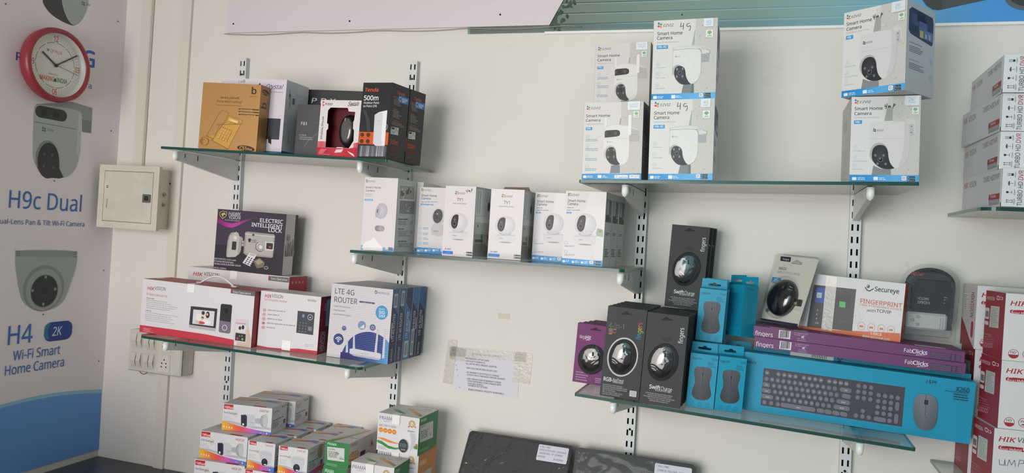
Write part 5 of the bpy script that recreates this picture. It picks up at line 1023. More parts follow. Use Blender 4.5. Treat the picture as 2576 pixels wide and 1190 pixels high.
outdoor('2K outdoor camera carton on the glass, under the twisted one', 0.167, -0.3185, 0.139, 0.188, 0.19, 0.4, '2k')
rk = [o for o in COL.objects if o.get('label', '').startswith('2K outdoor')][0]
c = car('camera_carton', '2K outdoor camera carton turned askew on top of another, blue house on its side', 'carton', 'D', 0.142, -0.299, 0.140, 0.192, 0.133, -33.4, 0.190, col=wt, cols={'right': '#c3cad0', 'bottom': '#b9bcc0'})
h8_front(c.front(QK), '2k'); h8_side(c.right(U)); c.done({'front_panel': 'gloss', 'side_panel': 'gloss'})
# ------------------------------------------------------------ lower-right shelf: mouse packs
def a2l(a, c, p):
    u, v = a.uv(p); return (-c.w/2+u, c.h-v)
def bulge_mouse(c, cx, cz, rx, rz, h, rot, col='#1d1d20', wheel='#3c3c40', shell='clear', ring=None):
    y = -c.d/2-0.0012; ol = lambda t: 1+0.04*math.cos(2*t)-0.05*math.sin(t)
    b = MB(); b.dome(cx, cz, y, rx*0.68, rz*0.84, h, col, outline=ol, power=2.1, rot=rot); m = b.build('computer_mouse', 'shiny', c.root)
    cr_, sr_ = math.cos(math.radians(rot)), math.sin(math.radians(rot)); T = lambda x, z: (cx+x*cr_-z*sr_, cz+x*sr_+z*cr_)
    wx, wz = T(0, rz*0.42); b = MB(); b.lathe([(0.0052, -0.002), (0.006, 0), (0.0052, 0.002)], 14, wheel, 'x', (wx, y-h*0.80, wz)); b.build('scroll_wheel', 'satin', m)
    b = MB(); p = [T(0, rz*t_) for t_ in (0.78, 0.6, 0.2, -0.05)]; hh = [0.55, 0.80, 0.985, 1.0]
    b.tube([(q[0], y-h*k_-0.0002, q[1]) for q, k_ in zip(p, hh)], 0.0006, '#6a6a70', 5); b.build('button_seam', 'satin', m)
    b = MB(); b.dome(cx, cz, y+0.0004, rx, rz, h*1.12, '#fff', power=3.6, rot=rot); b.build('blister_window', shell, c.root)
    return m
SWQ = ((478, 555), (715, 597), (430, 1085), (665, 1118)); NVQ = ((250, 527), (478, 553), (205, 1040), (430, 1075)); MGQ = ((75, 622), (268, 644), (50, 960), (243, 988))
def pack(label, x, y, w, h, d, kind, yaw=0, dz=0, lean=0):
    col = '#57264f' if kind == 'mega' else '#38383b'
    c = car('mouse_pack', label, 'mouse pack', 'E', x, y, w, h, d, yaw, dz, lean, col=col, mat='matte', cols={'top': '#26262a'} if kind != 'mega' else None)
    if kind == 'swift':
        a = c.front(SWQ).fill('#414143'); a.poly([(556, 603), (575, 596), (583, 589), (595, 592), (603, 602), (624, 609), (622, 615), (558, 608)], '#1f1f21')
        m0 = (568, 853); a.ell(m0[0], m0[1], 87, 112, '#161618', rot=14, n=40); a.ring(m0[0], m0[1], 1, 1, 1, '#161618')
        a.text('fingers', 680, 750, 26, '#e2e2e2', w=90, rot=90, bold=3)
        for i, r_ in enumerate((14, 24, 34)): a.ring(588, 745, r_, r_, 4, '#2b2b2e', a0=215, a1=325)
        a.text('Swift', 489, 1003, 22, '#e4e4e4', w=64, bold=3); a.text('Charge', 556, 1014, 22, '#d8d8d8', w=64, bold=0.3); a.text('Rechargeable Wireless Mouse', 524, 1017, 7, '#cfcfcf', w=92, bold=1)
        for i, (t, x0, y0, w_) in enumerate((('2.4 GHz Wireless Technology with USB Nano Receiver', 468, 1030, 158), ('Seamless Precision with Outstanding Comfort', 479, 1042, 138), ('Rechargeable Battery: Keep working even during recharge', 457, 1049, 180), ('Works up to 25 days* on single recharge', 481, 1063, 130), ('Lightweight and Precise Movement', 489, 1075, 110))): a.text(t, x0, y0, 7.5, '#bcbcbc', w=w_, bold=1)
        q = a2l(a, c, m0); c.done(); bulge_mouse(c, q[0], q[1], 0.0345, 0.046, 0.0085, -14)
    elif kind == 'novi':
        a = c.front(NVQ).fill('#434347'); a.poly([(325, 572), (343, 567), (350, 558), (364, 560), (370, 571), (390, 576), (388, 581), (326, 577)], '#222225')
        a.text('4-in-1', 254, 652, 27, '#8d8d92', w=88, bold=2.5); a.text('4-in-1', 256, 651, 24, '#434347', w=84, bold=0.4)
        for i, (k_, w_) in enumerate((('#c0703a', 48), ('#4a8ac8', 32), ('#c05a4a', 40), ('#d07a30', 30))): a.lines(254, 658+i*9, 254+w_, 1, 8, 6, k_, seed=i, dx=0.1, ragged=0.05)
        m0 = (335, 823); a.ell(m0[0], m0[1], 88, 114, '#c8c4c2', rot=9, n=44); a.ell(m0[0], m0[1], 80, 105, '#141416', rot=9, n=44)
        a.text('fingers', 440, 725, 28, ['#3a6fd0', '#4a9ad8', '#4ab878', '#a8c83a', '#e8b030', '#e0603a', '#d04a3a'], w=98, rot=90, bold=3)
        a.text('RGB-', 226, 957, 22, '#e4e4e4', w=54, bold=3); a.text('NoviTrend', 281, 965, 22, '#d8d8d8', w=60, bold=0.3); a.text('Wireless Mouse', 280, 970, 8, '#cfcfcf', w=58, bold=1)
        for i, (t, w_) in enumerate((('Advanced Wireless Optical Technology 2', 116), ('Bluetooth with illuminating RGB lights 3 network', 143), ('Ergonomically Designed for Exceptional Comfort', 143), ('Type-C for Fast Charging', 76), ('Works up to 9 days* on single recharge', 117), ('Lightweight and Precise Movement', 104))): a.text(t, 223-i*0.8, 981+i*10.5, 7.5, '#bcbcbc', w=w_, bold=1)
        a.rect(379, 1014, 415, 1053, '#d6d6d6'); a.rect(383, 1018, 411, 1049, '#b8b8ba')
        q = a2l(a, c, m0); c.done(); bulge_mouse(c, q[0], q[1], 0.032, 0.043, 0.0085, -9)
    else:
        a = c.front(MGQ).fill('#7d3f73'); a.poly([(145, 658), (166, 654), (175, 647), (186, 650), (190, 659), (212, 664), (210, 669), (146, 662)], '#3d1a38')
        a.text('Mega', 86, 711, 21, '#dcc6d8', w=34, bold=1); a.text('Hit', 121, 715, 21, '#f0e4ee', w=30, bold=3); a.lines(122, 718, 148, 1, 6, 5, '#d0b4cb', seed=1)
        m0 = (158, 832); a.ell(m0[0], m0[1], 80, 88, '#242226', rot=14, n=40)
        a.text('fingers', 190, 805, 15, '#5a5560', w=55, rot=90, bold=2)
        for i, (t, w_) in enumerate((('Lightweight & Precise Movement', 44), ('Advanced Optical Technology', 72), ('Works on most surfaces without mouse pad', 60), ('Anti-slip & Comfortable Grip', 68))): a.text(t, 69-i*0.8, 907+i*14, 7, '#e0cbdc', w=w_, bold=1)
        for i in range(3): a.text(('Comfortable hold', 'Simple Plug & Play', 'Wireless range')[i], 180, 944+i*11, 7, '#e0cbdc', w=56, bold=1)
        q = a2l(a, c, m0); c.done(); bulge_mouse(c, q[0], q[1], 0.034, 0.038, 0.008, -14)
    return c.root
def backs(root, k, x, y, w, d, yaw, n, dx, dy, labels, dz=0):
    for i in range(n): dup(root, pose(k, x+dx*(i+1), y+dy*(i+1), w, d, yaw, dz), labels[i])
r = pack('purple mouse pack at the front of its short row, at the shelf end', -0.463, -0.184, 0.090, 0.156, 0.021, 'mega')
backs(r, 'E', -0.463, -0.184, 0.090, 0.021, 0, 3, 0.007, 0.033, ['purple mouse pack second from the front of its row', 'purple mouse pack third from the front of its row', 'purple mouse pack fourth from the front, against the wall'])
ORD = ['second', 'third', 'fourth', 'fifth', 'sixth']
r = pack('dark mouse pack with rainbow lettering and a silver oval ring', -0.365, -0.302, 0.096, 0.221, 0.028, 'novi', 1.6)
backs(r, 'E', -0.365, -0.302, 0.096, 0.028, 1.6, 4, 0.0018, 0.044, [f'dark mouse pack {o} in line behind the rainbow-lettered one' for o in ('first', 'second', 'third', 'last')])
r = pack('dark mouse pack with white lettering at the front, a torn nick on its edge', -0.266, -0.312, 0.097, 0.219, 0.024, 'swift', -0.4)
backs(r, 'E', -0.266, -0.312, 0.097, 0.024, -0.4, 5, 0.0018, 0.036, [f'dark mouse pack {o} in line behind the white-lettered one with the nick' for o in ('first', 'second', 'third', 'fourth', 'last')])
r = pack('dark mouse pack with white lettering standing on top of the other packs', -0.243, -0.125, 0.0965, 0.216, 0.020, 'swift', 1.6, 0.2225)
backs(r, 'E', -0.243, -0.125, 0.0965, 0.020, 1.6, 2, 0.007, 0.032, ['dark mouse pack directly behind the one standing on top', 'dark mouse pack on top, against the wall behind two more'], dz=0.2225)

# turquoise boxed mice with a hang tab
tq = '#0c8fb1'
def mouse_print(a, P, cx=0):
    """print of a grey mouse; P maps 0..1 across and down the mouse"""
    out = [(0.14, 0.02), (0.3, 0), (0.7, 0), (0.86, 0.02), (0.93, 0.08), (0.95, 0.2), (0.88, 0.38), (0.87, 0.5), (0.95, 0.66), (1.0, 0.78), (0.97, 0.88), (0.85, 0.96), (0.65, 1.0), (0.35, 1.0), (0.15, 0.96), (0.03, 0.88), (0, 0.78), (0.05, 0.66), (0.13, 0.5), (0.12, 0.38), (0.05, 0.2), (0.07, 0.08)]
    out = chaikin(out)
    g = lambda q: lerp('#5d5f66', '#2b2c31', min(1, max(0, q[1]*0.55+abs(q[0]-0.42)*0.75)))
    ctr = (0.45, 0.45)
    for i in range(len(out)): p, q = out[i], out[(i+1) % len(out)]; a.raw([a.uv(P(*ctr)), a.uv(P(*p)), a.uv(P(*q))], '#444', [g(ctr), g(p), g(q)])
    a.up(); a.stroke([P(0.5, 0.0), P(0.5, 0.14)], 2, '#222327'); a.stroke([P(0.5, 0.3), P(0.5, 0.62)], 2, '#222327')
    w_ = 0.055; a.poly([P(0.5-w_, 0.15), P(0.5+w_, 0.15), P(0.5+w_, 0.29), P(0.5-w_, 0.29)], '#6b6c72'); a.poly([P(0.5-w_*.6, 0.16), P(0.5+w_*.6, 0.16), P(0.5+w_*.6, 0.28), P(0.5-w_*.6, 0.28)], '#26272b')
def mini(label, x, y, yaw, dz=0, tab_white=True, roll=None, lean=0, back=False):
    w, h, d = 0.065, 0.130, 0.042
    c = car('boxed_mouse', label, 'mouse box', 'E', x, y, w, h, d, yaw, dz, lean, col=tq, cols={'top': '#0f7f9e', 'right': '#0b7e9b'})
    Q = ((100, 725), (285, 745), (68, 1085), (257, 1112)); a = c.front(Q).fill('#0c96ba' if not back else '#0c8aac')
    if not back:
        a.text('rapoo', 109, 765, 15, '#14303a', w=62, bold=2); a.text('1620', 238, 775, 14, '#14303a', w=38, bold=1); a.lines(215, 788, 275, 4, 9, 4, '#0d6580', seed=2, dx=0.1)
        P = lambda u, v: (118+134*u-14*v+0*u, 812+14*u+226*v); mouse_print(a, P)
        for x0, y0 in ((112, 1068), (163, 1076), (215, 1083)): a.ring(x0, y0, 13, 14, 2, '#0d6580'); a.stroke([(x0-7, y0+6), (x0+7, y0-6)], 2, '#0d6580')
    else:
        a.text('rapoo', 112, 765, 14, '#0f4a5c', w=60, bold=2); a.lines(112, 790, 262, 24, 10, 4.5, '#0f7896', seed=7, dx=0.1); a.stroke([(90, 1060), (110, 1085)], 4, '#14303a'); a.stroke([(110, 1060), (90, 1085)], 4, '#14303a')
    s_ = c.right(U).fill('#0b7e9b'); s_.lines(20, 12, 85, 30, 2.6, 1.1, '#0d7490', seed=5); s_.text('rapoo', 20, 9, 4, '#0f4a5c', bold=2)
    t = c.top(U).fill('#107f9d'); t.lines(25, 45, 75, 1, 10, 10, '#0c5f78', seed=1)
    c.done()
    hole = [(-0.016, 0.0085), (-0.013, 0.0065), (0.013, 0.0065), (0.016, 0.0085), (0.016, 0.0115), (0.005, 0.0125), (0.003, 0.0155), (-0.003, 0.0155), (-0.005, 0.0125), (-0.016, 0.0115)]
    b = MB(); b.prism([(-w/2+0.001, 0), (w/2-0.001, 0), (w/2-0.002, 0.024), (-w/2+0.002, 0.024)], [hole], d/2-0.0016, d/2-0.0006, '#0c93b6'); b.build('hang_tab', 'card', c.root).location = (0, 0, h-0.0006)
    if roll is not None:
        R_ = pose_rot(yaw, roll, lean); c.root.rotation_euler = R_.to_euler(); c.root.location = Vector((x, y, zs('E', x)+dz+EPS+0.006))+R_ @ Vector((w/2, d/2, 0))
    return c.root
rm = mini('turquoise mouse box at the front, beside the dark white-lettered pack', -0.160, -0.268, 4.8)
mini('turquoise mouse box at the front, covering the start of the long keyboard box', -0.094, -0.2575, 10.5)
dup(rm, pose('E', -0.155, -0.197, 0.065, 0.042, 2), 'turquoise mouse box hidden behind the front pair')
dup(rm, pose('E', -0.155, -0.150, 0.065, 0.042, 2), 'turquoise mouse box hidden at the back under the raised ones')
dup(rm, pose('E', -0.153, -0.197, 0.065, 0.042, 2, 0.1545), 'turquoise mouse box standing on the second layer, its mouse picture in full view')
dup(rm, pose('E', -0.149, -0.150, 0.065, 0.042, 2, 0.1545), 'turquoise mouse box behind the raised one, its pale slot showing')
dup(rm, pose('E', -0.088, -0.140, 0.065, 0.042, 0), 'turquoise mouse box hidden under the two turned ones')
mini('turquoise mouse box turned to show its printed back, foremost of two', -0.087, -0.118, -50, 0.162, roll=5, lean=8, back=True)
mini('turquoise mouse box turned to its back, half hidden by another', -0.118, -0.050, -50, 0.162, roll=5, lean=8, back=True)

# long turquoise keyboard boxes
c = car('keyboard_box', 'long turquoise keyboard and mouse box jutting past the end of its shelf', 'box', 'E', -0.058, -0.199, 0.524, 0.141, 0.048, 1.0, col=tq, cols={'top': '#0d86a5', 'right': '#0d86a5'})
Q = ((1852, 884), (2459, 966), (1838, 1026), (2444, 1117)); a = c.front(Q).fill('#0b94b9')
a.text('rapoo', 1857, 912, 7.5, '#143440', w=50, bold=2)
kb = ((1923.7, 927.7), (2282.7, 977.3), (1915.6, 1020.5), (2274.8, 1074.4))
KP = lambda u, v: tuple((1-v)*((1-u)*kb[0][i]+u*kb[1][i])+v*((1-u)*kb[2][i]+u*kb[3][i]) for i in (0, 1))
a.poly([KP(0, 0), KP(1, 0), KP(1, 1), KP(0, 1)], '#43434f')
def key(u, v, w_=0.016, t=''):
    p = KP(u, v)
    if w_ <= 0.02: a.ell(p[0], p[1], 6.2, 6.0, '#7c7c8c', '#646474', n=16)
    else: q, r_ = KP(u-w_, v), KP(u+w_, v); a.poly([(q[0]+2, q[1]-5.6), (r_[0]-2, r_[1]-5.6), (r_[0]+2, r_[1]-3), (r_[0]+2, r_[1]+3), (r_[0]-2, r_[1]+5.8), (q[0]+2, q[1]+5.8), (q[0]-2, q[1]+3), (q[0]-2, q[1]-3)], '#70707f')
    if t: a.text(t, p[0]-0.6*len(t)*1.6, p[1]+1.6, 3.2, '#d9d9e2', w=len(t)*2.2, bold=1)
rows = ['1234567890', 'QWERTYUIOP', 'ASDFGHJKL', 'ZXCVBNM']
key(0.026, 0.115, t='esc')
for i in range(12): key(0.108+0.0405*i+0.018*(i//4), 0.115, t='F%d' % (i+1))
key(0.026, 0.28)
for i in range(12): key(0.066+0.0405*i, 0.28, t=rows[0][i] if i < 10 else '')
key(0.588, 0.28, 0.036, 'del')
key(0.028, 0.435, 0.021, 'Tab')
for i in range(12): key(0.082+0.0405*i, 0.435, t=rows[1][i] if i < 10 else '')
key(0.596, 0.435, 0.026)
key(0.032, 0.59, 0.028, 'Caps')
for i in range(11): key(0.094+0.0405*i, 0.59, t=rows[2][i] if i < 9 else '')
key(0.578, 0.59, 0.042, 'Enter')
key(0.042, 0.745, 0.038, 'Shift')
for i in range(10): key(0.116+0.0405*i, 0.745, t=rows[3][i] if i < 7 else '')
key(0.570, 0.745, 0.052, 'Shift')
for u in (0.026, 0.074, 0.122): key(u, 0.90)
key(0.265, 0.90, 0.118, 'rapoo')
for u in (0.425, 0.478, 0.533, 0.588): key(u, 0.90, 0.0205)
for i in range(3):
    for v in (0.12, 0.27, 0.42, 0.885): key(0.675+0.0445*i, v)
key(0.7195, 0.745)
for i in range(4): key(0.820+0.0445*i, 0.285)
for j in range(3):
    for i in range(3): key(0.820+0.0445*i, 0.435+j*0.15)
key(0.842, 0.89, 0.038); key(0.909, 0.89)
for v0, v1 in ((0.38, 0.62), (0.68, 0.95)): p, q = KP(0.955, v0), KP(0.953, v1); a.rect(p[0]-5.5, p[1], q[0]+5.5, q[1], '#70707f', r=5)
P = lambda u, v: (2304+60*u-3*v, 990+8*u+89*v)
out = [(0.12, 0.06), (0.3, 0.0), (0.7, 0.0), (0.9, 0.06), (1.0, 0.2), (1.0, 0.62), (0.93, 0.82), (0.75, 0.96), (0.5, 1.0), (0.25, 0.96), (0.07, 0.8), (0.0, 0.6), (0.0, 0.2)]
out = chaikin(out)
g = lambda q: lerp('#7b8390', '#3d4048', min(1, q[1]*0.55+abs(q[0]-0.4)*0.6))
for i in range(len(out)): p, q = out[i], out[(i+1) % len(out)]; a.raw([a.uv(P(0.42, 0.35)), a.uv(P(*p)), a.uv(P(*q))], '#444', [g((0.42, 0.35)), g(p), g(q)])
a.up(); a.stroke([P(0.5, 0), P(0.5, 0.6)], 1, '#2a2c31'); a.rect(2330, 1007, 2339, 1020, '#2a2c31', r=1.5); a.text('rapoo', 2331, 1052, 3, '#2a2c31', w=6)
a.text('X260', 2407, 986.5, 11, '#143440', w=32, bold=1.5)
a.lines(2380, 984, 2438, 1, 4, 2.2, '#0e6a84', seed=1, dx=0.14, ragged=0.05)
for i in range(3): a.lines(2402, 992+i*6, 2438, 1, 4, 2.6, '#14485a', seed=2+i, dx=0.14, ragged=0.05)
for p in ([(2337, 960), (2334, 967)], [(2341, 961), (2345, 960), (2342, 963), (2346, 966), (2341, 967)], [(2353, 961), (2349, 962), (2352, 965), (2348, 967)], [(2356, 962), (2359, 964), (2357, 967), (2354, 965), (2356, 962)]): a.stroke(p, 1.1, '#1d3a44')
t = c.top(U).fill('#0e88a7'); t.rect(12, 60, 35, 80, '#63bcd2'); t.rect(40, 30, 70, 38, '#0b7793'); c.done()
c = car('keyboard_box', 'turquoise keyboard box behind the long one, bearing the purple boxes', 'box', 'E', -0.018, -0.138, 0.485, 0.152, 0.10, 0, col=tq, cols={'top': '#0d86a5'})
a = c.front(U).fill('#0b84a4'); t = c.top(U).fill('#0e88a7'); c.done()
b = MB(); b.box(-0.155, -0.055, -0.0512, -0.0503, 0.139, 0.150, '#d3dcdc', 0.0002)
for i in range(9): b.box(-0.105+i*0.004, -0.1035+i*0.004, -0.0518, -0.0512, 0.142, 0.149, '#50585a')
b.build('barcode_sticker', 'paper', c.root)
a = Art((-0.242, -0.0504, 0.152), (1, 0, 0), (0, 0, -1), (0, -1, 0), 0.484, 0.02, ((0, 0), (484, 0), (0, 20), (484, 20))); a.stroke([(196, 4), (206, 14)], 2.5, '#14303a'); a.stroke([(206, 4), (196, 14)], 2.5, '#14303a'); a.rect(225, 9, 300, 12, '#0c6d88'); a.mb.build('front_marking', 'card', c.root)

# purple keyboard boxes
def purple(label, dz, x):
    c = car('keyboard_box', label, 'box', 'E', x, -0.171, 0.464, 0.0255, 0.135, 0, dz, col='#5b2c58', cols={'top': '#6a3a66', 'right': '#7d3a72'})
    Q = ((1896, 816), (2421, 880.3), (1896, 842), (2416.7, 910.3)); a = c.front(Q).fill('#713c6e')
    a.text('fingers', 1900, 840, 12, '#eee6ee', w=47, bold=3); a.rect(1954, 826, 1981, 850, '#d9d3da'); R = random.Random(3); x0 = 1957
    while x0 < 1977: a.rect(x0, 828, x0+1.2, 846, '#4a454c'); a.k -= a.step; x0 += R.uniform(1.8, 3.2)
    for i, (t, w_) in enumerate((('IS 13252(Part 1):2010/', 36), ('IEC 60950-1: 2005', 29), ('R-41189980', 20), ('www.bis.gov.in', 23))): a.text(t, 1990+(i > 1)*8, 834.5+i*4.6+(i > 1)*5, 2.6, '#cdb8cc', w=w_, bold=0.5)
    a.rect(2007, 841.5, 2013, 846.5, '#cdb8cc')
    a.text('Fab', 2259, 881, 10, '#ece2ec', w=20, bold=0.5); a.text('Clicks', 2280, 883.5, 10, '#f2eaf2', w=36, bold=3); a.lines(2290, 888, 2314, 1, 3, 2, '#cdb8cc', seed=1)
    a.poly([(2327.5, 879.5), (2410, 889.5), (2407, 908), (2325, 897.5)], '#4a3050')
    for j in range(4):
        for i in range(20):
            if i in (13, 16): continue
            x1, y1 = 2329+i*4-j*0.6, 881.5+i*0.49+j*4; a.rect(x1, y1, x1+3, y1+3, '#6d5874'); a.k -= a.step
    t = c.top(U).fill('#6a3a66'); t.rect(0, 0, 100, 8, '#5b2c58'); t.rect(8, 86, 16, 97, '#d8cdd8'); t.rect(20, 88, 27, 98, '#d8cdd8'); t.rect(78, 80, 92, 96, '#d8cdd8'); c.done(); return c.root
purple('slim purple keyboard box, lower of the two stacked', 0.1530, -0.0125)
purple('slim purple keyboard box, upper of the two, under the fingerprint device', 0.1795, -0.0160)
ZP = 0.2058
# fingerprint device box
c = car('device_box', 'white and orange fingerprint attendance box with a dark keypad picture', 'box', 'E', 0.090, -0.088, 0.234, 0.140, 0.060, -14.5, ZP, col='#dcdadb', cols={'right': '#c45f33', 'top': '#d6d4d6'})
Q = ((43, 91), (635, 150), (18, 372), (605, 475)); a = c.front(Q).fill('#d7d5d9')
a.strip([(20, 360), (200, 390), (400, 406), (606, 424)], [(16, 374), (200, 410), (400, 440), (604, 477)], ['#c9633a', '#cc673b', '#d06a3c', '#cb6437'])
a.poly([(100, 152), (338, 178), (318, 402), (66, 368)], '#46464a'); a.poly([(100, 152), (200, 163), (190, 388), (66, 368)], '#3a3a3e'); a.poly([(115, 165), (168, 172), (160, 250), (108, 242)], '#3a52a0'); a.poly([(118, 192), (145, 195), (143, 222), (116, 219)], '#b9c8d4'); a.text('30', 122, 213, 10, '#3a4a60', w=16)
a.poly([(232, 205), (306, 212), (300, 275), (228, 268)], '#3c3c40'); a.poly([(243, 240), (278, 245), (277, 276), (242, 270)], '#58b06a')
for i, t in enumerate(('3', '6', '9', 'OK')): a.text(t, 118-i*2, 288+i*22, 9, '#c9c9cc', bold=1)
for i, t in enumerate(('ESC', 'MENU')): a.text(t, 160, 291+i*22, 6, '#c9c9cc', w=16)
a.poly([(158, 334), (165, 324), (170, 335)], '#c9c9cc'); a.poly([(156, 350), (168, 351), (161, 360)], '#c9c9cc'); a.text('secureye', 238, 345, 9, '#6d6d72', w=42)
for i in range(70):
    R = random.Random(i); a.ell(330+R.uniform(0, 55), 215+R.uniform(0, 150), 1.6, 1.8, '#c4b4b0', n=6); a.k -= a.step
a.stroke([(390, 168), (400, 182), (415, 188), (438, 176)], 6, '#242428'); a.ell(408, 163, 8, 9, '#242428'); a.ell(406, 160, 2.5, 3, '#e6e6e8'); a.text('Secureye', 446, 188, 23, '#242428', w=135, bold=3.5)
a.text('FINGERPRINT', 362, 250, 22, '#c4572f', w=234, bold=2); a.text('TIME ATTENDANCE DEVICE', 361, 265, 10, '#c4704e', w=232, bold=1); a.text('with', 402, 298, 15, '#2f2f34', w=50, shear=0.4); a.text('TCP/IP', 458, 303, 16, '#2f2f34', w=82, bold=2)
for i, x in enumerate((371, 429, 490, 549)): a.ring(x, 376+i*9, 21, 22, 2, '#c98a70'); a.rect(x-10, 370+i*9, x+10, 384+i*9, '#d07a54', r=3)
a.text('S-B8CB', 425, 423, 13, '#f2e2d8', w=62, bold=2); a.text('www.secureye.com', 378, 434, 13, '#f2e2d8', w=155, bold=1.5)
s_ = c.right(U).fill('#c45f33'); s_.text('Secureye', 72, 60, 30, '#5a2a18', w=45, rot=90, bold=3); c.done({'front_panel': 'gloss'})
b = MB(); b.box(-0.0605, -0.035, -0.0332, -0.0326, 0.004, 0.139, '#fff'); b.build('tape_strip', 'tape', c.root)

# blister-packed mouse
w, h, d = 0.126, 0.177, 0.036
root = empty('blister_pack'); R_ = pose_rot(-40.9, -2, 13); root.location = Vector((-0.010, -0.086, zs('E', 0)+ZP+0.0095))+R_ @ Vector((w/2, d/2, 0)); root.rotation_euler = R_.to_euler()
tagp(root, 'blister-packed black wireless mouse on a cream card, leaning on the white and orange box', 'mouse pack')
G6 = ((262, 50), (830, 95), (0, 960), (590, 1100)); a = Art((-w/2, -0.004, h), (1, 0, 0), (0, 0, -1), (0, -1, 0), w, h, G6)
a.poly([(268, 62), (300, 58), (800, 96), (826, 105), (545, 1062), (8, 938)], '#dcd8cc'); a.poly([(10, 925), (548, 1030), (538, 1066), (4, 945)], '#3b2a4e'); a.poly([(305, 62), (447, 72), (436, 136), (298, 122)], '#2d2638'); a.text('Targus', 326, 108, 26, '#e6e2e8', w=98, bold=2)
a.poly([(455, 140), (530, 105), (600, 148), (590, 172), (450, 158)], '#8b8880'); a.poly([(463, 142), (530, 112), (590, 150), (584, 165), (460, 152)], '#b9b6ac')
a.text('W600', 270, 238, 42, '#4a4a4c', w=114, bold=1.5); a.text('WIRELESS OPTICAL MOUSE', 252, 285, 36, '#8d8b86', w=328); a.poly([(188, 340), (310, 352), (292, 428), (165, 416)], '#2f8fc8'); a.lines(215, 365, 295, 3, 18, 9, '#cfe4f0', seed=2, dx=0.1)
a.ell(108, 808, 26, 32, '#8b8a88'); a.ring(108, 808, 12, 14, 4, '#4a4a4c'); a.text('USB RECEIVER', 495, 812, 11, '#8b8a88', w=84)
q = lambda p: (lambda u, v: (-w/2+u, h-v))(*a.uv(p))
b = MB(); o = [q(p) for p in ((262, 58), (300, 50), (805, 92), (832, 104), (548, 1066), (2, 945))]; b.prism(o, [], -0.004, -0.0032, '#d6d2c6'); b.build('backing_card', 'paper', root); a.mb.build('card_print', 'card', root)
m0, m1 = q((338, 640)), q((430, 400)); b = MB(); b.dome(m0[0], m0[1], -0.0045, 0.041, 0.050, 0.030, '#17181b', outline=lambda t: 1+0.03*math.cos(2*t), power=2.5, rot=-9, nu=36); ms = b.build('computer_mouse', 'shiny', root)
wq = q((428, 520)); b = MB(); b.lathe([(0.006, -0.0028), (0.0075, 0), (0.006, 0.0028)], 16, '#3c3c40', 'x', (wq[0], -0.0265, wq[1])); b.build('scroll_wheel', 'satin', ms)
dq0, dq1 = q((525, 658)), q((595, 770)); b = MB(); b.box(dq0[0], dq1[0], -0.010, -0.0045, min(dq0[1], dq1[1]), max(dq0[1], dq1[1]), '#3a382f', 0.001); b.box(dq0[0]+0.001, dq0[0]+0.009, -0.0125, -0.010, dq1[1]+0.002, dq0[1]-0.008, '#8b8a86', 0.0005); b.build('usb_receiver', 'plastic', root)
b = MB(); o = [q(p) for p in ((255, 60), (290, 36), (850, 80), (884, 100), (640, 1040), (610, 1108), (560, 1110), (-8, 985), (0, 940))]; b.prism(o, [], -0.012, -0.002, '#fff'); b.dome(m0[0], m0[1], -0.012, 0.046, 0.056, 0.026, '#fff', power=2.8, rot=-9); b.build('clear_shell', 'clear', root)
# bladed switch blister
w, h = 0.128, 0.190
root = empty('blister_pack', (0.322+w/2, -0.058, zs('E', 0.38)+ZP+0.0045), (math.radians(4), math.radians(-roll_of('E')-1.5), 0)); tagp(root, 'round-topped clear blister holding a black switch box and silver remote', 'blister pack')
def arch(s, z0, z1, hw):
    return [(-hw*s, z0), (hw*s, z0), (hw*s, z1-hw*0.75*s)]+[(hw*s*math.cos(t_), z1-hw*0.75*s+hw*0.75*s*math.sin(t_)) for t_ in [math.pi*i/14 for i in range(1, 14)]]+[(-hw*s, z1-hw*0.75*s)]
b = MB(); b.prism(arch(0.86, 0.030, 0.180, w/2), [], 0.0, 0.0012, '#2b2c2e'); b.build('insert_card', 'gloss', root)
b = MB(); b.prism([(-0.040, 0.077), (0.043, 0.077), (0.045, 0.135), (0.038, 0.150), (-0.030, 0.150), (-0.041, 0.135)], [], -0.016, -0.0005, '#26272a'); sw_ = b.build('switch_unit', 'satin', root)
a = Art((-0.055, -0.0165, 0.185), (1, 0, 0), (0, 0, -1), (0, -1, 0), 0.11, 0.11, ((0, 0), (110, 0), (0, 110), (110, 110))); a.text('HDMI', 54, 86, 7, '#b9bbbe', w=26, bold=2, rot=180); a.text('SWITCH', 52, 77, 6, '#b9bbbe', w=24, bold=1, rot=180)
for x, y in ((84, 72), (84, 78), (84, 86)): a.lines(x, y, x+9, 1, 3, 2, '#8b8d90', seed=y)
a.mb.build('switch_print', 'satin', sw_)
a = Art((-0.055, -0.0005, 0.185), (1, 0, 0), (0, 0, -1), (0, -1, 0), 0.11, 0.06, ((0, 0), (110, 0), (0, 60), (110, 60))); a.text('HDMI', 12, 26, 8, '#c04a4a', w=26, bold=3); a.text('HDMI SWITCH', 44, 44, 5, '#9a9ca0', w=44, bold=1); a.poly([(45, 14), (52, 14), (55, 10), (63, 10), (66, 14), (73, 14), (73, 20), (45, 20)], '#0e0e10'); a.mb.build('card_print', 'gloss', root)
b = MB(); b.box(-0.050, 0.042, -0.012, -0.001, 0.028, 0.070, '#c6cbc8', 0.005); rc = b.build('remote_control', 'satin', root)
a = Art((-0.050, -0.0122, 0.070), (1, 0, 0), (0, 0, -1), (0, -1, 0), 0.092, 0.042, ((0, 0), (92, 0), (0, 42), (92, 42)))
for x, y in ((28, 11), (16, 20), (28, 30)): a.ring(x, y, 4, 4, 1, '#7d8380'); a.rect(x-1.5, y-0.5, x+1.5, y+0.5, '#4a4f4d')
a.text('HDMI SWITCH', 84, 36, 3, '#6d7370', w=26, rot=90); a.text('Remote control', 78, 36, 2.4, '#6d7370', w=26, rot=90); a.mb.build('remote_print', 'satin', rc)
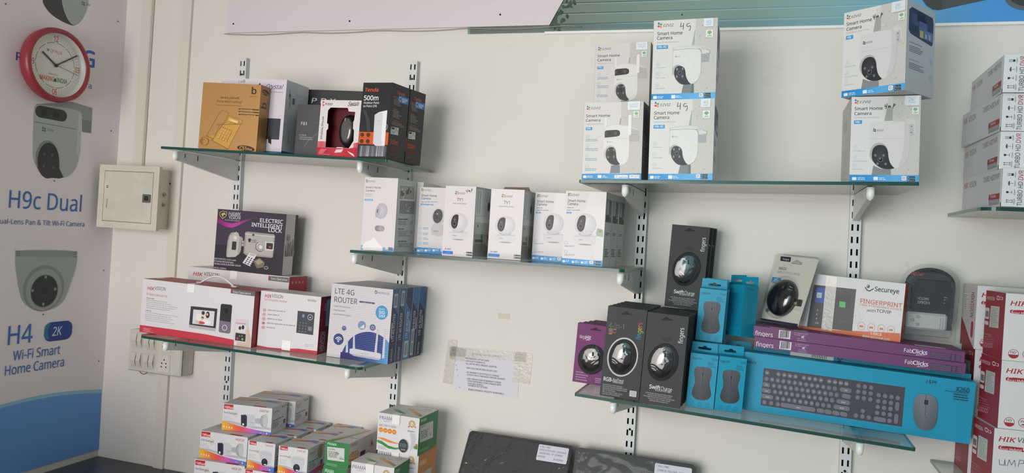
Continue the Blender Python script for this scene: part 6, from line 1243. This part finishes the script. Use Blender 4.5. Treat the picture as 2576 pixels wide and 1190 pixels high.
b = MB(); b.prism(arch(1.0, 0.0, 0.190, w/2), [], -0.004, 0.004, '#fff'); b.prism(arch(0.80, 0.014, 0.172, w/2), [], -0.024, -0.004, '#fff'); b.build('clear_shell', 'clear', root)
# ------------------------------------------------------------ recorder cartons stacked on the round-cornered shelf
def recorder(label, x, y, w, h, d, yaw, z):
    c = Carton('recorder_carton', label, 'carton', x, y, z, w, h, d, yaw, 0.4, 0, col='#d6d6da')
    a = c.left(((1225, 805), (1600, 700), (1205, 1070), (1578, 1040))).fill('#cdcdd2')
    a.text('HIK', 1229, 888, 50, '#a83a42', w=42, bold=2, shear=0.1); a.text('VISION', 1272, 878, 50, '#5a5a62', w=74, bold=0.5, shear=0.1); a.text('TURBO HD ', 1402, 833, 44, '#55555c', w=94, bold=0.5, shear=0.15); a.text('DVR', 1501, 808, 44, '#8f5a60', w=50, bold=0.5, shear=0.15)
    a.rect(1456, 938, 1570, 986, '#9c3640', r=6); a.rect(1456, 984, 1570, 1020, '#97979c', r=6); a.rect(1456, 984, 1570, 992, '#97979c'); a.text('7100 Series', 1470, 966, 22, '#ecdcdc', w=50, bold=1.5); a.text('TURBO HD DVR', 1470, 1008, 14, '#c3c3c8', w=66, bold=1)
    a.rect(1583, 705, 1590, 1040, '#e6e6ea'); a.rect(1572, 1005, 1580, 1040, '#2a2a2c')
    # front end with handling marks, turned on its side; drawing units: millimetres
    a = c.front(((0, 0), (w*1000, 0), (0, h*1000), (w*1000, h*1000))).fill('#dedfe3'); H = h*1000; k = '#4a4b50'
    for i, y0 in enumerate((0.10, 0.33, 0.56, 0.80)):
        y = y0*H
        a.rect(23, y-1, 23.8, y+11, k); a.rect(25.2, y+1, 25.6, y+10, '#9a9aa0')
        if i == 0: 
            for q in range(3): a.rect(9+q*2.3, y+2.5, 11+q*2.3, y+7.5, k); a.rect(9.4+q*2.3, y+3.2, 10.6+q*2.3, y+6.8, '#dedfe3')
            a.rect(16.2, y+2.5, 20.5, y+7.5, '#2b2b30')
        if i == 1: a.ell(14, y+5, 3.2, 5, k, a0=90, a1=270, n=12); a.rect(14, y+4.7, 21, y+5.4, k)
        if i == 2: a.rect(8, y+3, 12.5, y+7.5, '#2b2b30', r=1.5); a.rect(12, y+4.9, 18.5, y+5.6, k); a.rect(18.2, y+2.5, 19, y+8, k)
        if i == 3:
            for q in (2.5, 6.5): a.rect(9, y+q-0.4, 20, y+q+0.4, k); a.poly([(7.5, y+q), (10.5, y+q-1.5), (10.5, y+q+1.5)], k)
            a.rect(20, y+0.5, 20.8, y+8.5, k)
    a.text('TURBO HD ', 38, 0.97*H, 9, k, w=50, rot=90, bold=0.5, shear=0.1); a.text('DVR', 38, 0.30*H, 9, '#a8404a', w=20, rot=90, bold=0.5, shear=0.1)
    a.text('7100', 70, 60, 9, k, bold=1); a.rect(60, 20, 200, 45, '#cfcfd4'); a.rect(w*1000-40, 10, w*1000-10, 60, '#c23a44')
    return c.done()
zF = zs('F', 0.46)+EPS
for lab, x, y, d, yaw, i in (('white recorder carton at the bottom of its stack, touching the glass', 0.459, -0.339, 0.254, 4.0, 0), ('white recorder carton second from the bottom of its stack', 0.457, -0.312, 0.28, 1.3, 1),
        ('white recorder carton third from the bottom of its stack', 0.456, -0.314, 0.28, 2.9, 2), ('white recorder carton topping the stack of recorder cartons', 0.453, -0.319, 0.281, -0.6, 3)):
    recorder(lab, x, y, 0.30, 0.0795, d, yaw, zF+i*0.0805)

# ------------------------------------------------------------ red and white camera cartons on the low shelf
KL = ((88, 108), (218, 125), (76, 468), (193, 518)); KF = ((218, 125), (858, 160), (193, 518), (830, 590))
def kcarton(label, x, y, z, h, yaw, kind=0):
    c = Carton('camera_carton', label, 'carton', x, y, z, 0.25, h, 0.115, yaw, 0, 0, col='#d9d6d8', cols={'left': '#9a2b36', 'top': '#d0cdd0'})
    if kind < 2:
        a = c.left(KL).fill('#992c38'); a.text('HIKVISION', 92, 164, 19, '#e0c4c8', w=54, bold=2, shear=0.1); a.ring(166, 156, 11, 13, 3, '#e0c4c8', a0=40, a1=320); a.rect(174, 148, 198, 170, '#e0c4c8', r=8); a.rect(178, 152, 192, 166, '#992c38', r=5)
        a.poly([(119, 204), (176, 211), (170, 339), (112, 328)], '#c9cdc6'); a.lines(122, 214, 170, 12, 9.5, 3.5, '#8f948c', seed=3, dx=0.1); a.rect(85, 212, 109, 284, '#d9d6d8', r=5); a.rect(88, 232, 106, 272, '#7d7a7e'); a.rect(84, 290, 107, 318, '#d9d6d8', r=5)
        a.text('HIKVISION', 82, 366, 7, '#d0a4aa', w=50, bold=1); a.lines(82, 378, 160, 4, 13, 4, '#b86a74', seed=6, dx=0.15)
        for i in range(5): a.rect(80+i*12, 412+i*2, 88+i*12, 440+i*2, '#c98a92', r=2); a.rect(82+i*12, 416+i*2, 86+i*12, 434+i*2, '#992c38')
    else:
        a = c.left(U).fill('#d3d0d2'); a.poly([(0, 55), (30, 68), (65, 86), (100, 100), (0, 100)], '#9a2b36'); a.text('HIKVISION', 62, 12, 22, '#9a3a44', w=40, rot=-90, bold=2); a.rect(10, 15, 40, 42, '#dfe0dd'); a.lines(14, 18, 38, 8, 3, 1.2, '#8f948c', seed=4); a.rect(72, 58, 88, 84, '#b23a44', r=6)
    a = c.front(KF).fill('#dcdadd'); hik(a, 235, 196, 28, 214, '#4d4d53'); pr = '#a32c38'
    a.rect(234, 220, 432, 258, pr, r=18); a.rect(347, 222, 430, 256, '#dcdadd', r=16); a.ring(256, 238, 17, 19, 3, '#e8d4d6', a0=60, a1=300); a.text('Smart', 243, 243, 10, '#f0e4e4', w=38, bold=1); a.text('Hybrid', 284, 248, 15, '#f0e4e4', w=58, bold=3); a.text('Light', 350, 251, 15, '#6d5a60', w=62, bold=0.5)
    for i, x in enumerate((246, 311, 376, 441)):
        y = 482+i*3; a.ring(x, y, 26, 28, 2.5, pr)
        if i == 0: a.ell(x, y+4, 25, 24, pr, a0=0, a1=180); a.text('HD', x-13, y-4, 14, '#5a3a40', w=26, bold=2)
        if i == 1: a.text('IP67', x-14, y-2, 12, '#5a3a40', w=28, bold=1); a.ell(x, y+16, 12, 8, pr, a0=180, a1=360)
        if i > 1: a.ell(x, y, 18, 18, '#c98a92'); a.stroke([(x-18, y+18), (x+18, y-18)], 4, pr)
    a.poly([(520, 260), (640, 240), (760, 300), (770, 420), (640, 470), (530, 430)], '#c4c2c6'); a.ell(560, 350, 60, 80, '#38383c')
    if kind == 1:
        for p in ([(236, 300), (238, 330), (258, 332), (262, 300), (264, 334)], [(272, 336), (282, 300), (292, 330), (306, 300), (310, 336)], [(322, 336), (330, 298), (350, 302), (348, 316), (330, 320)]): a.stroke(p, 3, '#6d6a72')
    return c.done()
zG = SH['G'][1]+EPS
kcarton('red-sided camera carton at the foot of the low-shelf stack, inked on its white face', 0.4865, -0.290, zG, 0.148, 6.0, 1)
kcarton('red-sided camera carton in the middle of the low-shelf stack', 0.4930, -0.286, zG+0.1487, 0.1445, 5.5)
kcarton('red-sided camera carton on top of the low-shelf stack', 0.4925, -0.286, zG+0.2939, 0.143, 4.5)
kcarton('camera carton behind the red-sided stack, at its foot', 0.478, -0.130, zG, 0.148, 1.5, 0)
kcarton('camera carton behind the red-sided stack, at middle height', 0.478, -0.131, zG+0.1487, 0.148, 1.5, 0)
kcarton('white and red camera carton behind the top of the red-sided stack', 0.474, -0.133, zG+0.2974, 0.148, 2.0, 2)

# ------------------------------------------------------------ pile of bullet and turret camera cartons
DB1 = ((330, 187), (818, 248), (315, 430), (805, 478)); DS1 = ((818, 248), (965, 190), (805, 478), (955, 395)); DT1 = ((510, 125), (965, 190), (330, 187), (818, 248))
DB4 = ((890, 590), (1175, 630), (870, 870), (1165, 905)); DS4 = ((1175, 630), (1350, 550), (1165, 905), (1315, 840)); DT4 = ((1040, 512), (1350, 550), (890, 590), (1175, 630))
RB = ['#e8b83a', '#e89a4a', '#e0703f', '#dd5560', '#d060a8', '#a468c8', '#6a78d4', '#3f78cc']
def fire(a, tl, tr, bl, br, sag):
    n = 7; T = [(tl[0]+(tr[0]-tl[0])*i/n, tl[1]+(tr[1]-tl[1])*i/n+sag*math.sin(math.pi*i/n)) for i in range(n+1)]; B = [(bl[0]+(br[0]-bl[0])*i/n, bl[1]+(br[1]-bl[1])*i/n) for i in range(n+1)]; a.strip(T, B, RB)
def dahua_logo(a, x, y, w, h, s=0.1):
    a.poly([(x, y), (x+w, y+s*w), (x+w-2, y+h+s*w), (x-2, y+h)], '#c22a36'); a.text('dhua', x+0.27*w, y+0.78*h+s*w*0.5, h*0.46, '#f2e6e6', w=0.66*w, bold=3, shear=0.2); a.ring(x+0.2*w, y+0.55*h+s*w*.2, 0.11*w, 0.2*h, 0.035*w, '#f2e6e6')
def dside(a, q, kind):
    a.fill('#c9cacd'); a.text('dahua', 10, 22, 7, '#4a4b50', w=34, bold=1); a.text('TECHNOLOGY', 10, 29, 4, '#6a6b70', w=30)
    a.lines(8, 48, 78, 1, 5, 3.5, '#55565a', seed=1, ragged=0.05); a.lines(8, 56, 60, 4, 6, 3, '#6a6b70', seed=2); a.text('CE', 60, 86, 8, '#4a4b50', bold=1); a.rect(78, 62, 92, 78, '#55565a')
    for x in (66, 78, 90): a.ell(x, 10, 3, 3.5, '#5a5b60')
    if kind == 'turret': a.strip([(0, 84), (50, 82), (100, 80)], [(0, 100), (50, 100), (100, 100)], ['#5a60b8', '#b85a8a', '#d8603f']); a.ell(76, 28, 18, 26, '#a89a7a'); a.rect(75, 8, 78, 48, '#55504a')
def dtop(a):
    a.fill('#c6c6c8'); a.text('dahua technology', 22, 62, 7, '#8f8a78', w=42, bold=1, shear=0.2)
    n = 6; a.strip([(4+92*i/n, 14+6*math.sin(i)) for i in range(n+1)], [(2+96*i/n, 36+8*math.sin(i+1)) for i in range(n+1)], ['#c8b08a', '#d8a05a', '#d0704a', '#c05a7a', '#8a64b0', '#5a74b8', '#c8b8a0'])
    a.rect(60, 88, 86, 100, '#b82a36'); a.rect(4, 2, 22, 8, '#b84a50')
def dahua(label, x, y, z, w, h, d, yaw, kind, group='boxed dome and bullet cameras in the pile'):
    c = Carton('camera_carton', label, 'carton', x, y, z+0.0004, w, h, d, yaw, 0, 0, col='#d0d0d3', group=group)
    if kind == 'bullet':
        a = c.front(DB1).fill('#dadadd'); a.strip([(325, 345), (420, 352), (520, 375), (640, 400), (808, 415)], [(318, 352), (420, 372), (520, 396), (640, 420), (806, 432)], ['#b9b9bf']*5); fire(a, (320, 345), (807, 455), (316, 431), (805, 479), 12)
        dahua_logo(a, 338, 195, 99, 44); a.text('Smart', 334, 278, 18, '#4a6ab0', w=44, bold=1.5, shear=0.2); a.text('Dual', 384, 285, 18, '#3a3a42', w=40, bold=1.5, shear=0.2); a.text('Light', 428, 293, 18, '#3a3a42', w=44, bold=1.5, shear=0.2); a.ring(458, 290, 21, 23, 2, '#c8a860'); a.lines(333, 302, 440, 4, 14, 4, '#b9b9c0', seed=2, dx=0.1)
        a.text('HDCVI', 700, 274, 20, '#b8363f', w=88, bold=1)
        a.poly([(514, 298), (540, 290), (640, 300), (656, 318), (655, 385), (640, 402), (560, 408), (515, 390)], '#c9cad1'); a.poly([(514, 298), (560, 296), (576, 310), (575, 395), (560, 408), (516, 390)], '#3a3f4e'); a.poly([(522, 304), (558, 304), (565, 390), (524, 382)], '#2b2f3c'); a.rect(530, 372, 545, 392, '#e8e8ec'); a.text('dahua', 610, 370, 8, '#7a7a80', w=34, bold=1)
        a.poly([(656, 335), (690, 330), (715, 345), (712, 372), (690, 380), (658, 372)], '#b2b3bb'); a.ell(740, 355, 40, 55, '#bdbec6', '#9c9da6'); a.ell(755, 355, 24, 62, '#c4c4ca'); a.rect(728, 305, 765, 325, '#b9b9c0', r=6); a.poly([(735, 400), (770, 405), (755, 428), (738, 422)], '#b9b9c0')
        for i in range(4): a.ell(342+i*27, 402+i*4, 5, 9, '#f6ead0')
        a.text('AI', 700, 463, 10, '#e8e0f4', w=18, bold=1); a.ring(738, 458, 8, 12, 3, '#d87a8a'); a.ell(768, 464, 6, 7, '#e8eef8')
        dside(c.right(U), None, kind)
    else:
        a = c.front(DB4).fill('#dadadd'); a.strip([(884, 780), (950, 790), (1040, 815), (1170, 850)], [(880, 800), (950, 812), (1040, 838), (1168, 866)], ['#b9b9bf']*4); fire(a, (880, 782), (1168, 862), (871, 870), (1165, 905), 10)
        dahua_logo(a, 904, 594, 75, 38); a.text('HDCVI', 1072, 648, 18, '#b8363f', w=80, bold=1); a.text('Smart', 896, 694, 13, '#4a6ab0', w=36, bold=1.5, shear=0.2); a.text('Dual', 936, 698, 13, '#3a3a42', w=32, bold=1.5, shear=0.2); a.text('Light', 970, 706, 13, '#3a3a42', w=34, bold=1.5, shear=0.2); a.ring(996, 705, 15, 18, 2, '#c8a860'); a.lines(895, 725, 985, 4, 12, 4, '#b9b9c0', seed=3, dx=0.1)
        a.poly([(1018, 695), (1060, 690), (1130, 705), (1142, 725), (1138, 790), (1120, 835), (1085, 852), (1050, 840), (1030, 800), (1012, 750)], '#c9cad1'); a.poly([(1030, 700), (1142, 722), (1140, 745), (1028, 722)], '#c4c4ca'); a.ell(1072, 805, 42, 46, '#c9c9ce'); a.ell(1066, 808, 33, 38, '#33343c', '#2a2b31'); a.rect(1060, 826, 1084, 840, '#eef0f2'); a.ell(1062, 790, 9, 9, '#4a4c56')
        for i in range(3): a.ell(896+i*24, 848+i*4, 5, 8, '#f6ead0')
        a.ring(1095, 878, 8, 12, 3, '#d87a8a'); a.ell(1122, 885, 6, 7, '#e8eef8')
        dside(c.right(U), None, kind)
    dtop(c.top(U)); c.done({'front_panel': 'gloss', 'top_panel': 'gloss'}); return c.root
ZR = 0.7545; H3, H2, H1 = 0.0805, 0.0790, 0.0790; Z2 = ZR+H3+0.0008; Z1 = Z2+H2+0.0008
tops = ('bullet camera carton alone on the top layer at the front of the pile', 'bullet camera carton behind the topmost one, at the wall')
d1 = dahua(tops[0], -1.504, -0.252, Z1, 0.157, H1, 0.097, 8.3, 'bullet')
dup(d1, (-1.4985, -0.141, Z1+0.0004, 0.157, 0.097, 8.3, 0, 0), tops[1])
d2 = dahua('bullet camera carton in the middle layer under the topmost one', -1.549, -0.288, Z2, 0.160, H2, 0.097, 2.4, 'bullet')
dup(d2, (-1.545, -0.185, Z2+0.0004, 0.160, 0.097, 2.4, 0, 0), 'bullet camera carton hidden behind the middle-layer one')
d3 = dahua('turret camera carton in the middle layer, beside the bullet one', -1.371, -0.303, Z2, 0.088, H2, 0.093, 3.0, 'turret')
dup(d3, (-1.366, -0.206, Z2+0.0004, 0.088, 0.093, 3.0, 0, 0), 'turret camera carton behind the middle-layer one, only its lid showing')
dup(d3, (-1.361, -0.110, Z2+0.0004, 0.088, 0.093, 3.0, 0, 0), 'turret camera carton at the wall, shaded by the topmost bullet carton')
d4 = dahua('turret camera carton at the open end of the middle layer, beside green cartons', -1.268, -0.303, Z2, 0.091, H2, 0.097, 3.8, 'turret')
dup(d4, (-1.261, -0.202, Z2+0.0004, 0.091, 0.097, 3.8, 0, 0), 'turret camera carton second in line at the open end of the middle layer')
dup(d4, (-1.2545, -0.102, Z2+0.0004, 0.091, 0.094, 3.8, 0, 0), 'turret camera carton third in line at the open end, at the wall')
d5 = dahua('bullet camera carton in the bottom layer of the pile', -1.549, -0.306, ZR, 0.166, H3, 0.10, 4.0, 'bullet')
dup(d5, (-1.545, -0.190, ZR+0.0004, 0.166, 0.10, 2.0, 0, 0), 'bullet camera carton hidden at the back of the bottom layer')
d6 = dahua('turret camera carton in the bottom layer, beside the bullet one', -1.372, -0.312, ZR, 0.090, H3, 0.097, 3.0, 'turret')
dup(d6, (-1.366, -0.206, ZR+0.0004, 0.090, 0.097, 3.0, 0, 0), 'turret camera carton hidden at the back of the bottom layer'); dup(d6, (-1.361, -0.106, ZR+0.0004, 0.090, 0.097, 3.0, 0, 0), 'turret camera carton hidden against the wall in the bottom layer')
dup(d6, (-1.270, -0.312, ZR+0.0004, 0.090, 0.097, 3.8, 0, 0), 'turret camera carton at the open end of the bottom layer'); dup(d6, (-1.263, -0.206, ZR+0.0004, 0.090, 0.097, 3.8, 0, 0), 'turret camera carton hidden second at the open end of the bottom layer')
dup(d6, (-1.256, -0.106, ZR+0.0004, 0.090, 0.097, 3.8, 0, 0), 'turret camera carton hidden third at the open end of the bottom layer')

# green and orange ended cartons
GE = ((1355, 585), (1580, 625), (1320, 835), (1560, 870)); GS = ((1580, 625), (1850, 495), (1560, 870), (1840, 680))
PF = ((1880, 305), (2290, 372), (1845, 680), (2255, 745)); PS = ((2290, 372), (2475, 285), (2255, 745), (2445, 640))
grn = '#2f7d42'
def prama_label(a, x0, y0, x1, y1, s):
    """white data label; corners follow the slope s"""
    a.poly([(x0, y0), (x1, y0+s*(x1-x0)), (x1-6, y1+s*(x1-x0)), (x0-6, y1)], '#cdd2cc'); w_ = x1-x0
    a.text('PRAMA', x0+0.05*w_, y0+0.2*(y1-y0)+s*20, 0.13*(y1-y0), '#3a4a5a', w=0.42*w_, bold=2, shear=0.15); a.lines(x0+0.05*w_, y0+0.33*(y1-y0), x0+0.7*w_, 5, 0.1*(y1-y0), 0.05*(y1-y0), '#6d736d', seed=3, dx=s); a.text('CE', x0+0.7*w_, y0+0.8*(y1-y0)+s*0.7*w_, 0.14*(y1-y0), '#4a4f4a', w=0.14*w_, bold=1); a.lines(x0+0.7*w_, y0+0.88*(y1-y0), x0+0.95*w_, 1, 8, 0.07*(y1-y0), '#6d736d', seed=4, dx=s)
def bullet_green(label, x, y, z, h):
    c = Carton('camera_carton', label, 'carton', x, y, z+0.0004, 0.075, h, 0.163, 0.5, 0, 0, col='#d6d2d0', cols={'front': grn}, group='green-ended camera cartons')
    a = c.front(GE).fill('#2f8044'); a.text('PRAMA', 1366, 625, 22, '#bfe0c4', w=92, bold=3, shear=0.15); prama_label(a, 1362, 645, 1532, 775, 0.12); a.text('2MP', 1436, 722, 20, '#4a4f4a', w=38, bold=2)
    for i in range(5): a.ring(1352+i*22, 818+i*4, 9, 12, 2.5, '#9fcfa8')
    a = c.right(GS).fill('#d5cdca'); a.text('PRAMA', 1588, 660, 30, '#3a4870', w=80, bold=2, shear=0.15)
    for i in range(4): a.ell(1592+i*26, 732-i*11, 12, 18, '#dd8a30'); a.ell(1592+i*26, 732-i*11, 5, 7, '#f2d8b0')
    a.lines(1600, 700, 1680, 1, 10, 8, '#7a7480', seed=1, dx=-0.45); a.strip([(1572, 770), (1640, 742), (1720, 700), (1850, 650)], [(1568, 790), (1640, 765), (1720, 722), (1848, 668)], ['#dd8a50', '#e0945a', '#d8d0c8', '#d6cec8']); a.strip([(1562, 830), (1650, 800), (1850, 690)], [(1560, 862), (1650, 820), (1846, 700)], ['#3f8a4a', '#5a9a60', '#cfd0c8'])
    a.rect(1698, 680, 1745, 735, '#3a3c46', r=8); a.poly([(1745, 670), (1800, 640), (1810, 700), (1745, 735)], '#cfcad0'); a.ell(1808, 566, 12, 18, '#c8a060'); a.ell(1808, 566, 7, 11, '#d9d2c8'); a.poly([(1800, 580), (1816, 574), (1820, 600), (1798, 606)], '#c06a40'); a.text('Bengaluru', 1788, 625, 10, '#5a5560', w=52, bold=1)
    t = c.top(U).fill('#cfcac8'); t.strip([(10, 100), (40, 60), (60, 20), (70, 0)], [(30, 100), (55, 60), (72, 20), (80, 0)], ['#3f8a4a', '#5aa060', '#dd8a50', '#d8b090']); t.strip([(2, 100), (30, 60), (50, 20)], [(8, 100), (38, 60), (56, 20)], ['#dd8a50', '#e0a070', '#d8c8b8']); t.lines(60, 62, 92, 1, 8, 5, '#9a9590', seed=3)
    return c.done()
bullet_green('green-ended bullet camera carton lying lengthwise beside the turret cartons', -1.148, -0.254, 0.8640, 0.0715)
bullet_green('green-ended carton under the lengthwise bullet camera one', -1.150, -0.256, ZR, 0.1085)
def turret_green(label, x, y, z, h, d, yaw, side=grn, tape=True):
    w = 0.129; c = Carton('camera_carton', label, 'carton', x, y, z+0.0004, w, h, d, yaw, 0, 0, col='#d8d6d4', cols={'right': side}, group='green-ended camera cartons' if side == grn else None)
    dy = 0
    a = c.front(PF if h < 0.12 else ((1880, 305), (2290, 372), (1845, 680+150), (2255, 745+150))).fill('#dcdadc')
    a.text('PRAMA', 1887, 372, 34, '#3a4888', w=132, bold=2, shear=0.05); a.lines(1925, 390, 1990, 1, 5, 4, '#7a84a8', seed=1, dx=0.15); a.text('MINI TURRET IP CAMERA', 1882, 440, 20, '#4a5270', w=174, bold=1, shear=0.1)
    for i in range(4): a.ell(1898+i*45, 480+i*8, 22, 25, '#e08a2a'); a.text(('POE', 'H.265', 'IP67', 'DWDR')[i], 1898+i*45, 485+i*8, 8, '#fbeed8', w=26, bold=1, anchor='c')
    a.ell(2213, 426, 32, 36, '#c87a3a'); a.ell(2213, 426, 26, 29, '#e2d6c0'); a.ring(2213, 426, 22, 25, 5, '#4a8a4a'); a.rect(2192, 420, 2234, 434, '#c8502f'); a.text('INDIA', 2194, 432, 10, '#f6e8dc', w=38, bold=2); a.poly([(2180, 440), (2172, 462), (2190, 456)], '#b8603a'); a.poly([(2246, 446), (2254, 468), (2236, 460)], '#b8603a'); a.text('Bengaluru', 2168, 498, 13, '#4a5270', w=70, bold=1.5, shear=0.1)
    a.strip([(1862, 556), (1920, 560), (1980, 585), (2040, 608), (2080, 615)], [(1860, 560), (1915, 585), (1980, 610), (2040, 622), (2080, 628)], ['#e8a05a', '#e09048', '#dd8a40', '#e09a58', '#e8b080']); a.strip([(1858, 580), (1900, 592), (1970, 640), (2040, 660), (2100, 655)], [(1855, 605), (1900, 625), (1970, 668), (2040, 680), (2100, 672)], ['#4a9a50', '#3f9048', '#3a8a42', '#4a9450', '#6aa870']); a.strip([(2240, 620), (2262, 628)], [(2238, 650), (2260, 660)], ['#d86a3a', '#c8502f']); a.strip([(2225, 640), (2260, 650)], [(2222, 668), (2258, 678)], ['#4a9a50', '#3a8a42'])
    a.poly([(2075, 512), (2110, 500), (2190, 505), (2240, 530), (2245, 580), (2225, 650), (2180, 705), (2130, 715), (2085, 690), (2070, 620)], '#dedde2'); a.poly([(2190, 505), (2240, 530), (2245, 580), (2225, 650), (2180, 705), (2200, 600)], '#c4c3ca'); a.ell(2125, 640, 54, 72, '#b4b3ba'); a.ell(2120, 642, 48, 66, '#4b4c55', '#3a3b42'); a.rect(2085, 612, 2150, 660, '#5d5f68', r=6); a.rect(2095, 670, 2140, 690, '#8b8d94', r=3)
    a.lines(1862, 640, 1960, 3, 11, 5, '#a9a7ac', seed=4, dx=0.15)
    if side == grn:
        s_ = c.right(PS).fill('#2f8045'); s_.text('PRAMA', 2297, 412, 26, '#bfe0c4', w=64, bold=3, shear=0.15); prama_label(s_, 2290, 445, 2420, 610, -0.42)
        for i in range(5): s_.ring(2282+i*20, 692-i*9, 9, 13, 2.5, '#9fcfa8')
    else:
        s_ = c.right(U).fill('#d88a3c'); s_.text('PRAMA', 8, 24, 9, '#f2d8b8', w=36, bold=3); s_.poly([(12, 38), (78, 38), (74, 100), (8, 100)], '#c9cdc8'); s_.lines(16, 46, 70, 8, 5, 2, '#8f948c', seed=2)
    t = c.top(U).fill('#cdcbc9'); t.strip([(30, 20), (55, 36), (75, 52), (96, 74)], [(26, 28), (50, 48), (72, 66), (94, 88)], ['#d8d0c8', '#e0a070', '#dd8a50', '#3f8a4a']); t.strip([(8, 40), (30, 56), (55, 76)], [(4, 48), (26, 68), (50, 86)], ['#d8d0c8', '#5aa060', '#3f8a4a']); t.lines(40, 30, 90, 1, 6, 5, '#a9a6a2', seed=3); t.rect(70, 10, 88, 20, '#bcb2a6')
    t.stroke([(0, 72), (100, 72)], 0.6, '#a4a29f'); c.done({'front_panel': 'gloss', 'top_panel': 'gloss'})
    b = MB(); z1 = h-0.026; x0 = -w/2+0.045
    b.box(x0, x0+0.024, -d/2-0.0030, -d/2-0.0021, z1, h+0.0006, '#eeedec', 0.0003); b.box(x0, x0+0.024, -d/2-0.0030, -d/2+0.02, h+0.0012, h+0.0018, '#e6e5e4', 0.0003); b.build('seal_tape', 'gloss', c.root)
    return c.root
turret_green('green-sided turret camera carton standing highest at the end of the pile', -1.0155, -0.201, ZR+0.1615, 0.106, 0.126, -0.8)
turret_green('green-sided turret camera carton lower in front, its lid below the highest one', -1.045, -0.286, ZR, 0.145, 0.098, 1.8)
turret_green('orange-sided camera carton under the highest green-sided one', -1.0220, -0.178, ZR, 0.1605, 0.125, 0, side='#d88a3c')

# ------------------------------------------------------------ wrapped laptops leaning on the wall
def laptop(label, x, y, z, w, h, yaw, lean, lx, lz, lw, lh, lines, dark):
    root = empty('wrapped_laptop'); d = 0.022; R_ = pose_rot(yaw, 0, lean); root.location = Vector((x, y, z))+R_ @ Vector((w/2, d/2, 0)); root.rotation_euler = R_.to_euler(); tagp(root, label, 'laptop')
    o = []
    for cx, cz, st in ((w/2-0.012, h-0.012, 0), (-w/2+0.012, h-0.012, 90), (-w/2+0.012, 0.012, 180), (w/2-0.012, 0.012, 270)):
        for i in range(5): t_ = math.radians(st+90*i/4); o.append((cx+0.012*math.cos(t_), cz+0.012*math.sin(t_)))
    b = MB(); b.prism(o, [], -d/2+0.001, 0.0005, dark, '#17181a'); b.build('lid', 'satin', root)
    b = MB(); b.prism(o, [], 0.001, d/2-0.001, '#2b2c30', '#17181a'); b.build('base', 'satin', root)
    b = MB(); nx, nz = 46, 30; R = random.Random(int(w*1000)); V = []; s0 = R.random()*9
    for j in range(nz+1):
        for i in range(nx+1):
            u, v = i/nx, j/nz; xx = -w/2-0.004+(w+0.008)*u; zz = -0.002+(h+0.008)*v; e = min(u, 1-u, v, 1-v)
            r_ = 0.0016*abs(math.sin(9*u+7*v+3*math.sin(5*v+s0)+s0))**3+0.0012*abs(math.sin(14*u-11*v+4*math.sin(4*u)))**5+0.0007*R.random()
            V.append((xx, -d/2-0.0008-r_ if e > 0.02 else -d/2+0.006, zz))
    b.mesh_(V, [(j*(nx+1)+i, j*(nx+1)+i+1, (j+1)*(nx+1)+i+1, (j+1)*(nx+1)+i) for j in range(nz) for i in range(nx)], '#fff', smooth=True)
    b.build('plastic_wrap', 'wrap' if lean > 25 else 'wrap_tight', root)
    b = MB(); pts = [(lx, lz), (lx+lw, lz), (lx+lw, lz+lh), (lx, lz+lh)]; a = Art((lx, -d/2-0.0040, lz+lh), (1, 0, 0), (0, 0, -1), (0, -1, 0), lw, lh, ((0, 0), (100, 0), (0, 50), (100, 50)))
    a.rect(0, 0, 100, 50, '#dcdbe6', r=4)
    for i, (t_, x0, y0, w_) in enumerate(lines): a.text(t_, x0, y0, 5.2, '#2f3058', w=w_, shear=0.15, bold=0.5)
    a.mb.build('price_label', 'paper', root)
    return root
laptop('grey-looking wrapped laptop with handwritten price label, leaning back beside the green cartons', -0.7925, -0.184, 0.7680, 0.312, 0.243, 0, 34, 0.060, 0.185, 0.088, 0.046, (('2 DELL 3400', 5, 9, 34), ('CORE I5 8TH GEN, 16GB RAM', 5, 19, 88), ('256GB SSD, 14" SCREEN', 5, 29, 78), ('LATITUDE', 2, 40, 26), ('@ 26500/-', 56, 43, 34)), '#3a3b3e')
laptop('black wrapped laptop with handwritten price label, upright below the dark mouse packs', -0.4685, -0.128, 0.7630, 0.327, 0.218, 0, 18, 0.058, 0.158, 0.098, 0.049, (('1 DELL 7480', 4, 9, 34), ('CORE I5 7TH GEN, 8GB RAM', 8, 20, 86), ('14" TOUCHSCREEN', 10, 31, 66), ('256GB SSD', 8, 42, 40)), '#15161a')
